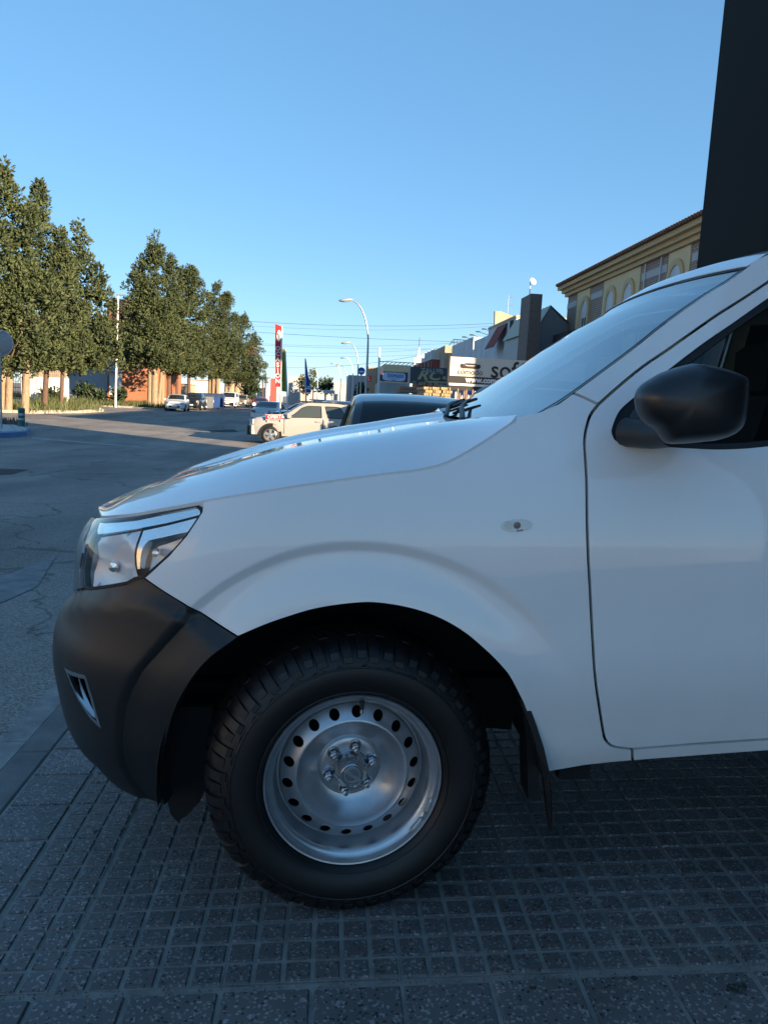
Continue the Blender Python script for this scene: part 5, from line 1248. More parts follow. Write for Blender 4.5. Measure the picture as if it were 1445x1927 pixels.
# ---- wheels
ZW = 0.3436
def build_wheel():
    w = empty('wheel', (0, 0.03, ZW), R(6.5), truck)
    # local frame: y = 0 in the plane of the outer rim flange, + inwards
    prof = [(0.218, 0.012), (0.2225, 0.002), (0.229, -0.010), (0.240, -0.019), (0.256, -0.026), (0.275, -0.030), (0.292, -0.029), (0.306, -0.025), (0.320, -0.018), (0.332, -0.008), (0.342, 0.006), (0.3495, 0.022), (0.355, 0.045), (0.3585, 0.075), (0.360, 0.11), (0.3585, 0.145), (0.355, 0.175), (0.347, 0.20), (0.325, 0.225), (0.29, 0.245), (0.25, 0.238), (0.215, 0.21)]
    mb = MB(); mb.lathe(prof, 120, 'y')
    for rr_, dy in ((0.2355, -0.0175), (0.300, -0.0285)):                     # moulded ribs of the sidewall
        yb = interp([(a, b) for a, b in prof[:11]], rr_)
        mb.lathe([(rr_ - 0.003, yb + 0.001), (rr_ - 0.001, yb - 0.0022), (rr_ + 0.001, yb - 0.0022), (rr_ + 0.003, yb + 0.001)], 120, 'y')
    tyre = mb.build('tyre', M['tyre'], w, True, 60)
    # tread: shoulder lugs that run down the sidewall and three rows of blocks across the crown
    mb = MB(); outer = prof[6:16]
    def pt(r, y, a): return (r * math.cos(a), y, r * math.sin(a))
    pol = [(0.311, -0.0232), (0.320, -0.0175), (0.332, -0.007), (0.342, 0.006), (0.3492, 0.022), (0.354, 0.043)]
    def lug(a0, a1, pl, h, skew=0.0):
        n = len(pl); vs = []
        for i, (r, y) in enumerate(pl):
            q = i / (n - 1); t = pl[min(i + 1, n - 1)]; s_ = pl[max(i - 1, 0)]
            nx, ny = (t[1] - s_[1]), -(t[0] - s_[0]); L = math.hypot(nx, ny); nx, ny = nx / L, ny / L
            if nx * 0.6 - ny * 0.8 < 0: nx, ny = -nx, -ny
            sk = skew * q
            hh = h * (0.35 if i == 0 else 1.0)
            for (aa, k) in ((a0 + sk, -0.003), (a0 + sk + 0.10 * (a1 - a0), hh), (a1 + sk - 0.10 * (a1 - a0), hh), (a1 + sk, -0.003)):
                vs.append(pt(r + nx * k, y + ny * k, aa))
        fs = []
        for i in range(n - 1):
            for k in range(3): fs.append((i * 4 + k, i * 4 + k + 1, (i + 1) * 4 + k + 1, (i + 1) * 4 + k))
        fs.append((0, 3, 2, 1)[::-1]); e = (n - 1) * 4; fs.append((e, e + 1, e + 2, e + 3)[::-1])
        mb.add(vs, [f[::-1] for f in fs])
    N = 32
    for k in range(N):
        a = 2 * math.pi * k / N; st = 2 * math.pi / N
        lug(a + 0.04 * st, a + 0.48 * st, pol, 0.0072, 0.02)
        lug(a + 0.55 * st, a + 0.95 * st, pol[1:], 0.0072, -0.012)
        lug(a + 0.10 * st, a + 0.30 * st, [(0.300, -0.027), (0.305, -0.0255), (0.310, -0.0235)], 0.0028, 0.06); lug(a + 0.62 * st, a + 0.80 * st, [(0.303, -0.026), (0.307, -0.0248), (0.311, -0.023)], 0.0028, -0.05)
        for (y0, y1, sh) in ((0.052, 0.088, 0.25), (0.095, 0.130, 0.0), (0.137, 0.172, 0.35)):
            for q in (0.05, 0.55):
                lug(a + (q + sh) * st, a + (q + sh + 0.40) * st, [(0.356 + 0.003 * (1 - abs(y0 - .11) / .06), y0), (0.356 + 0.003 * (1 - abs(y1 - .11) / .06), y1)], 0.009, 0.04)
        lug(a + 0.3 * st, a + 0.72 * st, [(0.354, 0.178), (0.346, 0.20), (0.329, 0.222)], 0.0085, -0.02)
    mb.build('tread', M['tyre'], w, True, 25)
    # steel rim: flange, gutter, ring with holes, dished centre
    rp = [(0.2215, 0.004), (0.2225, -0.002), (0.2205, -0.005), (0.2170, -0.004), (0.2145, 0.002), (0.2135, 0.010), (0.2105, 0.0145), (0.2045, 0.0165), (0.1985, 0.020), (0.195, 0.028), (0.1930, 0.045), (0.1895, 0.060), (0.1855, 0.070), (0.1820, 0.070), (0.1800, 0.062), (0.1775, 0.0575)]
    mb = MB(); mb.lathe(rp, 96, 'y'); mb.lathe([(0.218, 0.01), (0.20, 0.03), (0.195, 0.12), (0.20, 0.2), (0.215, 0.22)], 64, 'y')
    rp2 = [(0.1455, 0.0340), (0.1425, 0.0318), (0.1390, 0.0318), (0.1355, 0.0360), (0.131, 0.0444), (0.124, 0.0555), (0.113, 0.0685), (0.100, 0.0795), (0.089, 0.0860), (0.0815, 0.0880), (0.0785, 0.0860), (0.0765, 0.0815), (0.0735, 0.0795), (0.060, 0.0795), (0.03, 0.0795)]
    mb.lathe(rp2, 96, 'y')
    hole_c = 0.1612; hr = 0.0130
    yr = lambda r: 0.0340 + (0.0575 - 0.0340) * ((r - 0.1455) / (0.1775 - 0.1455)) ** 1.15 if r > 0.1455 else 0.034
    holes = [[(hole_c * math.cos(a) + hr * math.cos(b), hole_c * math.sin(a) + hr * math.sin(b)) for b in [2 * math.pi * j / 16 for j in range(16)]] for a in [2 * math.pi * (k + 0.27) / 18 for k in range(18)]]
    ring_o = [(0.1775 * math.cos(2 * math.pi * k / 96), 0.1775 * math.sin(2 * math.pi * k / 96)) for k in range(96)]
    ring_i = [(0.1455 * math.cos(2 * math.pi * k / 96), 0.1455 * math.sin(2 * math.pi * k / 96)) for k in range(96)]
    fnr = lambda a, b: (a, yr(math.hypot(a, b)), b)
    V, F = panel_mesh(ring_o, fnr, 0.012, 0, 0, holes + [ring_i])
    mb.add(V, F)
    for h in holes:                                                          # turned-in edge of each hole
        n = len(h); mb.add([fnr(*p) for p in h] + [(p[0], fnr(*p)[1] + 0.004, p[1]) for p in h], [(i, n + i, n + (i + 1) % n, (i + 1) % n) for i in range(n)])
    rim = mb.build('rim', M['steel'], w, True, 38)
    mb = MB(); mb.lathe([(0.19, 0.105), (0.02, 0.105)], 40, 'y'); mb.build('brake_drum', M['dark'], w)
    for k in range(6):
        a = math.pi / 2 + R(-14) + k * math.pi / 3
        c = (0.0575 * math.cos(a), 0, 0.0575 * math.sin(a))
        m2 = MB(); c = (c[0], 0.011, c[2]); m2.lathe([(0.0165, 0.0685), (0.0155, 0.062), (0.0135, 0.059)], 24, 'y', c)
        m2.lathe([(0.0125, 0.062), (0.0118, 0.044), (0.0098, 0.0415), (0.0076, 0.0405)], 6, 'y', c, a, a + 2 * math.pi)
        m2.lathe([(0.0076, 0.0405), (0.0070, 0.031), (0.0045, 0.0285), (0.0, 0.0285)], 12, 'y', c)
        m2.build('wheel_nut', M['nut'], w, True, 30)
    mb = MB(); mb.lathe([(0.0460, 0.0795), (0.0455, 0.074), (0.0440, 0.073), (0.0438, 0.062), (0.0425, 0.052), (0.0400, 0.045), (0.0355, 0.0375), (0.0315, 0.0315), (0.0300, 0.0295), (0.0285, 0.0275), (0.0270, 0.0270), (0.0245, 0.0275), (0.0235, 0.0290), (0.0, 0.0290)], 60, 'y')
    for k in range(8):                                                       # flutes of the cap
        a = 2 * math.pi * (k + 0.3) / 8
        mb.tube([(0.0425 * math.cos(a), 0.056, 0.0425 * math.sin(a)), (0.0335 * math.cos(a), 0.0355, 0.0335 * math.sin(a))], [0.0055, 0.003], 8)
    cap = mb.build('hub_cap', M['cap_steel_shaded'], w, True, 35)
    return w, cap
wheel, cap = build_wheel()
# emblem moulded in the cap: a ring crossed by a bar with the maker's letters
em = MB(); em.lathe([(0.0215, 0.0292), (0.0210, 0.0262), (0.0180, 0.0262), (0.0175, 0.0292)], 48, 'y')
em.build('emblem_ring', M['steel'], wheel, True, 30)
eb = MB(); eb.bbox(-0.0235, 0.0235, -0.0042, 0.0042, 0.0, 0.0042, 0.0006); eb.xform(Matrix(((1, 0, 0, 0), (0, 0, -1, 0.0290), (0, 1, 0, 0), (0, 0, 0, 1)))); eb.xform(Matrix.Rotation(R(38), 4, 'Y'))
eb.build('emblem_bar', M['steel'], wheel)
textobj('emblem_lettering', 'NISSAN', 0.0070, M['nut'], wheel, Matrix.Rotation(R(38), 4, 'Y') @ Matrix.Translation((0, 0.0246, 0)) @ FACE, 0.0004, 1.35)
vm = MB(); a = R(83.5); vm.tube([(0.199 * math.cos(a), 0.020, 0.199 * math.sin(a)), (0.186 * math.cos(a), 0.010, 0.186 * math.sin(a)), (0.173 * math.cos(a), 0.008, 0.173 * math.sin(a))], [0.006, 0.0048, 0.0035], 10); vm.build('valve_stem', M['rubber'], wheel, True)
vm = MB(); vm.tube([(0.181 * math.cos(a), 0.0085, 0.181 * math.sin(a)), (0.1715 * math.cos(a), 0.0078, 0.1715 * math.sin(a))], 0.0042, 10); vm.build('valve_cap', M['nut'], wheel, True)
for a0, a1 in ((-30.5, -18), (-47, -33.5)):                                    # clip-on balance weights at the flange
    vm = MB(); vm.tube([(0.2095 * math.cos(R(a0 + (a1 - a0) * k / 8)), 0.006, 0.2095 * math.sin(R(a0 + (a1 - a0) * k / 8))) for k in range(9)], [.002] + [.0062] * 7 + [.002], 8); vm.build('balance_weight', mat('zinc weight', (0.45, 0.46, 0.47), 0.4, metal=0.7), wheel, True, 40)
for (x, yy, rz) in ((3.0, 0.03, 0), (0.0, 2 * YC - 0.03, math.pi - R(6.5)), (3.0, 2 * YC - 0.03, math.pi)):
    c = copy_tree(wheel, truck); c.location = (x, yy, ZW); c.rotation_euler = (0, 0, rz)

# ================================================================== trees
M['leaf'] = mat('cypress foliage', (0.082, 0.104, 0.036), 0.75, nscale=0.7, col2=(0.026, 0.042, 0.015))
M['leaf_brown'] = mat('browned foliage', (0.13, 0.09, 0.045), 0.8, nscale=1.2, col2=(0.07, 0.065, 0.028))
M['leaf_dark'] = mat('dark shrub foliage', (0.040, 0.070, 0.028), 0.7, nscale=1.2, col2=(0.020, 0.036, 0.016))
M['bark'] = mat('pale brown bark', (0.26, 0.19, 0.125), 0.9, noise=0.4, nscale=6, stretch=(3, 3, 0.5), bump=0.6, bscale=14)
M['bark_dark'] = mat('dark reddish bark', (0.11, 0.065, 0.05), 0.9, noise=0.3, nscale=6, stretch=(3, 3, 0.5), bump=0.5, bscale=14)
def sprig(V, F, p, d, size, rnd):
    """a small feathery spray: a stem of overlapping leaf faces pointing along d"""
    d = d.normalized(); a = d.cross(Vector((rnd.uniform(-1, 1), rnd.uniform(-1, 1), rnd.uniform(-1, 1)))).normalized(); b = d.cross(a)
    for k in range(3):
        an = rnd.uniform(0, 6.28); u = a * math.cos(an) + b * math.sin(an)
        o = p + d * size * rnd.uniform(-0.2, 0.5); t = (d * rnd.uniform(.6, 1.0) + u * rnd.uniform(.2, .7)).normalized(); s = u.cross(t) * size * rnd.uniform(.16, .30)
        L = size * rnd.uniform(.6, 1.1); i = len(V)
        V += [o - s * .5, o + s * .5, o + t * L * .6 + s, o + t * L, o + t * L * .6 - s]; F.append((i, i + 1, i + 2, i + 3, i + 4))
def crown(rnd, lumps, spr, per, V, F):
    for (c, r) in lumps:
        for _ in range(max(6, int(per * r * r))):
            th = rnd.uniform(0, 6.283); ph = math.acos(rnd.uniform(-0.75, 1.0)); n = Vector((math.sin(ph) * math.cos(th), math.sin(ph) * math.sin(th), math.cos(ph)))
            sprig(V, F, c + n * r * rnd.uniform(.62, 1.02), n + Vector((0, 0, 0.55)), spr * rnd.uniform(.7, 1.35), rnd)
def conifer(name, label, x, y, top, rad, base, trunks, seed, group, spires=((0, 0, 1.0),), bark='bark', spr=0.215, per=215, nl=150, lean=0.0, brown=0):
    rnd = random.Random(seed); z0 = ground_z(x, y) + 0.12
    r = empty(name, (x, y, z0)); tag(r, label, 'tree', group)
    H = top - z0; hb = base - z0; lumps = []
    V = []; F = []
    wts = [s[2] ** 2 for s in spires]
    for _ in range(nl):
        sx, sy, sh = rnd.choices(spires, wts)[0]
        f = rnd.random() ** 1.15
        h = hb + (H * sh - hb) * f
        prof = (0.78 + 0.8 * f if f < .28 else 0.97 * (1 - (f - .28) / .72) ** 0.58 + 0.03)
        rr = rad * prof * (0.62 + 0.38 * sh) * rnd.uniform(0.80, 1.12); a = rnd.uniform(0, 6.283); q = rnd.random() ** 0.35
        lr = rad * rnd.uniform(.13, .30) * (1 - 0.45 * f)
        c = Vector((sx * rad + (rr - lr) * q * math.cos(a), sy * rad + (rr - lr) * q * math.sin(a), h + rnd.uniform(-.3, .3)))
        lumps.append((c, lr))
    for (sx, sy, sh) in spires:                                           # pointed leaders
        for k in range(7): lumps.append((Vector((sx * rad + rnd.uniform(-.12, .12), sy * rad, hb + (H * sh - hb) * (0.80 + 0.2 * k / 6))), rad * (0.15 - 0.016 * k)))
    crown(rnd, lumps, spr, per, V, F)
    mesh_obj('crown', V, F, M['leaf'], r, False)
    if brown:
        V = []; F = []
        crown(rnd, [(Vector((rad * .55, -rad * .6, hb + (H - hb) * .42)), rad * .22), (Vector((rad * .62, -rad * .55, hb + (H - hb) * .40)), rad * .24)], spr, per, V, F); mesh_obj('browned_spray', V, F, M['leaf_brown'], r, False)
    for (tx, ty, tr, lx) in trunks:
        mb = MB(); top_ = hb + (H - hb) * 0.40
        mb.tube([(tx, ty, -0.25), (tx, ty, 0.0), (tx + lx * .12, ty, 0.25), (tx + lx * .4, ty, hb * .5), (tx + lx * .75, ty, hb), (tx * .5 + lx, ty * .5, top_)], [tr * 1.35, tr * 1.25, tr * 1.03, tr * .95, tr * .9, tr * .3], 12)
        mb.build('trunk', M[bark], r, True, 60)
        for k in range(5):
            a = rnd.uniform(0, 6.28); h = hb + (top_ - hb) * rnd.uniform(-.08, .7)
            mb = MB(); mb.tube([(tx * .8 + lx * .8, ty * .8, h), (tx * .8 + lx * .8 + math.cos(a) * rad * .3, ty * .8 + math.sin(a) * rad * .3, h + .5), (tx + lx + math.cos(a) * rad * .6, ty + math.sin(a) * rad * .6, h + 1.2)], [tr * .35, tr * .22, tr * .08], 6); mb.build('limb', M[bark], r, True, 60)
    return r
def place_tree(name, label, cpx, toppy, basepy, hwpx, Y, seed, group, trunks_px, **kw):
    c = at(cpx, basepy, Y); t = at(cpx, toppy, Y); rad = abs(at(cpx + hwpx, basepy, Y).x - c.x)
    tr = []
    for (bx, tx, w) in trunks_px:
        p = at(bx, 760, Y); q = at(tx, basepy, Y)
        tr.append((p.x - c.x, random.uniform(-.3, .3), w, q.x - p.x))
    return conifer(name, label, c.x, Y, t.z, rad, c.z, tr, seed, group, **kw)
GA, GB = 'tall conifers on the near verge', 'tall conifers beyond the side street'
place_tree('cypress_tree', 'tall conifer at the left edge with two pale sunlit trunks', 6, 318, 690, 92, 47, 1, GA, [(14, 18, .21), (45, 50, .24), (3, 6, .15)], spires=((-.25, 0, .92), (.12, 0, 1.0), (.5, .1, .86)), nl=320)
place_tree('cypress_tree', 'middle conifer of the near group with a ragged pointed top', 82, 350, 686, 76, 52, 2, GA, [(80, 88, .19)], spires=((-.05, 0, 1.0), (.45, 0, .80)), bark='bark_dark', nl=280)
place_tree('cypress_tree', 'shortest conifer of the near group, its boughs overhanging the grey house', 146, 424, 690, 64, 57, 3, GA, [(113, 118, .15)], spires=((.05, 0, 1.0), (.62, 0, .80), (-.4, .2, .85)), bark='bark_dark', nl=290)
place_tree('cypress_tree', 'widest conifer beyond the side street with a cluster of grey trunks', 290, 446, 690, 66, 76, 4, GB, [(283, 284, .26), (291, 293, .33), (298, 308, .18), (305, 307, .2)], spires=((-.02, 0, 1.0), (.38, .2, .90), (-.42, 0, .84), (.1, -.3, .7)), nl=330)
place_tree('cypress_tree', 'conifer behind the widest one, directly above the white hatchback', 345, 500, 700, 58, 88, 5, GB, [(317, 318, .28), (333, 334, .15), (355, 355, .2)], spires=((-.1, 0, .98), (.22, 0, 1.0)), bark='bark_dark', nl=260)
place_tree('cypress_tree', 'rounder conifer above the rubbish containers', 408, 538, 705, 52, 104, 6, GB, [(394, 395, .3), (401, 402, .3), (409, 411, .3)], spires=((-.05, 0, 1.0), (.3, .1, .94), (-.35, 0, .93)), nl=250)
place_tree('cypress_tree', 'last conifer of the row with a rusty brown patch in its crown', 452, 588, 716, 40, 116, 7, GB, [(424, 427, .3), (431, 433, .3), (443, 444, .25)], spires=((-.3, 0, .98), (.1, 0, 1.0), (.62, 0, .80)), nl=220, brown=1)
def bushy(name, label, px, top, bot, hw, Y, seed, cat='tree', m='leaf_dark', trunk=True, spr=.5, per=20, nl=60, group=None):
    rnd = random.Random(seed); c = at(px, bot, Y); t = at(px, top, Y); rad = abs(at(px + hw, bot, Y).x - c.x); z0 = ground_z(c.x, Y)
    r = empty(name, (c.x, Y, z0)); tag(r, label, cat, group); V = []; F = []; L = []
    zc, hh = (c.z + t.z) / 2 - z0, (t.z - c.z) / 2
    for _ in range(nl):
        a = rnd.uniform(0, 6.28); u = rnd.uniform(-1, 1); q = rnd.random() ** .4; s = math.sqrt(1 - u * u)
        L.append((Vector((rad * .8 * q * s * math.cos(a), rad * .8 * q * s * math.sin(a), zc + hh * .8 * q * u)), rad * rnd.uniform(.2, .32)))
    crown(rnd, L, spr, per, V, F); mesh_obj('crown', V, F, M[m], r, False)
    mb = MB(); mb.tube([(0, 0, -.2), (0, 0, zc * .6), (0, 0, zc)], [.22, .18, .1], 8); mb.build('trunk', M['bark_dark'], r, True)
    return r
bushy('bush', 'large dark round bush at the end of the tree row', 471, 711, 757, 19, 122, 21, 'bush', nl=90)
bushy('round_tree', 'dark round tree on the left of the pair behind the blue flag', 576, 705, 746, 20, 165, 22, nl=80, group='round trees at the street end')
bushy('round_tree', 'dark round tree on the right of the pair behind the blue flag', 612, 708, 748, 19, 170, 23, nl=80, group='round trees at the street end')
bushy('pine_tree', 'pale sparse pine top showing above the pair of round trees', 590, 693, 718, 9, 200, 24, m='leaf', nl=16, per=10)
bushy('shrub', 'tall green shrub between the two nearest street lamp bases', 679, 728, 750, 8, 90, 25, 'shrub', nl=30)
bushy('leafy_tree', 'broad leaved tree with large glossy leaves behind the garden wall', 92, 668, 706, 44, 74, 26, m='leaf_dark', spr=.75, per=14, nl=60)
for k, (px, py, h, lab) in enumerate(((152, 744, 1.6, 'dark leafy weed at the corner of the grey house wall'), (176, 748, 1.2, 'dark leafy weed under the middle of the grey wall'), (187, 748, 0.9, 'low dark weed left of the street lamp pole'), (224, 748, 1.2, 'dark leafy weed just right of the street lamp pole'), (96, 745, 1.0, 'spiky dark plant at the foot of the garden wall'))):
    p = on_ground(px, py + 10); x, y = p.x, 78.0 if k < 4 else 68.0
    x = at(px, py, y).x; rnd = random.Random(40 + k); V = []; F = []
    crown(rnd, [(Vector((rnd.uniform(-.4, .4), rnd.uniform(-.3, .3), h * q)), .25 + .1 * q) for q in (.15, .2, .3, .35, .45, .5, .6, .65, .72, .8, .9, 1.0)], .42, 150, V, F)
    tag(mesh_obj('weed', V, F, M['leaf_dark'], None, False), lab, 'plant', 'weeds by the house walls').location = (x, y, ground_z(x, y) + .1)

# ================================================================== street furniture
M['galv'] = mat('galvanised steel', (0.36, 0.38, 0.40), 0.45, metal=0.6)
M['white_or_sunlit_pole'] = mat('white pole', (0.70, 0.70, 0.68), 0.5)  # white paint; on the third arm lamp it stands in for sunlight
M['lamp_shell'] = mat('lamp housing grey', (0.30, 0.33, 0.34), 0.5)
M['lamp_cover'] = mat('lamp cover', (0.5, 0.5, 0.48), 0.3)
def arm_lamp(label, px, py_base, py_top, head_px, Y, pole_m='galv', lit=None):
    b = at(px, py_base, Y); t = at(px, py_top, Y); h = at(head_px, py_top, Y); gz = ground_z(b.x, Y)
    r = empty('street_lamp', (b.x, Y, gz)); tag(r, label, 'street lamp', 'curved arm street lamps along the right pavement')
    H = t.z - gz; A = h.x - b.x
    pts = [(0, 0, 0), (0, 0, H * .3), (0, 0, H * .62)] + [(A * (1 - math.cos(a)) * .78, 0, H * .66 + (H * .335) * math.sin(a)) for a in [R(10), R(25), R(40), R(55), R(70), R(84)]]
    mb = MB(); mb.tube(pts, [.085, .075, .06] + [.05] * 4 + [.04, .036], 10); mb.build('pole', M[pole_m], r, True)
    mb = MB(); mb.tube([(0, 0, 0), (0, 0, .9)], [.11, .10], 10); mb.build('pole_base', M[pole_m], r, True)
    e = pts[-1]
    mb = MB(); mb.lathe([(0.0, -.55), (0.09, -.48), (.15, -.30), (.165, -.08), (.14, .10), (.09, .22), (.045, .30), (.0, .30)], 16, 'z')
    mb.xform(Matrix.Translation((e[0] + (-.30 if A < 0 else .3), 0, e[2] + .02)) @ Matrix.Rotation(R(82 if A < 0 else -82), 4, 'Y') @ Matrix.Diagonal((.62, 1, 1, 1)))
    hd = mb.build('lamp_head', M['lamp_shell'], r, True)
    mb = MB(); mb.lathe([(0.0, -.42), (0.08, -.36), (.12, -.2), (.12, -.05), (.08, .06), (0, .08)], 14, 'z'); mb.xform(Matrix.Translation((e[0] + (-.30 if A < 0 else .3), 0, e[2] - .035)) @ Matrix.Rotation(R(82 if A < 0 else -82), 4, 'Y') @ Matrix.Diagonal((.5, .9, .9, 1))); mb.build('lamp_cover', M['lamp_cover'], hd, True)
arm_lamp('nearest and tallest curved arm street lamp, rising beside the dark hatchback', 688, 748, 565, 650, 45)
arm_lamp('second curved arm street lamp, just left of the nearest one', 671.5, 748, 645, 652, 68)
arm_lamp('third curved arm street lamp with a pale sunlit head', 662.5, 748, 673, 648, 92, 'white_or_sunlit_pole')  # paler pole colour stands in for the sun on this post
arm_lamp('fourth curved arm street lamp, grey with a low head', 651.5, 748, 686, 636, 112)
arm_lamp('thin pale curved arm street lamp, behind the fourth one', 640, 745, 684, 626, 128, 'white_or_sunlit_pole')
arm_lamp('faint curved arm street lamp in front of the round trees', 597, 745, 695, 590, 150, 'white_or_sunlit_pole')
def pole_thing(name, label, cat, px0, py0, px1, py1, Y, rad, m, group=None):
    a, b = at(px0, py0, Y), at(px1, py1, Y); gz = ground_z(a.x, Y); r = empty(name, (a.x, Y, gz)); tag(r, label, cat, group)
    mb = MB(); mb.tube([(0, 0, 0), (0, 0, 1.0), (b.x - a.x, 0, b.z - gz)], [rad * 1.5, rad * 1.3, rad], 10); mb.build('pole', m, r, True)
    mb = MB(); mb.tube([(b.x - a.x, 0, b.z - gz), (b.x - a.x, 0, b.z - gz + .06)], [rad * 1.3, rad * .6], 8); mb.build('cap', m, r)
    return r, (b.x - a.x, b.z - gz)
r, e = pole_thing('street_lamp', 'slim pale street lamp pole in front of the terracotta house', 'street lamp', 217.5, 766, 222.5, 556, 72, .075, M['white_or_sunlit_pole'])
mb = MB(); mb.bbox(e[0] - .15, e[0] + .7, -.15, .15, e[1] + .02, e[1] + .14, .04); mb.build('lamp_head', M['galv'], r)
pole_thing('flagpole', 'bare tall white pole between the shop billboard and the nearest street lamp', 'pole', 712, 748, 714, 655, 58, .075, M['white_or_sunlit_pole'])
for k, (px, py, lab) in enumerate(((494, 706, 'thin utility pole left of the red banner'), (499, 706, 'thin utility pole nearest the red banner'))):
    r, e = pole_thing('utility_pole', lab, 'pole', px, 756, px + 1, py, 150, .11, M['bark_dark'], 'utility poles at the street end')
    mb = MB(); mb.box(-.9, .9, -.06, .06, e[1] - .5, e[1] - .38); mb.build('crossarm', M['bark_dark'], r)
# signs
M['sign_grey'] = mat('bare sign back', (0.24, 0.26, 0.28), 0.5, metal=0.3)
M['sign_red'] = mat('sign red', (0.45, 0.02, 0.02), 0.45)
M['sign_blue'] = mat('sign blue', (0.02, 0.09, 0.36), 0.45)
M['sign_white'] = mat('sign white', (0.72, 0.72, 0.72), 0.5)
p = at(-1, 645, 26.5); q = at(25, 645, 26.5); rad = q.x - p.x; gz = ground_z(p.x, 26.5)
r = empty('round_sign', (p.x, 26.5, gz)); tag(r, 'back of a round grey traffic sign cut by the left edge', 'traffic sign')
mb = MB(); mb.lathe([(0, .012), (rad - .012, .012), (rad, .006), (rad, -.006), (rad - .012, -.012), (0, -.012)], 40, 'y', (0, 0, p.z - gz)); mb.build('sign_plate', M['sign_grey'], r, True, 30)
mb = MB(); mb.lathe([(rad - .02, -.016), (rad + .004, -.014), (rad + .004, .014)], 40, 'y', (0, 0, p.z - gz)); mb.build('sign_rim', M['galv'], r, True, 30)
mb = MB(); mb.tube([(-.02, .06, 0), (-.02, .06, p.z - gz + rad * .9)], .035, 10); mb.build('pole', M['galv'], r, True)
mb = MB(); mb.box(-.07, .07, -.03, -.013, p.z - gz - rad * .85, p.z - gz - rad * .75); mb.bbox(-.10, .10, -.04, -.013, p.z - gz + rad * .82, p.z - gz + rad * .98, .01); mb.build('bracket', M['galv'], r)
Y = 66.0; p = at(68, 681, Y); gz = ground_z(p.x, Y); rad = .36
r = empty('no_parking_sign', (p.x, Y, gz), R(-50)); tag(r, 'round red and blue no parking sign on a thin post by the white wall', 'traffic sign')
mb = MB(); mb.lathe([(0, -.01), (rad, -.01), (rad, .01), (0, .01)], 32, 'y', (0, 0, p.z - gz)); mb.build('sign_plate', M['sign_red'], r)
mb = MB(); mb.lathe([(0, -.016), (rad * .74, -.016), (rad * .74, -.008)], 32, 'y', (0, 0, p.z - gz)); mb.build('blue_disc', M['sign_blue'], r)
mb = MB(); mb.box(-rad * .7, rad * .7, -.022, -.017, -.05, .05); mb.xform(Matrix.Translation((0, 0, p.z - gz)) @ Matrix.Rotation(R(45), 4, 'Y')); mb.build('red_bar', M['sign_red'], r)
mb = MB(); mb.box(-.2, .2, -.02, 0, p.z - gz - .68, p.z - gz - .42); mb.build('plate', M['sign_white'], r)
mb = MB(); mb.tube([(0, .04, 0), (0, .04, p.z - gz + .2)], .03, 8); mb.build('pole', M['galv'], r)
Y = 50.0; p = at(680, 698, Y); gz = ground_z(p.x, Y); rad = at(687, 698, Y).x - p.x
r = empty('round_blue_sign', (p.x, Y, gz)); tag(r, 'round blue sign with a white curved band beside the nearest lamp post', 'sign')
mb = MB(); mb.lathe([(0, -.05), (rad, -.05), (rad, .05), (0, .05)], 32, 'y', (0, 0, p.z - gz)); mb.build('sign_plate', M['sign_blue'], r)
n = 12; top = [(-rad * .93 + 2 * rad * .93 * k / n, -.16 * rad + .20 * rad * math.cos(math.pi * (k / n - .5))) for k in range(n + 1)]
mb = MB(); mb.prism(top + [(a, b - .30 * rad * (.3 + math.cos(math.pi * (k / n - .5)))) for k, (a, b) in enumerate(top)][::-1], lambda a, b: (a, -.056, p.z - gz + b), lambda a, b: (a, -.051, p.z - gz + b)); mb.build('white_band', M['sign_white'], r)
mb = MB(); mb.tube([(0, .06, 0), (0, .06, p.z - gz)], .05, 8); mb.build('pole', M['galv'], r)
# green and white flexible bollard
p = on_ground(41, 811); t_ = at(39, 768, p.y); H = t_.z - p.z - .15
r = empty('bollard', (p.x, p.y, p.z + .16)); tag(r, 'green bollard with two pale reflective bands on the island', 'bollard')
M['green_plastic'] = mat('green plastic', (0.010, 0.105, 0.085), 0.5)
rad = .5 * (at(46, 790, p.y).x - at(33, 790, p.y).x)
mb = MB(); mb.lathe([(rad * 1.05, 0), (rad * .95, .05), (rad * .92, H * .3), (rad, H * .36), (rad * .95, H * .55), (rad * 1.0, H * .6), (rad * .95, H * .8), (rad * 1.04, H * .84), (rad, H * .97), (rad * .85, H), (0, H)], 24, 'z'); mb.build('post', M['green_plastic'], r, True, 40)
for a, b in ((.36, .46), (.60, .72)):
    mb = MB(); mb.lathe([(rad * 1.012, H * a), (rad * 1.02, H * (a + .01)), (rad * 1.02, H * (b - .01)), (rad * 1.005, H * b)], 24, 'z'); mb.build('reflective_band', M['galv'], r, True, 40)
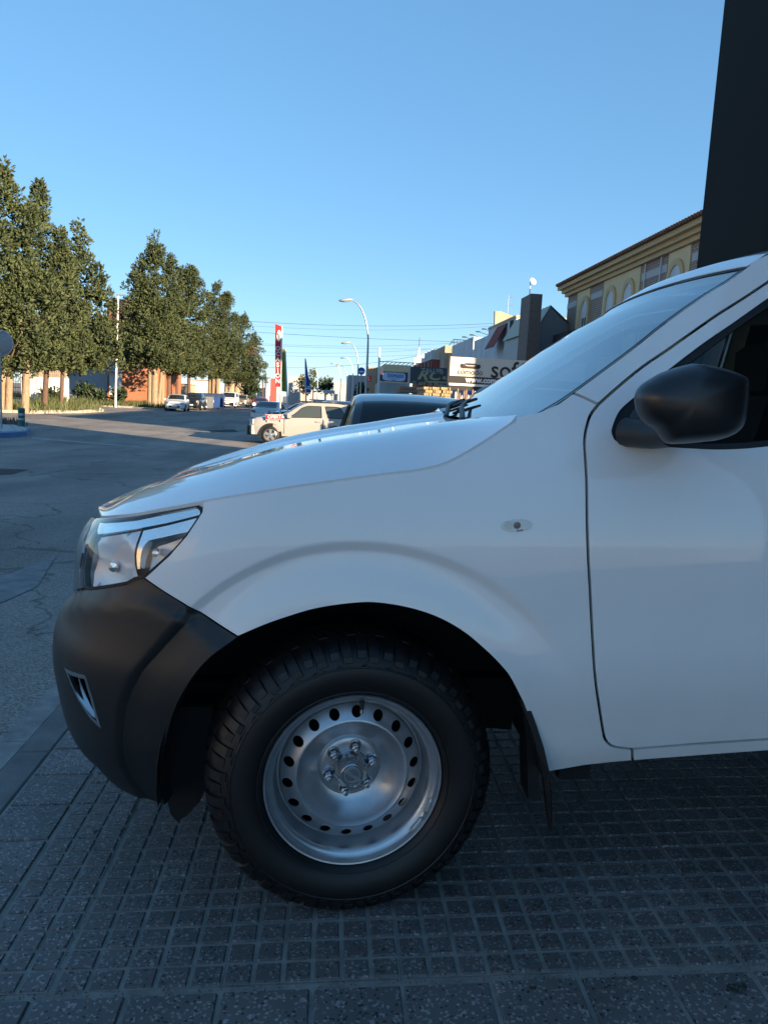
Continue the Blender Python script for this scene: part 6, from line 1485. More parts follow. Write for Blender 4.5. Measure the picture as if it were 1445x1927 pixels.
# ================================================================== banners
M['banner_red'] = mat('red banner cloth', (0.62, 0.025, 0.03), 0.8)
M['banner_green'] = mat('lime banner cloth', (0.17, 0.22, 0.035), 0.8)
M['banner_blue'] = mat('blue banner cloth', (0.015, 0.055, 0.34), 0.8)
def banner(name, label, pole_px, top, bot, left_top, left_bot, Y, m, base=778, taper=True):
    a, b = at(pole_px[1], base, Y), at(pole_px[0], top, Y); gz = ground_z(a.x, Y); r = empty(name, (a.x, Y, gz)); tag(r, label, 'banner')
    H = b.z - gz; mb = MB(); mb.tube([(0, 0, 0), (0, 0, H * .3), (b.x - a.x, 0, H)], [.05, .045, .025], 8); mb.build('pole', M['white_or_sunlit_pole'], r, True)
    zb = at(pole_px[1], bot, Y).z - gz; wt = at(left_top, top, Y).x - b.x; wb = at(left_bot, bot, Y).x - a.x
    def f(u, v):
        z = zb + (H - zb) * v; xp = (b.x - a.x) * max(0, (z - H * .3) / (H * .7)); w = wb + (wt - wb) * v
        return (xp + w * u, 0.05 * math.sin(v * 9) * u, z + (0.10 * u if taper else 0) * v)
    mb = MB(); mb.grid(4, 24, f); mb.grid(4, 24, lambda u, v: Vector(f(u, v)) + Vector((0, .006, 0))); cl = mb.build('cloth', m, r, True)
    return r, f, cl
r, f, cl = banner('banner', 'tall red advertising banner with a white roundel and white letters, OCASIÓN', (530.5, 527), 614, 728, 517.5, 527.5 - 9, 33, M['banner_red'])
for k, ch in enumerate('OCASIÓN'):
    q = Vector(f(.56, .62 - .088 * k)); textobj('lettering', ch, .26, M['sign_white'], r, face_at(q.x, q.y - .035, q.z), .003, bold=.006)
q = Vector(f(.42, .83)); mb = MB(); mb.lathe([(0, -.006), (.15, -.006), (.15, .006)], 24, 'y'); mb.xform(Matrix.Translation((q.x, q.y - .03, q.z)) @ Matrix.Diagonal((.62, 1, 1.7, 1))); mb.build('roundel', M['sign_white'], r)
mb = MB(); mb.tube([(.05, 0, .14), (-.03, 0, .08), (.03, 0, 0), (.0, 0, -.12)], [.03, .04, .035, .012], 6); mb.xform(Matrix.Translation((q.x, q.y - .045, q.z))); mb.build('roundel_mark', M['lamp_shell'], r)
r, f, cl = banner('banner', 'lime green banner on a grey pole just right of the red one', (537, 541), 656, 737, 530, 532, 41, M['banner_green'], 775, False)
r, f, cl = banner('feather_flag', 'dark blue feather flag tapering to a point', (574, 575.5), 674, 738, 575.5, 586, 52, M['banner_blue'], 756, False)
q = Vector(f(.6, .12)); mb = MB(); mb.bbox(q.x - .18, q.x + .12, q.y - .04, q.y - .03, q.z - .05, q.z + .02, .005); mb.bbox(q.x - .1, q.x + .16, q.y - .04, q.y - .03, q.z + .08, q.z + .14, .005); mb.build('white_print', M['sign_white'], r)
# ================================================================== billboards
M['bb_cream'] = mat('billboard cream', (0.60, 0.56, 0.49), 0.6, noise=0.05, nscale=.8)
M['bb_black'] = mat('billboard black', (0.020, 0.020, 0.022), 0.5)
M['bb_ink'] = mat('dark ink', (0.025, 0.018, 0.018), 0.6)
M['gold'] = mat('matt gold print', (0.42, 0.33, 0.17), 0.5)
M['bb_grey'] = mat('grey print', (0.30, 0.30, 0.30), 0.5)
Y = 26.0; kS = 0.663
tl, bl, bb2 = at(848, 670.5, Y), at(846, 706.5, Y), at(845, 720, Y); wdt = 4.9
bd = empty('sofa_shop_billboard', (tl.x, Y, ground_z(tl.x, Y))); tag(bd, 'long cream and black billboard reading cómodo and sofás, with a sofa logo', 'billboard')
gz = ground_z(tl.x, Y); zt, zm, zb = tl.z - gz, bl.z - gz, bb2.z - gz
mb = MB(); mb.box(0, wdt, 0, .25, zm + .004, zt); mb.build('cream_panel', M['bb_cream'], bd)
mb = MB(); mb.box(0, wdt, -.005, .25, zb, zm); mb.build('black_strip', M['bb_black'], bd)
mb = MB(); mb.box(-.005, wdt, -.02, .26, zb - .085, zb - .002); mb.build('bottom_trim', M['sign_white'], bd)
mb = MB(); mb.box(-.06, -.006, -.03, .28, zb - .085, zt + .06); mb.box(0, wdt, .02, .26, zb - .24, zb - .0855); mb.build('frame', M['bb_black'], bd)
for x in (.35, 1.75, 3.1, 4.5):
    mb = MB(); mb.box(x - .05, x + .05, .26, .36, 0, zt - .15); mb.build('post', M['galv'], bd)
def bt(px, py): p = at(px, py, Y); return (p.x - tl.x, p.z - gz)
x, z = bt(884.5, 699); textobj('lettering', 'cómodo', .29, M['bb_ink'], bd, face_at(x, -.008, z - .02), .003, .93)
x, z = bt(923, 694.5); textobj('lettering', 'sofás', .85, M['bb_ink'], bd, face_at(x, -.008, z - .03), .003, .95, 'LEFT', bold=.008)
x, z = bt(876, 715); textobj('lettering', 'www.comodosofas.com', .28, M['sign_white'], bd, face_at(x, -.014, z + .02), .003, .95, 'LEFT', bold=.012)
x, z = bt(885, 688.5); lw = .56
mb = MB(); mb.prism([(-lw, -.02), (-lw + .04, .09), (-lw + .12, .11), (-lw + .22, .06), (-.2, -.01), (.2, -.01), (lw - .22, .06), (lw - .12, .11), (lw - .04, .09), (lw, -.02), (lw - .05, -.11), (lw - .14, -.14), (-lw + .14, -.14), (-lw + .05, -.11)], lambda a, b: (x + a * kS, -.012, z + b * kS), lambda a, b: (x + a * kS, -.002, z + b * kS)); mb.build('sofa_logo', M['bb_ink'], bd)
mb = MB(); mb.prism([(.36 * math.cos(t), .10 + (.05 if math.sin(t) > 0 else .065) * math.sin(t)) for t in [2 * math.pi * k / 24 for k in range(24)]], lambda a, b: (x + a * kS, -.012, z + b * kS), lambda a, b: (x + a * kS, -.002, z + b * kS)); mb.build('sofa_logo_back', M['bb_ink'], bd)
Y = 58.0
tl, br = at(773, 689, Y), at(847, 726, Y)
bd = empty('workshop_billboard', (tl.x, Y, ground_z(tl.x, Y))); tag(bd, 'dark grey billboard with gold and silver letters reading TALLER RC', 'billboard'); gz = ground_z(tl.x, Y)
W_, H0, H1 = br.x - tl.x + .3, br.z - gz + .05, tl.z - gz
mb = MB(); mb.box(0, W_, 0, .15, H0, H1); mb.build('board', mat('slate board', (0.045, 0.052, 0.062), 0.5), bd)
mb = MB(); mb.box(-.14, -.004, -.02, .17, H0 - .05, H1 + .05); mb.box(-.13, -.01, 0, .15, 0, H0 - .05); mb.box(W_ + .004, W_ + .14, -.02, .17, 0, H1 + .05); mb.build('frame', M['galv'], bd)
def bt(px, py): p = at(px, py, Y); return (p.x - tl.x, p.z - gz)
x, z = bt(815, 697.5); textobj('lettering', 'TALLER', .40, M['bb_grey'], bd, face_at(x, -.006, z), .003, 1.25, shear=-.25, bold=.012)
x, z = bt(806, 707); textobj('lettering', 'RC', .92, M['gold'], bd, face_at(x, -.006, z), .003, 1.45, shear=.3, bold=.03)
x0, z0_ = bt(797, 719); x1, z1_ = bt(842, 716); mb = MB(); mb.prism([(0, .08), (.25, .0), (x1 - x0, .0), (x1 - x0, -.11), (.22, -.11)], lambda a, b: (x0 + a, -.01, z0_ + .12 + b), lambda a, b: (x0 + a, -.001, z0_ + .12 + b)); mb.build('logo_swoosh', M['gold'], bd)
x, z = bt(812, 722.5); textobj('lettering', '633 15 38 61', .30, M['gold'], bd, face_at(x, -.006, z - .01), .003, 1.25, bold=.01)
x, z = bt(779, 720); mb = MB(); mb.lathe([(.15, -.006), (.15, -.001), (.11, -.006)], 20, 'y', (x, 0, z)); mb.tube([(x - .05, -.006, z + .06), (x - .03, -.006, z - .02), (x + .06, -.006, z - .06)], .022, 5); mb.build('phone_icon', M['gold'], bd)
x, z = bt(836, 711); mb = MB()
st = [((.20 if k % 2 else .09) * math.cos(k * math.pi / 5 + .3), (.20 if k % 2 else .09) * math.sin(k * math.pi / 5 + .3)) for k in range(10)]; mb.prism(st, lambda a, b: (x + a, -.009, z + b), lambda a, b: (x + a, -.001, z + b)); mb.build('logo_splash', M['gold'], bd)
Y = 84.0
tl, br = at(715.5, 698, Y), at(767, 719, Y)
bd = empty('pet_shop_billboard', (tl.x, Y, ground_z(tl.x, Y))); tag(bd, 'pale blue shop billboard with purple ends reading EXPRESS', 'billboard'); gz = ground_z(tl.x, Y)
W_, H0, H1 = br.x - tl.x, br.z - gz, tl.z - gz
mb = MB(); mb.box(0, W_, 0, .12, H0, H1); mb.build('board', mat('dark violet board', (0.05, 0.025, 0.07), 0.5), bd)
n = 20; mb = MB(); mb.prism([(W_ * .5 + W_ * .41 * math.copysign(abs(math.cos(t)) ** .45, math.cos(t)), (H0 + H1) / 2 + (H1 - H0) * .44 * math.copysign(abs(math.sin(t)) ** .45, math.sin(t))) for t in [2 * math.pi * k / 32 for k in range(32)]], lambda a, b: (a, -.012, b), lambda a, b: (a, -.001, b)); mb.build('pale_field', mat('pale blue print', (0.48, 0.55, 0.68), 0.5), bd)
textobj('lettering', 'MASCOTAS', .36, M['bb_grey'], bd, face_at(W_ * .52, -.02, H0 + (H1 - H0) * .80), .003, 1.0)
textobj('lettering', 'EXPRESS', .42, M['sign_blue'], bd, face_at(W_ * .56, -.02, H0 + (H1 - H0) * .55), .003, 1.15, bold=.015)
mb = MB(); mb.box(W_ * .3, W_ * .7, -.018, -.013, H0 + (H1 - H0) * .32, H0 + (H1 - H0) * .345); mb.box(W_ * .42, W_ * .58, -.018, -.013, H0 + (H1 - H0) * .10, H0 + (H1 - H0) * .18); mb.build('print_line', M['sign_blue'], bd)
for x in (.3, W_ - .3):
    mb = MB(); mb.box(x - .06, x + .06, .13, .25, 0, H1 - .1); mb.build('post', M['galv'], bd)
wl = building('low_white_shopfront', 'low white shopfront wall under the shop billboard', at(714, 735, 86).x, at(770, 735, 86).x, 86, 96, at(740, 720.5, 86).z, M['far_grey'], cat='shop')
Y = 62.0; tl, br = at(687.5, 706.5, Y), at(699, 718, Y)
bd = empty('red_shop_sign', (tl.x, Y, ground_z(tl.x, Y))); tag(bd, 'small bright red sign panel low beside the nearest lamp post', 'sign'); gz = ground_z(tl.x, Y)
mb = MB(); mb.bbox(0, br.x - tl.x, 0, .1, br.z - gz, tl.z - gz, .02); mb.build('panel', mat('bright red panel', (0.75, 0.03, 0.05), 0.4), bd)
mb = MB(); mb.box(0.0, .06, .1, .16, 0, tl.z - gz); mb.build('post', M['galv'], bd)
for i, (a, b) in enumerate(((.2, .72), (.5, .72), (.3, .30), (.62, .30))):
    mb = MB(); w_, h_ = br.x - tl.x, tl.z - br.z; mb.bbox(w_ * a - .06, w_ * a + .06, -.012, -.001, br.z - gz + h_ * b - .035, br.z - gz + h_ * b + .035, .003); mb.build('print_mark', M['sign_white'], bd)
Y = 110.0; tl, br = at(609, 733.5, Y), at(630, 741, Y)
bd = empty('white_roof_sign', (tl.x, Y, ground_z(tl.x, Y))); tag(bd, 'long white sign reading TALLER above the far parked cars', 'sign'); gz = ground_z(tl.x, Y)
mb = MB(); mb.bbox(0, br.x - tl.x, 0, .1, br.z - gz, tl.z - gz, .02); mb.build('panel', M['sign_white'], bd); mb = MB(); mb.box(.2, .3, .1, .2, 0, tl.z - gz - .1); mb.box(1.2, 1.3, .1, .2, 0, tl.z - gz - .1); mb.build('post', M['galv'], bd)
textobj('lettering', 'TALLER', .36, M['bb_ink'], bd, face_at((br.x - tl.x) / 2, -.004, (tl.z + br.z) / 2 - gz), .003, 1.1)
# ================================================================== timber, fence
M['timber'] = mat('sawn timber', (0.42, 0.28, 0.15), 0.85, noise=0.25, nscale=3, stretch=(1, 1, 6))
M['timber_grey'] = mat('weathered timber', (0.24, 0.17, 0.12), 0.85, noise=0.25, nscale=3, stretch=(1, 1, 6))
def timber(label, px0, px1, ptop, Y, m, rows, cols, seed):
    a, b = at(px0, ptop, Y), at(px1, ptop, Y); gz = ground_z(a.x, Y); r = empty('timber_stack', (a.x, Y, gz)); tag(r, label, 'timber stack', 'sawn timber stacked in the yard'); rnd = random.Random(seed)
    W_, H_ = b.x - a.x, a.z - gz
    for j in range(rows):
        z0 = .12 + (H_ - .12) * j / rows; h = (H_ - .12) / rows
        if j % 6 == 5:
            mb = MB(); mb.box(.05, W_ - .05, 0, 2.2, z0 + .02, z0 + h * .5); mb.build('spacer', M['timber_grey'], r); continue
        for i in range(cols):
            ins = rnd.uniform(0, .06); side = (.035 * math.sin(j * 2.3)) if cols > 1 else 0
            mb = MB(); mb.bbox(W_ * i / cols + .003 + side * (i == 0), W_ * (i + 1) / cols - .003 + side * (i == cols - 1), ins, 2.4, z0 + .006, z0 + h - .006, .006); mb.build('plank', m, r)
    mb = MB(); mb.box(.05, W_ - .05, .1, 2.2, -.05, .12); mb.build('bearer', M['timber_grey'], r)
timber('sunlit stack of sawn timber, leftmost of the three pale ones', 799.5, 813.5, 727, 24.9, M['timber'], 22, 3, 1)
timber('sunlit stack of sawn timber, middle of the three pale ones', 815.5, 829.5, 727.5, 24.9, M['timber'], 22, 3, 2)
timber('sunlit stack of sawn timber, rightmost and widest of the three pale ones', 832, 850, 728, 24.9, M['timber'], 22, 4, 3)
timber('long weathered grey brown timber stack left of the pale ones', 753, 797, 726, 28.0, M['timber_grey'], 20, 2, 4)
timber('small honey coloured timber crate stack by the nearest lamp post', 692, 703, 739, 60, M['timber'], 14, 2, 5)
Y = 23.8; a, b = at(856, 740, Y), at(915, 728, Y); gz = ground_z(a.x, Y)
r = empty('picket_fence', (a.x, Y, gz)); tag(r, 'dark picket fence under the sofa billboard', 'fence')
n = 26
for k in range(n):
    x = (b.x + .8 - a.x) * k / n; h = at(880, 741, Y).z - gz + .12 * math.sin(k * 1.7)
    mb = MB(); mb.prism([(x, .05), (x + .05, .05), (x + .05, h), (x + .025, h + .07), (x, h)], lambda p, q: (p, -.02, q), lambda p, q: (p, .0, q)); mb.build('picket', M['timber_grey'] if k % 3 else M['frame_white'], r)
mb = MB(); mb.box(0, b.x + .8 - a.x, .001, .05, .4, .48); mb.box(0, b.x + .8 - a.x, .001, .05, 1.1, 1.18); mb.build('rail', M['column'], r)
Y = 46.0; a, b = at(862, 752, Y), at(905, 728, Y); gz = ground_z(a.x, Y)
r = empty('blue_awning_stand', (a.x, Y, gz)); tag(r, 'dark blue sloping awning behind the picket fence', 'awning')
mb = MB(); mb.add([(0, 0, a.z - gz), (2.6, 0, b.z - gz + .6), (2.6, 2.2, b.z - gz + .6), (0, 2.2, a.z - gz), (0, 0, a.z - gz - .12), (2.6, 0, b.z - gz + .5), (2.6, 2.2, b.z - gz + .5), (0, 2.2, a.z - gz - .12)], [(0, 1, 2, 3), (7, 6, 5, 4), (0, 4, 5, 1), (1, 5, 6, 2), (2, 6, 7, 3), (3, 7, 4, 0)]); mb.build('canopy', M['banner_blue'], r)
for x in (.1, 2.5):
    mb = MB(); mb.tube([(x, .1, 0), (x, .1, a.z - gz - .1)], .04, 6); mb.build('post', M['galv'], r)
building('sofa_shop', 'low pale shop wall behind the sofa billboard', at(850, 735, 47).x, 14.0, 49, 53.5, at(860, 733, 47).z, M['far_grey'], cat='shop')
# power lines
M['cable'] = mat('cable', (0.05, 0.05, 0.055), 0.6)
wires = [((440, 599), (700, 613), (950, 607), 'topmost power line crossing the sky above the street'), ((440, 607), (700, 620.5), (950, 612), 'thin power line just under the topmost one'), ((440, 620), (700, 637), (1010, 645), 'darker power line sagging below the topmost pair'), ((440, 640), (650, 651), (950, 638), 'upper power line of the middle bundle'), ((440, 647), (650, 655), (905, 655), 'second power line of the middle bundle'), ((440, 655), (650, 664), (900, 648), 'third power line of the middle bundle'), ((440, 663), (650, 671), (900, 660), 'lowest power line of the middle bundle'), ((440, 672), (600, 691), (790, 668), 'lone lower power line passing the blue flag tip')]
for k, (a, m_, b, lab) in enumerate(wires):
    Y = 95.0 + 2 * k; A, Bm, B = at(a[0] - 160, a[1] - 12, Y), at(*m_, Y), at(*b, Y)
    pts = []
    for i in range(25):
        t = i / 24; pts.append(((1 - t) ** 2 * A.x + 2 * t * (1 - t) * Bm.x + t * t * B.x, Y, 0))
    def zat(x):
        (x0, z0), (x1, z1), (x2, z2) = (A.x, A.z), (Bm.x, Bm.z), (B.x, B.z)
        return z0 * (x - x1) * (x - x2) / ((x0 - x1) * (x0 - x2)) + z1 * (x - x0) * (x - x2) / ((x1 - x0) * (x1 - x2)) + z2 * (x - x0) * (x - x1) / ((x2 - x0) * (x2 - x1))
    mb = MB(); mb.tube([(x, y, zat(x)) for x, y, _ in pts], .022 if k in (0, 2, 7) else .014, 5); tag(mb.build('power_line', M['cable']), lab, 'power line', 'power lines across the sky')
a = at(957, 556, 60); r = empty('aerial', (a.x, 60, at(954, 590, 60).z)); tag(r, 'thin television aerial on the roof of the awning house', 'aerial')
mb = MB(); h = at(957, 558, 60).z - at(954, 592, 60).z; mb.tube([(0, 0, -.3), (0, 0, h)], .025, 6); mb.build('mast', M['galv'], r)
for z, w in ((h - .1, .45), (h - .75, .4)):
    mb = MB(); mb.tube([(-.1, 0, z - .08), (w, 0, z + .08)], .018, 5)
    for q in (.1, .25, .4): mb.tube([(q, -.15, z), (q, .15, z)], .01, 4)
    mb.build('antenna', M['galv'], r)
# ================================================================== other vehicles
PAINT = {}
def paint(name, col, metal=0.0, rough=0.32):
    if name not in PAINT: PAINT[name] = mat(name + ' car paint', col, rough, metal=metal, coat=1.0)
    return PAINT[name]
M['tail'] = mat('red tail lamp', (0.30, 0.012, 0.012), 0.15, coat=1.0)
M['headlamp'] = mat('clear headlamp', (0.55, 0.56, 0.56), 0.12, metal=0.4, coat=1.0)
M['plate'] = mat('number plate', (0.62, 0.62, 0.62), 0.5)
M['alloy'] = mat('alloy wheel', (0.45, 0.46, 0.48), 0.3, metal=0.8)
M['opaque_glass'] = mat('dark car glass', (0.012, 0.016, 0.018), 0.04, spec=0.9, coat=0.5)
def car(name, label, cat, sp, loc, rz, pm, group=None, glass='opaque_glass'):
    """sp: top = roof/bonnet line [(x, z)], belt [(x, z)], plan half widths [(x, y)], cabin (front foot, front top, rear top, rear foot), wheels (x1, x2, r), lamps"""
    r = empty(name, loc, rz); tag(r, label, cat, group)
    L = sp['top'][-1][0]; cx = L / 2; N = 46
    T = lambda x: interp(sp['top'], x); Bt = lambda x: interp(sp['belt'], x); Wd = lambda x: interp(sp['plan'], x); Bo = lambda x: interp(sp.get('bot', [(0, .26), (.4, .2), (L - .4, .2), (L, .32)]), x)
    tum = sp.get('tumble', .30)
    xs_ = sorted(set([L * i / N for i in range(N + 1)] + [x for x, _ in sp['top']]))
    def ring(x):
        w, t, b, zb = Wd(x), T(x), Bt(x), Bo(x); b = min(b, t - .03); g = max(0, t - b); wr = max(.1, w * .965 - g * tum); e = min(.10, g * .4 + .012)
        return [(w * .82, zb), (w * .97, zb + .05), (w, zb + (b - zb) * .35), (w * 1.0, zb + (b - zb) * .7), (w * .985, b - .03), (w * .965, b), (wr + e * tum * .6, t - e), (wr - .02, t - e * .3), (wr - .09, t), (wr * .5, t + .018), (0, t + .025)]
    P = [ring(x) for x in xs_]; n = len(P[0]); V = []; F = []; ns = 2 * n - 1
    for x, p in zip(xs_, P): V += [(x - cx, -y, z) for y, z in p] + [(x - cx, y, z) for y, z in p[:-1][::-1]]
    for i in range(len(xs_) - 1):
        for j in range(ns - 1): F.append((i * ns + j, i * ns + j + 1, (i + 1) * ns + j + 1, (i + 1) * ns + j)[::-1])
    F.append(tuple(range(ns))); F.append(tuple((len(xs_) - 1) * ns + j for j in range(ns))[::-1])
    body = mesh_obj('body', V, F, pm, r, True, 32)
    def side(x, f, d):
        p = ring(x); a, b = p[5], p[6]; return (a[0] + (b[0] - a[0]) * f + d, a[1] + (b[1] - a[1]) * f)
    for q in sp['side']:                                              # side windows: (x at foot front, x at top front, x at top rear, x at foot rear)
        for sg in (-1, 1):
            mb = MB()
            def f_(u, v, d=.007):
                x = (q[0] + (q[3] - q[0]) * u) * (1 - v) + (q[1] + (q[2] - q[1]) * u) * v; y, z = side(x, .06 + .84 * v, d); return (x - cx, sg * y, z)
            if sg > 0: mb.grid(8, 4, f_)
            else: mb.grid(4, 8, lambda a, b: f_(b, a))
            mb.build('side_window', M[glass], r, True)
            mb = MB()
            ed = [f_(k / 8, 0, .010) for k in range(9)] + [f_(1, k / 4, .010) for k in range(1, 5)] + [f_(1 - k / 8, 1, .010) for k in range(1, 9)] + [f_(0, 1 - k / 4, .010) for k in range(1, 4)]
            mb.tube(ed + ed[:1], .012, 4, False); mb.build('window_trim', M['rubber'], r)
    for nm, (x0, x1), k in (('windscreen', sp['wind'], 1), ('rear_window', sp['rear'], -1)):
        mb = MB()
        def f2(u, v):
            x = x0 + (x1 - x0) * v; p = ring(x); w = p[8][0] * .97
            nz = Vector((-(T(x + .01) - T(x - .01)), 0, .02)).normalized() * .012
            y = -w + 2 * w * u; bul = .0
            zz = p[8][1] + (p[10][1] - p[8][1]) * (1 - abs(2 * u - 1) ** 2)
            return (x - cx + nz.x, y, zz + nz.z)
        mb.grid(10, 6, lambda u, v: f2(u, v) if x1 < x0 else f2(1 - u, v)); mb.build(nm, M[glass], r, True)
    for x in sp['wheels'][:2]:
        rad = sp['wheels'][2]
        for sg in (-1, 1):
            w = Wd(x); y = sg * (w + .004)
            mb = MB(); mb.lathe([(0, 0), (rad + .055, 0), (rad + .075, sg * .006), (rad + .075, -sg * .3)], 28, 'y', (x - cx, y, rad + .02), R(-18), R(198)); mb.build('wheel_arch', M['dark'], r)
            wh = empty('wheel', (x - cx, sg * (w - .09), rad), 0 if sg < 0 else math.pi, r)
            mb = MB(); mb.lathe([(rad * .62, -.10), (rad * .70, -.118), (rad * .88, -.115), (rad * .97, -.09), (rad, -.05), (rad, .08), (rad * .6, .1)], 28, 'y'); mb.build('tyre', M['tyre'], wh, True, 50)
            mb = MB(); mb.lathe([(rad * .66, -.105), (rad * .62, -.112), (rad * .58, -.085), (rad * .54, -.03)], 28, 'y'); mb.lathe([(rad * .56, -.01), (.0, -.01)], 20, 'y')
            for k in range(5):
                a = 2 * math.pi * k / 5 + .3; c, s = math.cos(a), math.sin(a); t = Vector((-s, 0, c))
                mb.add([Vector((c * .04, -.10, s * .04)) + t * .04, Vector((c * rad * .6, -.095, s * rad * .6)) + t * .055, Vector((c * rad * .6, -.095, s * rad * .6)) - t * .055, Vector((c * .04, -.10, s * .04)) - t * .04], [(3, 2, 1, 0)])
            mb.lathe([(.06, -.09), (.05, -.115), (0, -.118)], 12, 'y'); mb.build('rim', M['alloy'], wh, True, 30)
    def bit(nm, m, x, y, z, sx, sy, sz, b=.02, rzz=0.0):
        mb = MB(); mb.bbox(-sx / 2, sx / 2, -sy / 2, sy / 2, -sz / 2, sz / 2, b); mb.xform(Matrix.Translation((x - cx, y, z)) @ Matrix.Rotation(rzz, 4, 'Z')); return mb.build(nm, m, r, True, 40)
    for args in sp['bits']:
        nm, m, x, y, z, sx, sy, sz = args[:8]; rz_ = args[8] if len(args) > 8 else 0.0
        ys_ = (y, -y) if y > .02 else (y,)
        for yy in ys_: bit(nm, M[m] if isinstance(m, str) else m, x, yy, z, sx, sy, sz, min(.02, sx * .3, sy * .3, sz * .3), rz_ * (1 if yy > 0 else -1))
    mx = sp.get('mirror')
    if mx:
        for sg in (-1, 1):
            y, z = side(mx, .12, 0); m2 = MB(); m2.bbox(mx - cx - .08, mx - cx + .08, min(sg * (y + .02), sg * (y + .22)), max(sg * (y + .02), sg * (y + .22)), z - .02, z + .14, .04); m2.build('mirror', pm, r, True, 40)
    return r
hatch = dict(top=[(0, .55), (.05, .72), (.25, .83), (1.05, .98), (1.2, 1.02), (1.9, 1.40), (2.3, 1.475), (3.0, 1.47), (3.6, 1.38), (4.1, 1.02), (4.28, .90), (4.34, .55)], belt=[(0, .70), (1.0, .90), (3.5, .97), (4.34, .95)], plan=[(0, .62), (.12, .76), (.5, .86), (1.2, .90), (3.2, .90), (4.0, .85), (4.25, .76), (4.34, .66)], side=[(1.35, 1.95, 2.48, 2.52), (2.58, 2.54, 3.25, 3.45)], wind=(1.22, 1.92), rear=(4.05, 3.62), wheels=(.85, 3.48, .32), mirror=1.5,
    bits=[('headlight', 'headlamp', .17, .60, .71, .30, .26, .13, -.5), ('grille', 'gloss_black', .035, 0, .66, .06, .72, .07), ('lower_grille', 'gloss_black', .0, 0, .42, .05, .95, .17), ('number_plate', 'plate', -.02, 0, .46, .03, .50, .11), ('fog_lamp', 'gloss_black', .06, .62, .42, .08, .16, .10, -.4), ('tail_lamp', 'tail', 4.19, .66, .90, .16, .2, .22), ('number_plate', 'plate', 4.36, 0, .66, .03, .5, .11), ('bumper_trim', 'black_plastic', 4.34, 0, .35, .08, 1.2, .12)])
suv = dict(top=[(0, .62), (.06, .90), (.3, 1.0), (1.05, 1.10), (1.2, 1.14), (1.85, 1.55), (2.2, 1.68), (3.3, 1.69), (3.9, 1.60), (4.25, 1.20), (4.32, 1.05), (4.36, .6)], belt=[(0, .9), (1.0, 1.04), (3.9, 1.10), (4.36, 1.05)], plan=[(0, .68), (.1, .80), (.5, .89), (1.2, .92), (3.4, .92), (4.1, .87), (4.36, .72)], bot=[(0, .36), (.5, .30), (3.9, .30), (4.36, .40)], side=[(1.32, 1.9, 2.42, 2.46), (2.52, 2.48, 3.2, 3.22), (3.28, 3.26, 3.62, 3.9)], wind=(1.22, 1.9), rear=(4.22, 3.9), wheels=(.85, 3.48, .36), mirror=1.48,
    bits=[('headlight', 'headlamp', .14, .62, .86, .2, .26, .17, -.45), ('grille', 'gloss_black', .03, 0, .82, .06, .74, .15), ('lower_grille', 'black_plastic', .0, 0, .50, .06, 1.2, .22), ('number_plate', 'plate', -.03, 0, .52, .03, .5, .11), ('roof_rail', 'galv', 2.7, .58, 1.72, 1.5, .05, .05), ('sill_trim', 'black_plastic', 2.15, .905, .40, 1.9, .05, .12), ('side_step', 'alloy', 2.15, .95, .30, 1.8, .10, .05), ('tail_lamp', 'tail', 4.22, .68, 1.05, .14, .2, .4)])
van = dict(top=[(0, .6), (.06, .95), (.25, 1.08), (.85, 1.22), (1.0, 1.28), (1.75, 1.82), (2.1, 1.95), (4.5, 1.96), (4.72, 1.85), (4.78, 1.2), (4.8, .5)], belt=[(0, 1.0), (1.0, 1.18), (4.8, 1.18)], plan=[(0, .70), (.12, .84), (.6, .93), (1.3, .95), (4.4, .95), (4.8, .90)], bot=[(0, .26), (.4, .22), (4.8, .26)], side=[(1.2, 1.78, 2.25, 2.25), (2.35, 2.35, 3.3, 3.3)], wind=(1.02, 1.8), rear=(4.785, 4.735), wheels=(.95, 4.0, .33), mirror=1.35, tumble=.16,
    bits=[('headlight', 'headlamp', .16, .66, .93, .22, .26, .24, -.45), ('grille', 'gloss_black', .03, 0, .88, .06, .9, .08), ('front_bumper', 'black_plastic', .02, 0, .50, .12, 1.55, .34), ('number_plate', 'plate', -.05, 0, .55, .03, .5, .11), ('tail_lamp', 'tail', 4.79, .82, 1.0, .05, .14, .5)])
sedan = dict(top=[(0, .50), (.06, .68), (.3, .78), (1.15, .92), (1.35, .97), (2.05, 1.36), (2.4, 1.42), (3.0, 1.40), (3.85, 1.03), (4.0, 1.0), (4.45, .96), (4.52, .80), (4.56, .5)], belt=[(0, .68), (1.2, .86), (4.0, .93), (4.56, .9)], plan=[(0, .6), (.12, .74), (.6, .84), (1.4, .87), (3.4, .87), (4.2, .83), (4.56, .68)], side=[(1.5, 2.1, 2.55, 2.6), (2.66, 2.61, 3.1, 3.55)], wind=(1.38, 2.08), rear=(3.82, 3.08), wheels=(.85, 3.5, .31), mirror=1.65,
    bits=[('headlight', 'headlamp', .16, .58, .66, .2, .26, .12, -.45), ('grille', 'gloss_black', .02, 0, .6, .06, .6, .1), ('tail_lamp', 'tail', 4.50, .57, .80, .09, .30, .14, .25), ('number_plate', 'plate', 4.57, 0, .52, .03, .52, .12), ('rear_valance', 'black_plastic', 4.52, 0, .33, .12, 1.3, .18), ('boot_line', 'rubber', 4.535, 0, .72, .02, 1.0, .012)])
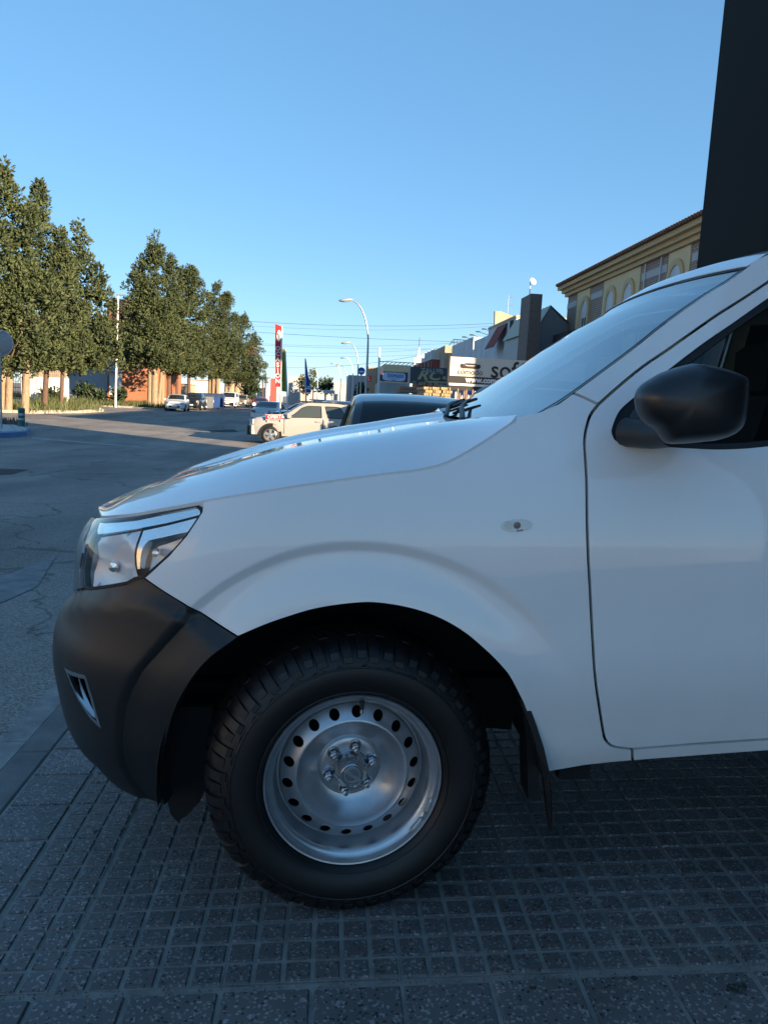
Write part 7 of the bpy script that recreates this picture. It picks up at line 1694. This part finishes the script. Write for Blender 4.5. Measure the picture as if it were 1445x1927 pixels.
three = dict(top=[(0, .62), (.05, .86), (.28, .98), (1.0, 1.07), (1.22, 1.11), (1.9, 1.52), (2.25, 1.655), (3.2, 1.665), (3.75, 1.58), (4.02, 1.12), (4.06, .6)], belt=[(0, .88), (1.1, 1.02), (3.9, 1.06), (4.06, 1.05)], plan=[(0, .66), (.1, .78), (.5, .87), (1.2, .90), (3.2, .90), (3.85, .86), (4.06, .74)], bot=[(0, .34), (.5, .28), (3.6, .28), (4.06, .4)], side=[(1.36, 1.98, 2.70, 2.74), (2.98, 2.86, 3.42, 3.72)], wind=(1.24, 1.95), rear=(4.01, 3.77), wheels=(.82, 3.26, .35), mirror=1.52, tumble=.26,
    bits=[('headlight', 'headlamp', .18, .64, .83, .26, .28, .17, -.5), ('grille', 'gloss_black', .02, 0, .80, .07, .8, .14), ('front_bumper', 'gloss_black', .03, .0, .50, .22, 1.40, .36), ('bumper_wing', 'white_bit', .24, .70, .52, .34, .20, .34, -.3), ('roof_rail', 'rubber', 2.75, .66, 1.655, 1.9, .05, .06), ('rail_foot', 'column', 2.35, .66, 1.70, .06, .06, .12), ('rail_foot', 'column', 3.15, .66, 1.70, .06, .06, .12), ('door_handle', 'white_bit', 2.62, .915, .93, .2, .04, .05), ('door_gap', 'rubber', 2.80, .903, .75, .012, .01, .55), ('door_gap', 'rubber', 1.33, .903, .70, .012, .01, .55)])
M['white_bit'] = paint('pearl white', (0.33, 0.325, 0.31))
def mpv_spec():
    s = dict(van); s['top'] = [(0, .55), (.06, .80), (.3, .92), (.9, 1.05), (1.1, 1.12), (2.1, 1.62), (2.6, 1.72), (4.0, 1.72), (4.45, 1.6), (4.65, 1.1), (4.7, .5)]; s['belt'] = [(0, .8), (1.0, 1.0), (4.7, 1.08)]; s['side'] = [(1.5, 2.05, 2.75, 2.78), (2.85, 2.82, 3.6, 3.62), (3.7, 3.68, 4.2, 4.3)]; s['wind'] = (1.12, 2.12); s['rear'] = (4.62, 4.47); s['tumble'] = .25; s['plan'] = [(0, .65), (.12, .78), (.6, .89), (1.3, .92), (4.2, .92), (4.7, .80)]; s['wheels'] = (.9, 3.75, .32)
    s['bits'] = [('headlight', 'headlamp', .2, .62, .80, .3, .26, .16, -.5), ('grille', 'gloss_black', .03, 0, .72, .06, .8, .1), ('tail_lamp', 'tail', 4.62, .76, 1.1, .1, .14, .5)]
    return s
def gz_at(x, y): return ground_z(x, y)
def park(spec, name, label, cat, px, Y, rz, pm, dx=0.0, **kw):
    p = at(px, 770, Y); return car(name, label, cat, spec, (p.x + dx, Y, gz_at(p.x + dx, Y)), rz, pm, **kw)
silver, white, dark = paint('silver', (0.42, 0.43, 0.44), .5), paint('bright white', (0.74, 0.75, 0.76)), paint('midnight blue', (0.012, 0.016, 0.026), .2)
lf_ = at(467, 800, 28.0).x
szk = car('white_suv', 'white three door off-road car side on behind the bonnet with a red OFERTA sign', 'car', three, (lf_ + 2.03, 28.0 + .9, gz_at(0, 28.9)), R(1.5), M['white_bit'], glass='car_glass')
mb = MB(); mb.box(-.9, 1.2, -.6, .6, .4, .95); mb.bbox(-.1, .12, -.55, -.1, .95, 1.45, .05); mb.bbox(-.1, .12, .1, .55, .95, 1.45, .05); mb.build('seats', M['seat'], szk)
# the price board on its bonnet
a, b = at(500, 789, 27.9), at(531, 780, 27.9)
of = empty('offer_sign', (a.x, 27.9, a.z)); tag(of, 'red board reading OFERTA standing on the bonnet of the white off-road car', 'sign')
tl_ = math.atan2(at(531, 780, 27.9).z - at(500, 784.5, 27.9).z, b.x - a.x)
mb = MB(); Ls = math.dist((a.x, a.z), (b.x, b.z)); mb.box(0, Ls, 0, .03, .0, .17); mb.xform(Matrix.Rotation(-R(3.5), 4, 'Y')); mb.build('board', M['sign_red'], of)
mb = MB(); mb.box(-.01, Ls + .01, -.004, .034, -.012, -.001); mb.box(-.01, Ls + .01, -.004, .034, .171, .182); mb.box(.05, .10, .031, .2, -.10, .0); mb.box(Ls - .10, Ls - .05, .031, .2, -.10, .0); mb.xform(Matrix.Rotation(-R(3.5), 4, 'Y')); mb.build('edge', M['sign_white'], of)
textobj('lettering', 'OFERTA', .17, M['sign_white'], of, Matrix.Rotation(-R(3.5), 4, 'Y') @ Matrix.Translation((Ls * .60, -.004, .085)) @ FACE, .002, 1.0, bold=.004)
park(mpv_spec(), 'silver_minivan', 'silver people carrier parked side on behind the white off-road car', 'car', 612, 33.5, R(2), silver)
park(suv, 'black_suv', 'black car with a long sloping windscreen behind the silver people carrier', 'car', 590, 39.5, R(0), dark, glass='opaque_glass')
park(hatch, 'dark_blue_car', 'dark car roof showing left of the blue flag pole', 'car', 568, 46, R(0), paint('navy', (0.015, 0.03, 0.10), .2))
park(sedan, 'silver_sedan', 'silver saloon seen from behind at the roadside left of the red banner', 'car', 512, 49.5, R(-90 - 12), silver)
park(hatch, 'red_car', 'red car with a lit headlight coming up the street', 'car', 490, 92, R(90), paint('red', (0.42, 0.02, 0.02)))
hl_ = at(485, 753, 92); mb = MB(); mb.lathe([(0, -.05), (.11, -.03), (.13, .03)], 14, 'y'); 
rc = [o for o in SC.objects if o.name == 'red_car'][0]
mb.xform(Matrix.Translation((-2.15, .55, .70)) @ Matrix.Rotation(R(-90), 4, 'Z')); mb.build('lit_headlight', mat('lit headlamp', (1, .8, .5), .3, emit=(1, .72, .38), estr=9), rc)
GP = 'vehicles parked along the left kerb'
park(hatch, 'white_hatchback', 'white hatchback facing the camera, first in the row under the trees', 'car', 334, 70, R(90 + 4), white, group=GP)
park(suv, 'dark_suv', 'dark off-road car right behind the white hatchback', 'car', 366, 77.5, R(90), dark, group=GP)
park(van, 'white_van', 'white panel van with black bumper beyond the containers', 'van', 432.5, 99, R(90), white, group=GP)
park(suv, 'beige_suv', 'pale beige off-road car behind the white van', 'car', 455, 110, R(90), paint('champagne', (0.42, 0.37, 0.29), .4), group=GP)
# dark hatchback parked right behind the bonnet; we look at its tail
pd = at(766, 760, 8.6)
dk = dict(hatch, mirror=None); dh = car('dark_hatchback', 'near black hatchback close behind the bonnet, roof and rear window visible', 'car', dk, (pd.x, 8.6 + 0.4, 0), R(-90), paint('blue black', (0.010, 0.013, 0.020), .3), glass='car_glass')
dh.location.z = at(760, 743, 8.6).z - 1.49
mb = MB()
for y in (-.38, .38): mb.bbox(.05, .20, y - .24, y + .24, .6, 1.15, .05); mb.bbox(.08, .18, y - .13, y + .13, 1.16, 1.36, .04)
mb.bbox(.9, 1.05, -.6, .6, .6, 1.05, .05); mb.box(-.8, 1.2, -.65, .65, .4, .62); mb.build('seats', M['seat'], dh)
# rubbish containers
def bin_(label, px, Y, m):
    p = at(px, 768, Y); r = empty('rubbish_container', (p.x, Y, gz_at(p.x, Y)), R(90)); tag(r, label, 'rubbish container', 'containers along the kerb')
    mb = MB(); mb.add([(-.8, -.55, .1), (.8, -.55, .1), (.8, .55, .1), (-.8, .55, .1), (-.9, -.62, 1.35), (.9, -.62, 1.35), (.9, .62, 1.35), (-.9, .62, 1.35)], [(0, 3, 2, 1), (4, 5, 6, 7), (0, 1, 5, 4), (1, 2, 6, 5), (2, 3, 7, 6), (3, 0, 4, 7)]); mb.build('body', m, r)
    mb = MB(); mb.prism([(-.66, 1.352), (.66, 1.352), (.62, 1.55), (.25, 1.72), (-.25, 1.72), (-.62, 1.55)], lambda a, b: (-.92, a, b), lambda a, b: (.92, a, b)); mb.build('lid', mat('container lid', (0.03, 0.045, 0.10), .5), r, True, 40)
    for x in (-.7, .7):
        mb = MB(); mb.lathe([(.1, -.04), (.1, .04)], 12, 'y', (x, -.5, .1)); mb.build('castor', M['rubber'], r)
    mb = MB(); mb.box(-.935, -.905, -.15, .15, .7, 1.0); mb.build('sticker', M['sign_white'], r)
cb1, cb2 = mat('container blue', (0.02, 0.06, 0.22), .5), mat('container grey', (0.17, 0.18, 0.19), .55)
bin_('grey rubbish container, first behind the dark off-road car', 389, 84.5, cb2); bin_('blue rubbish container, middle of the three', 402, 88.0, cb1); bin_('blue rubbish container, last before the white van', 411, 91.5, cb1)
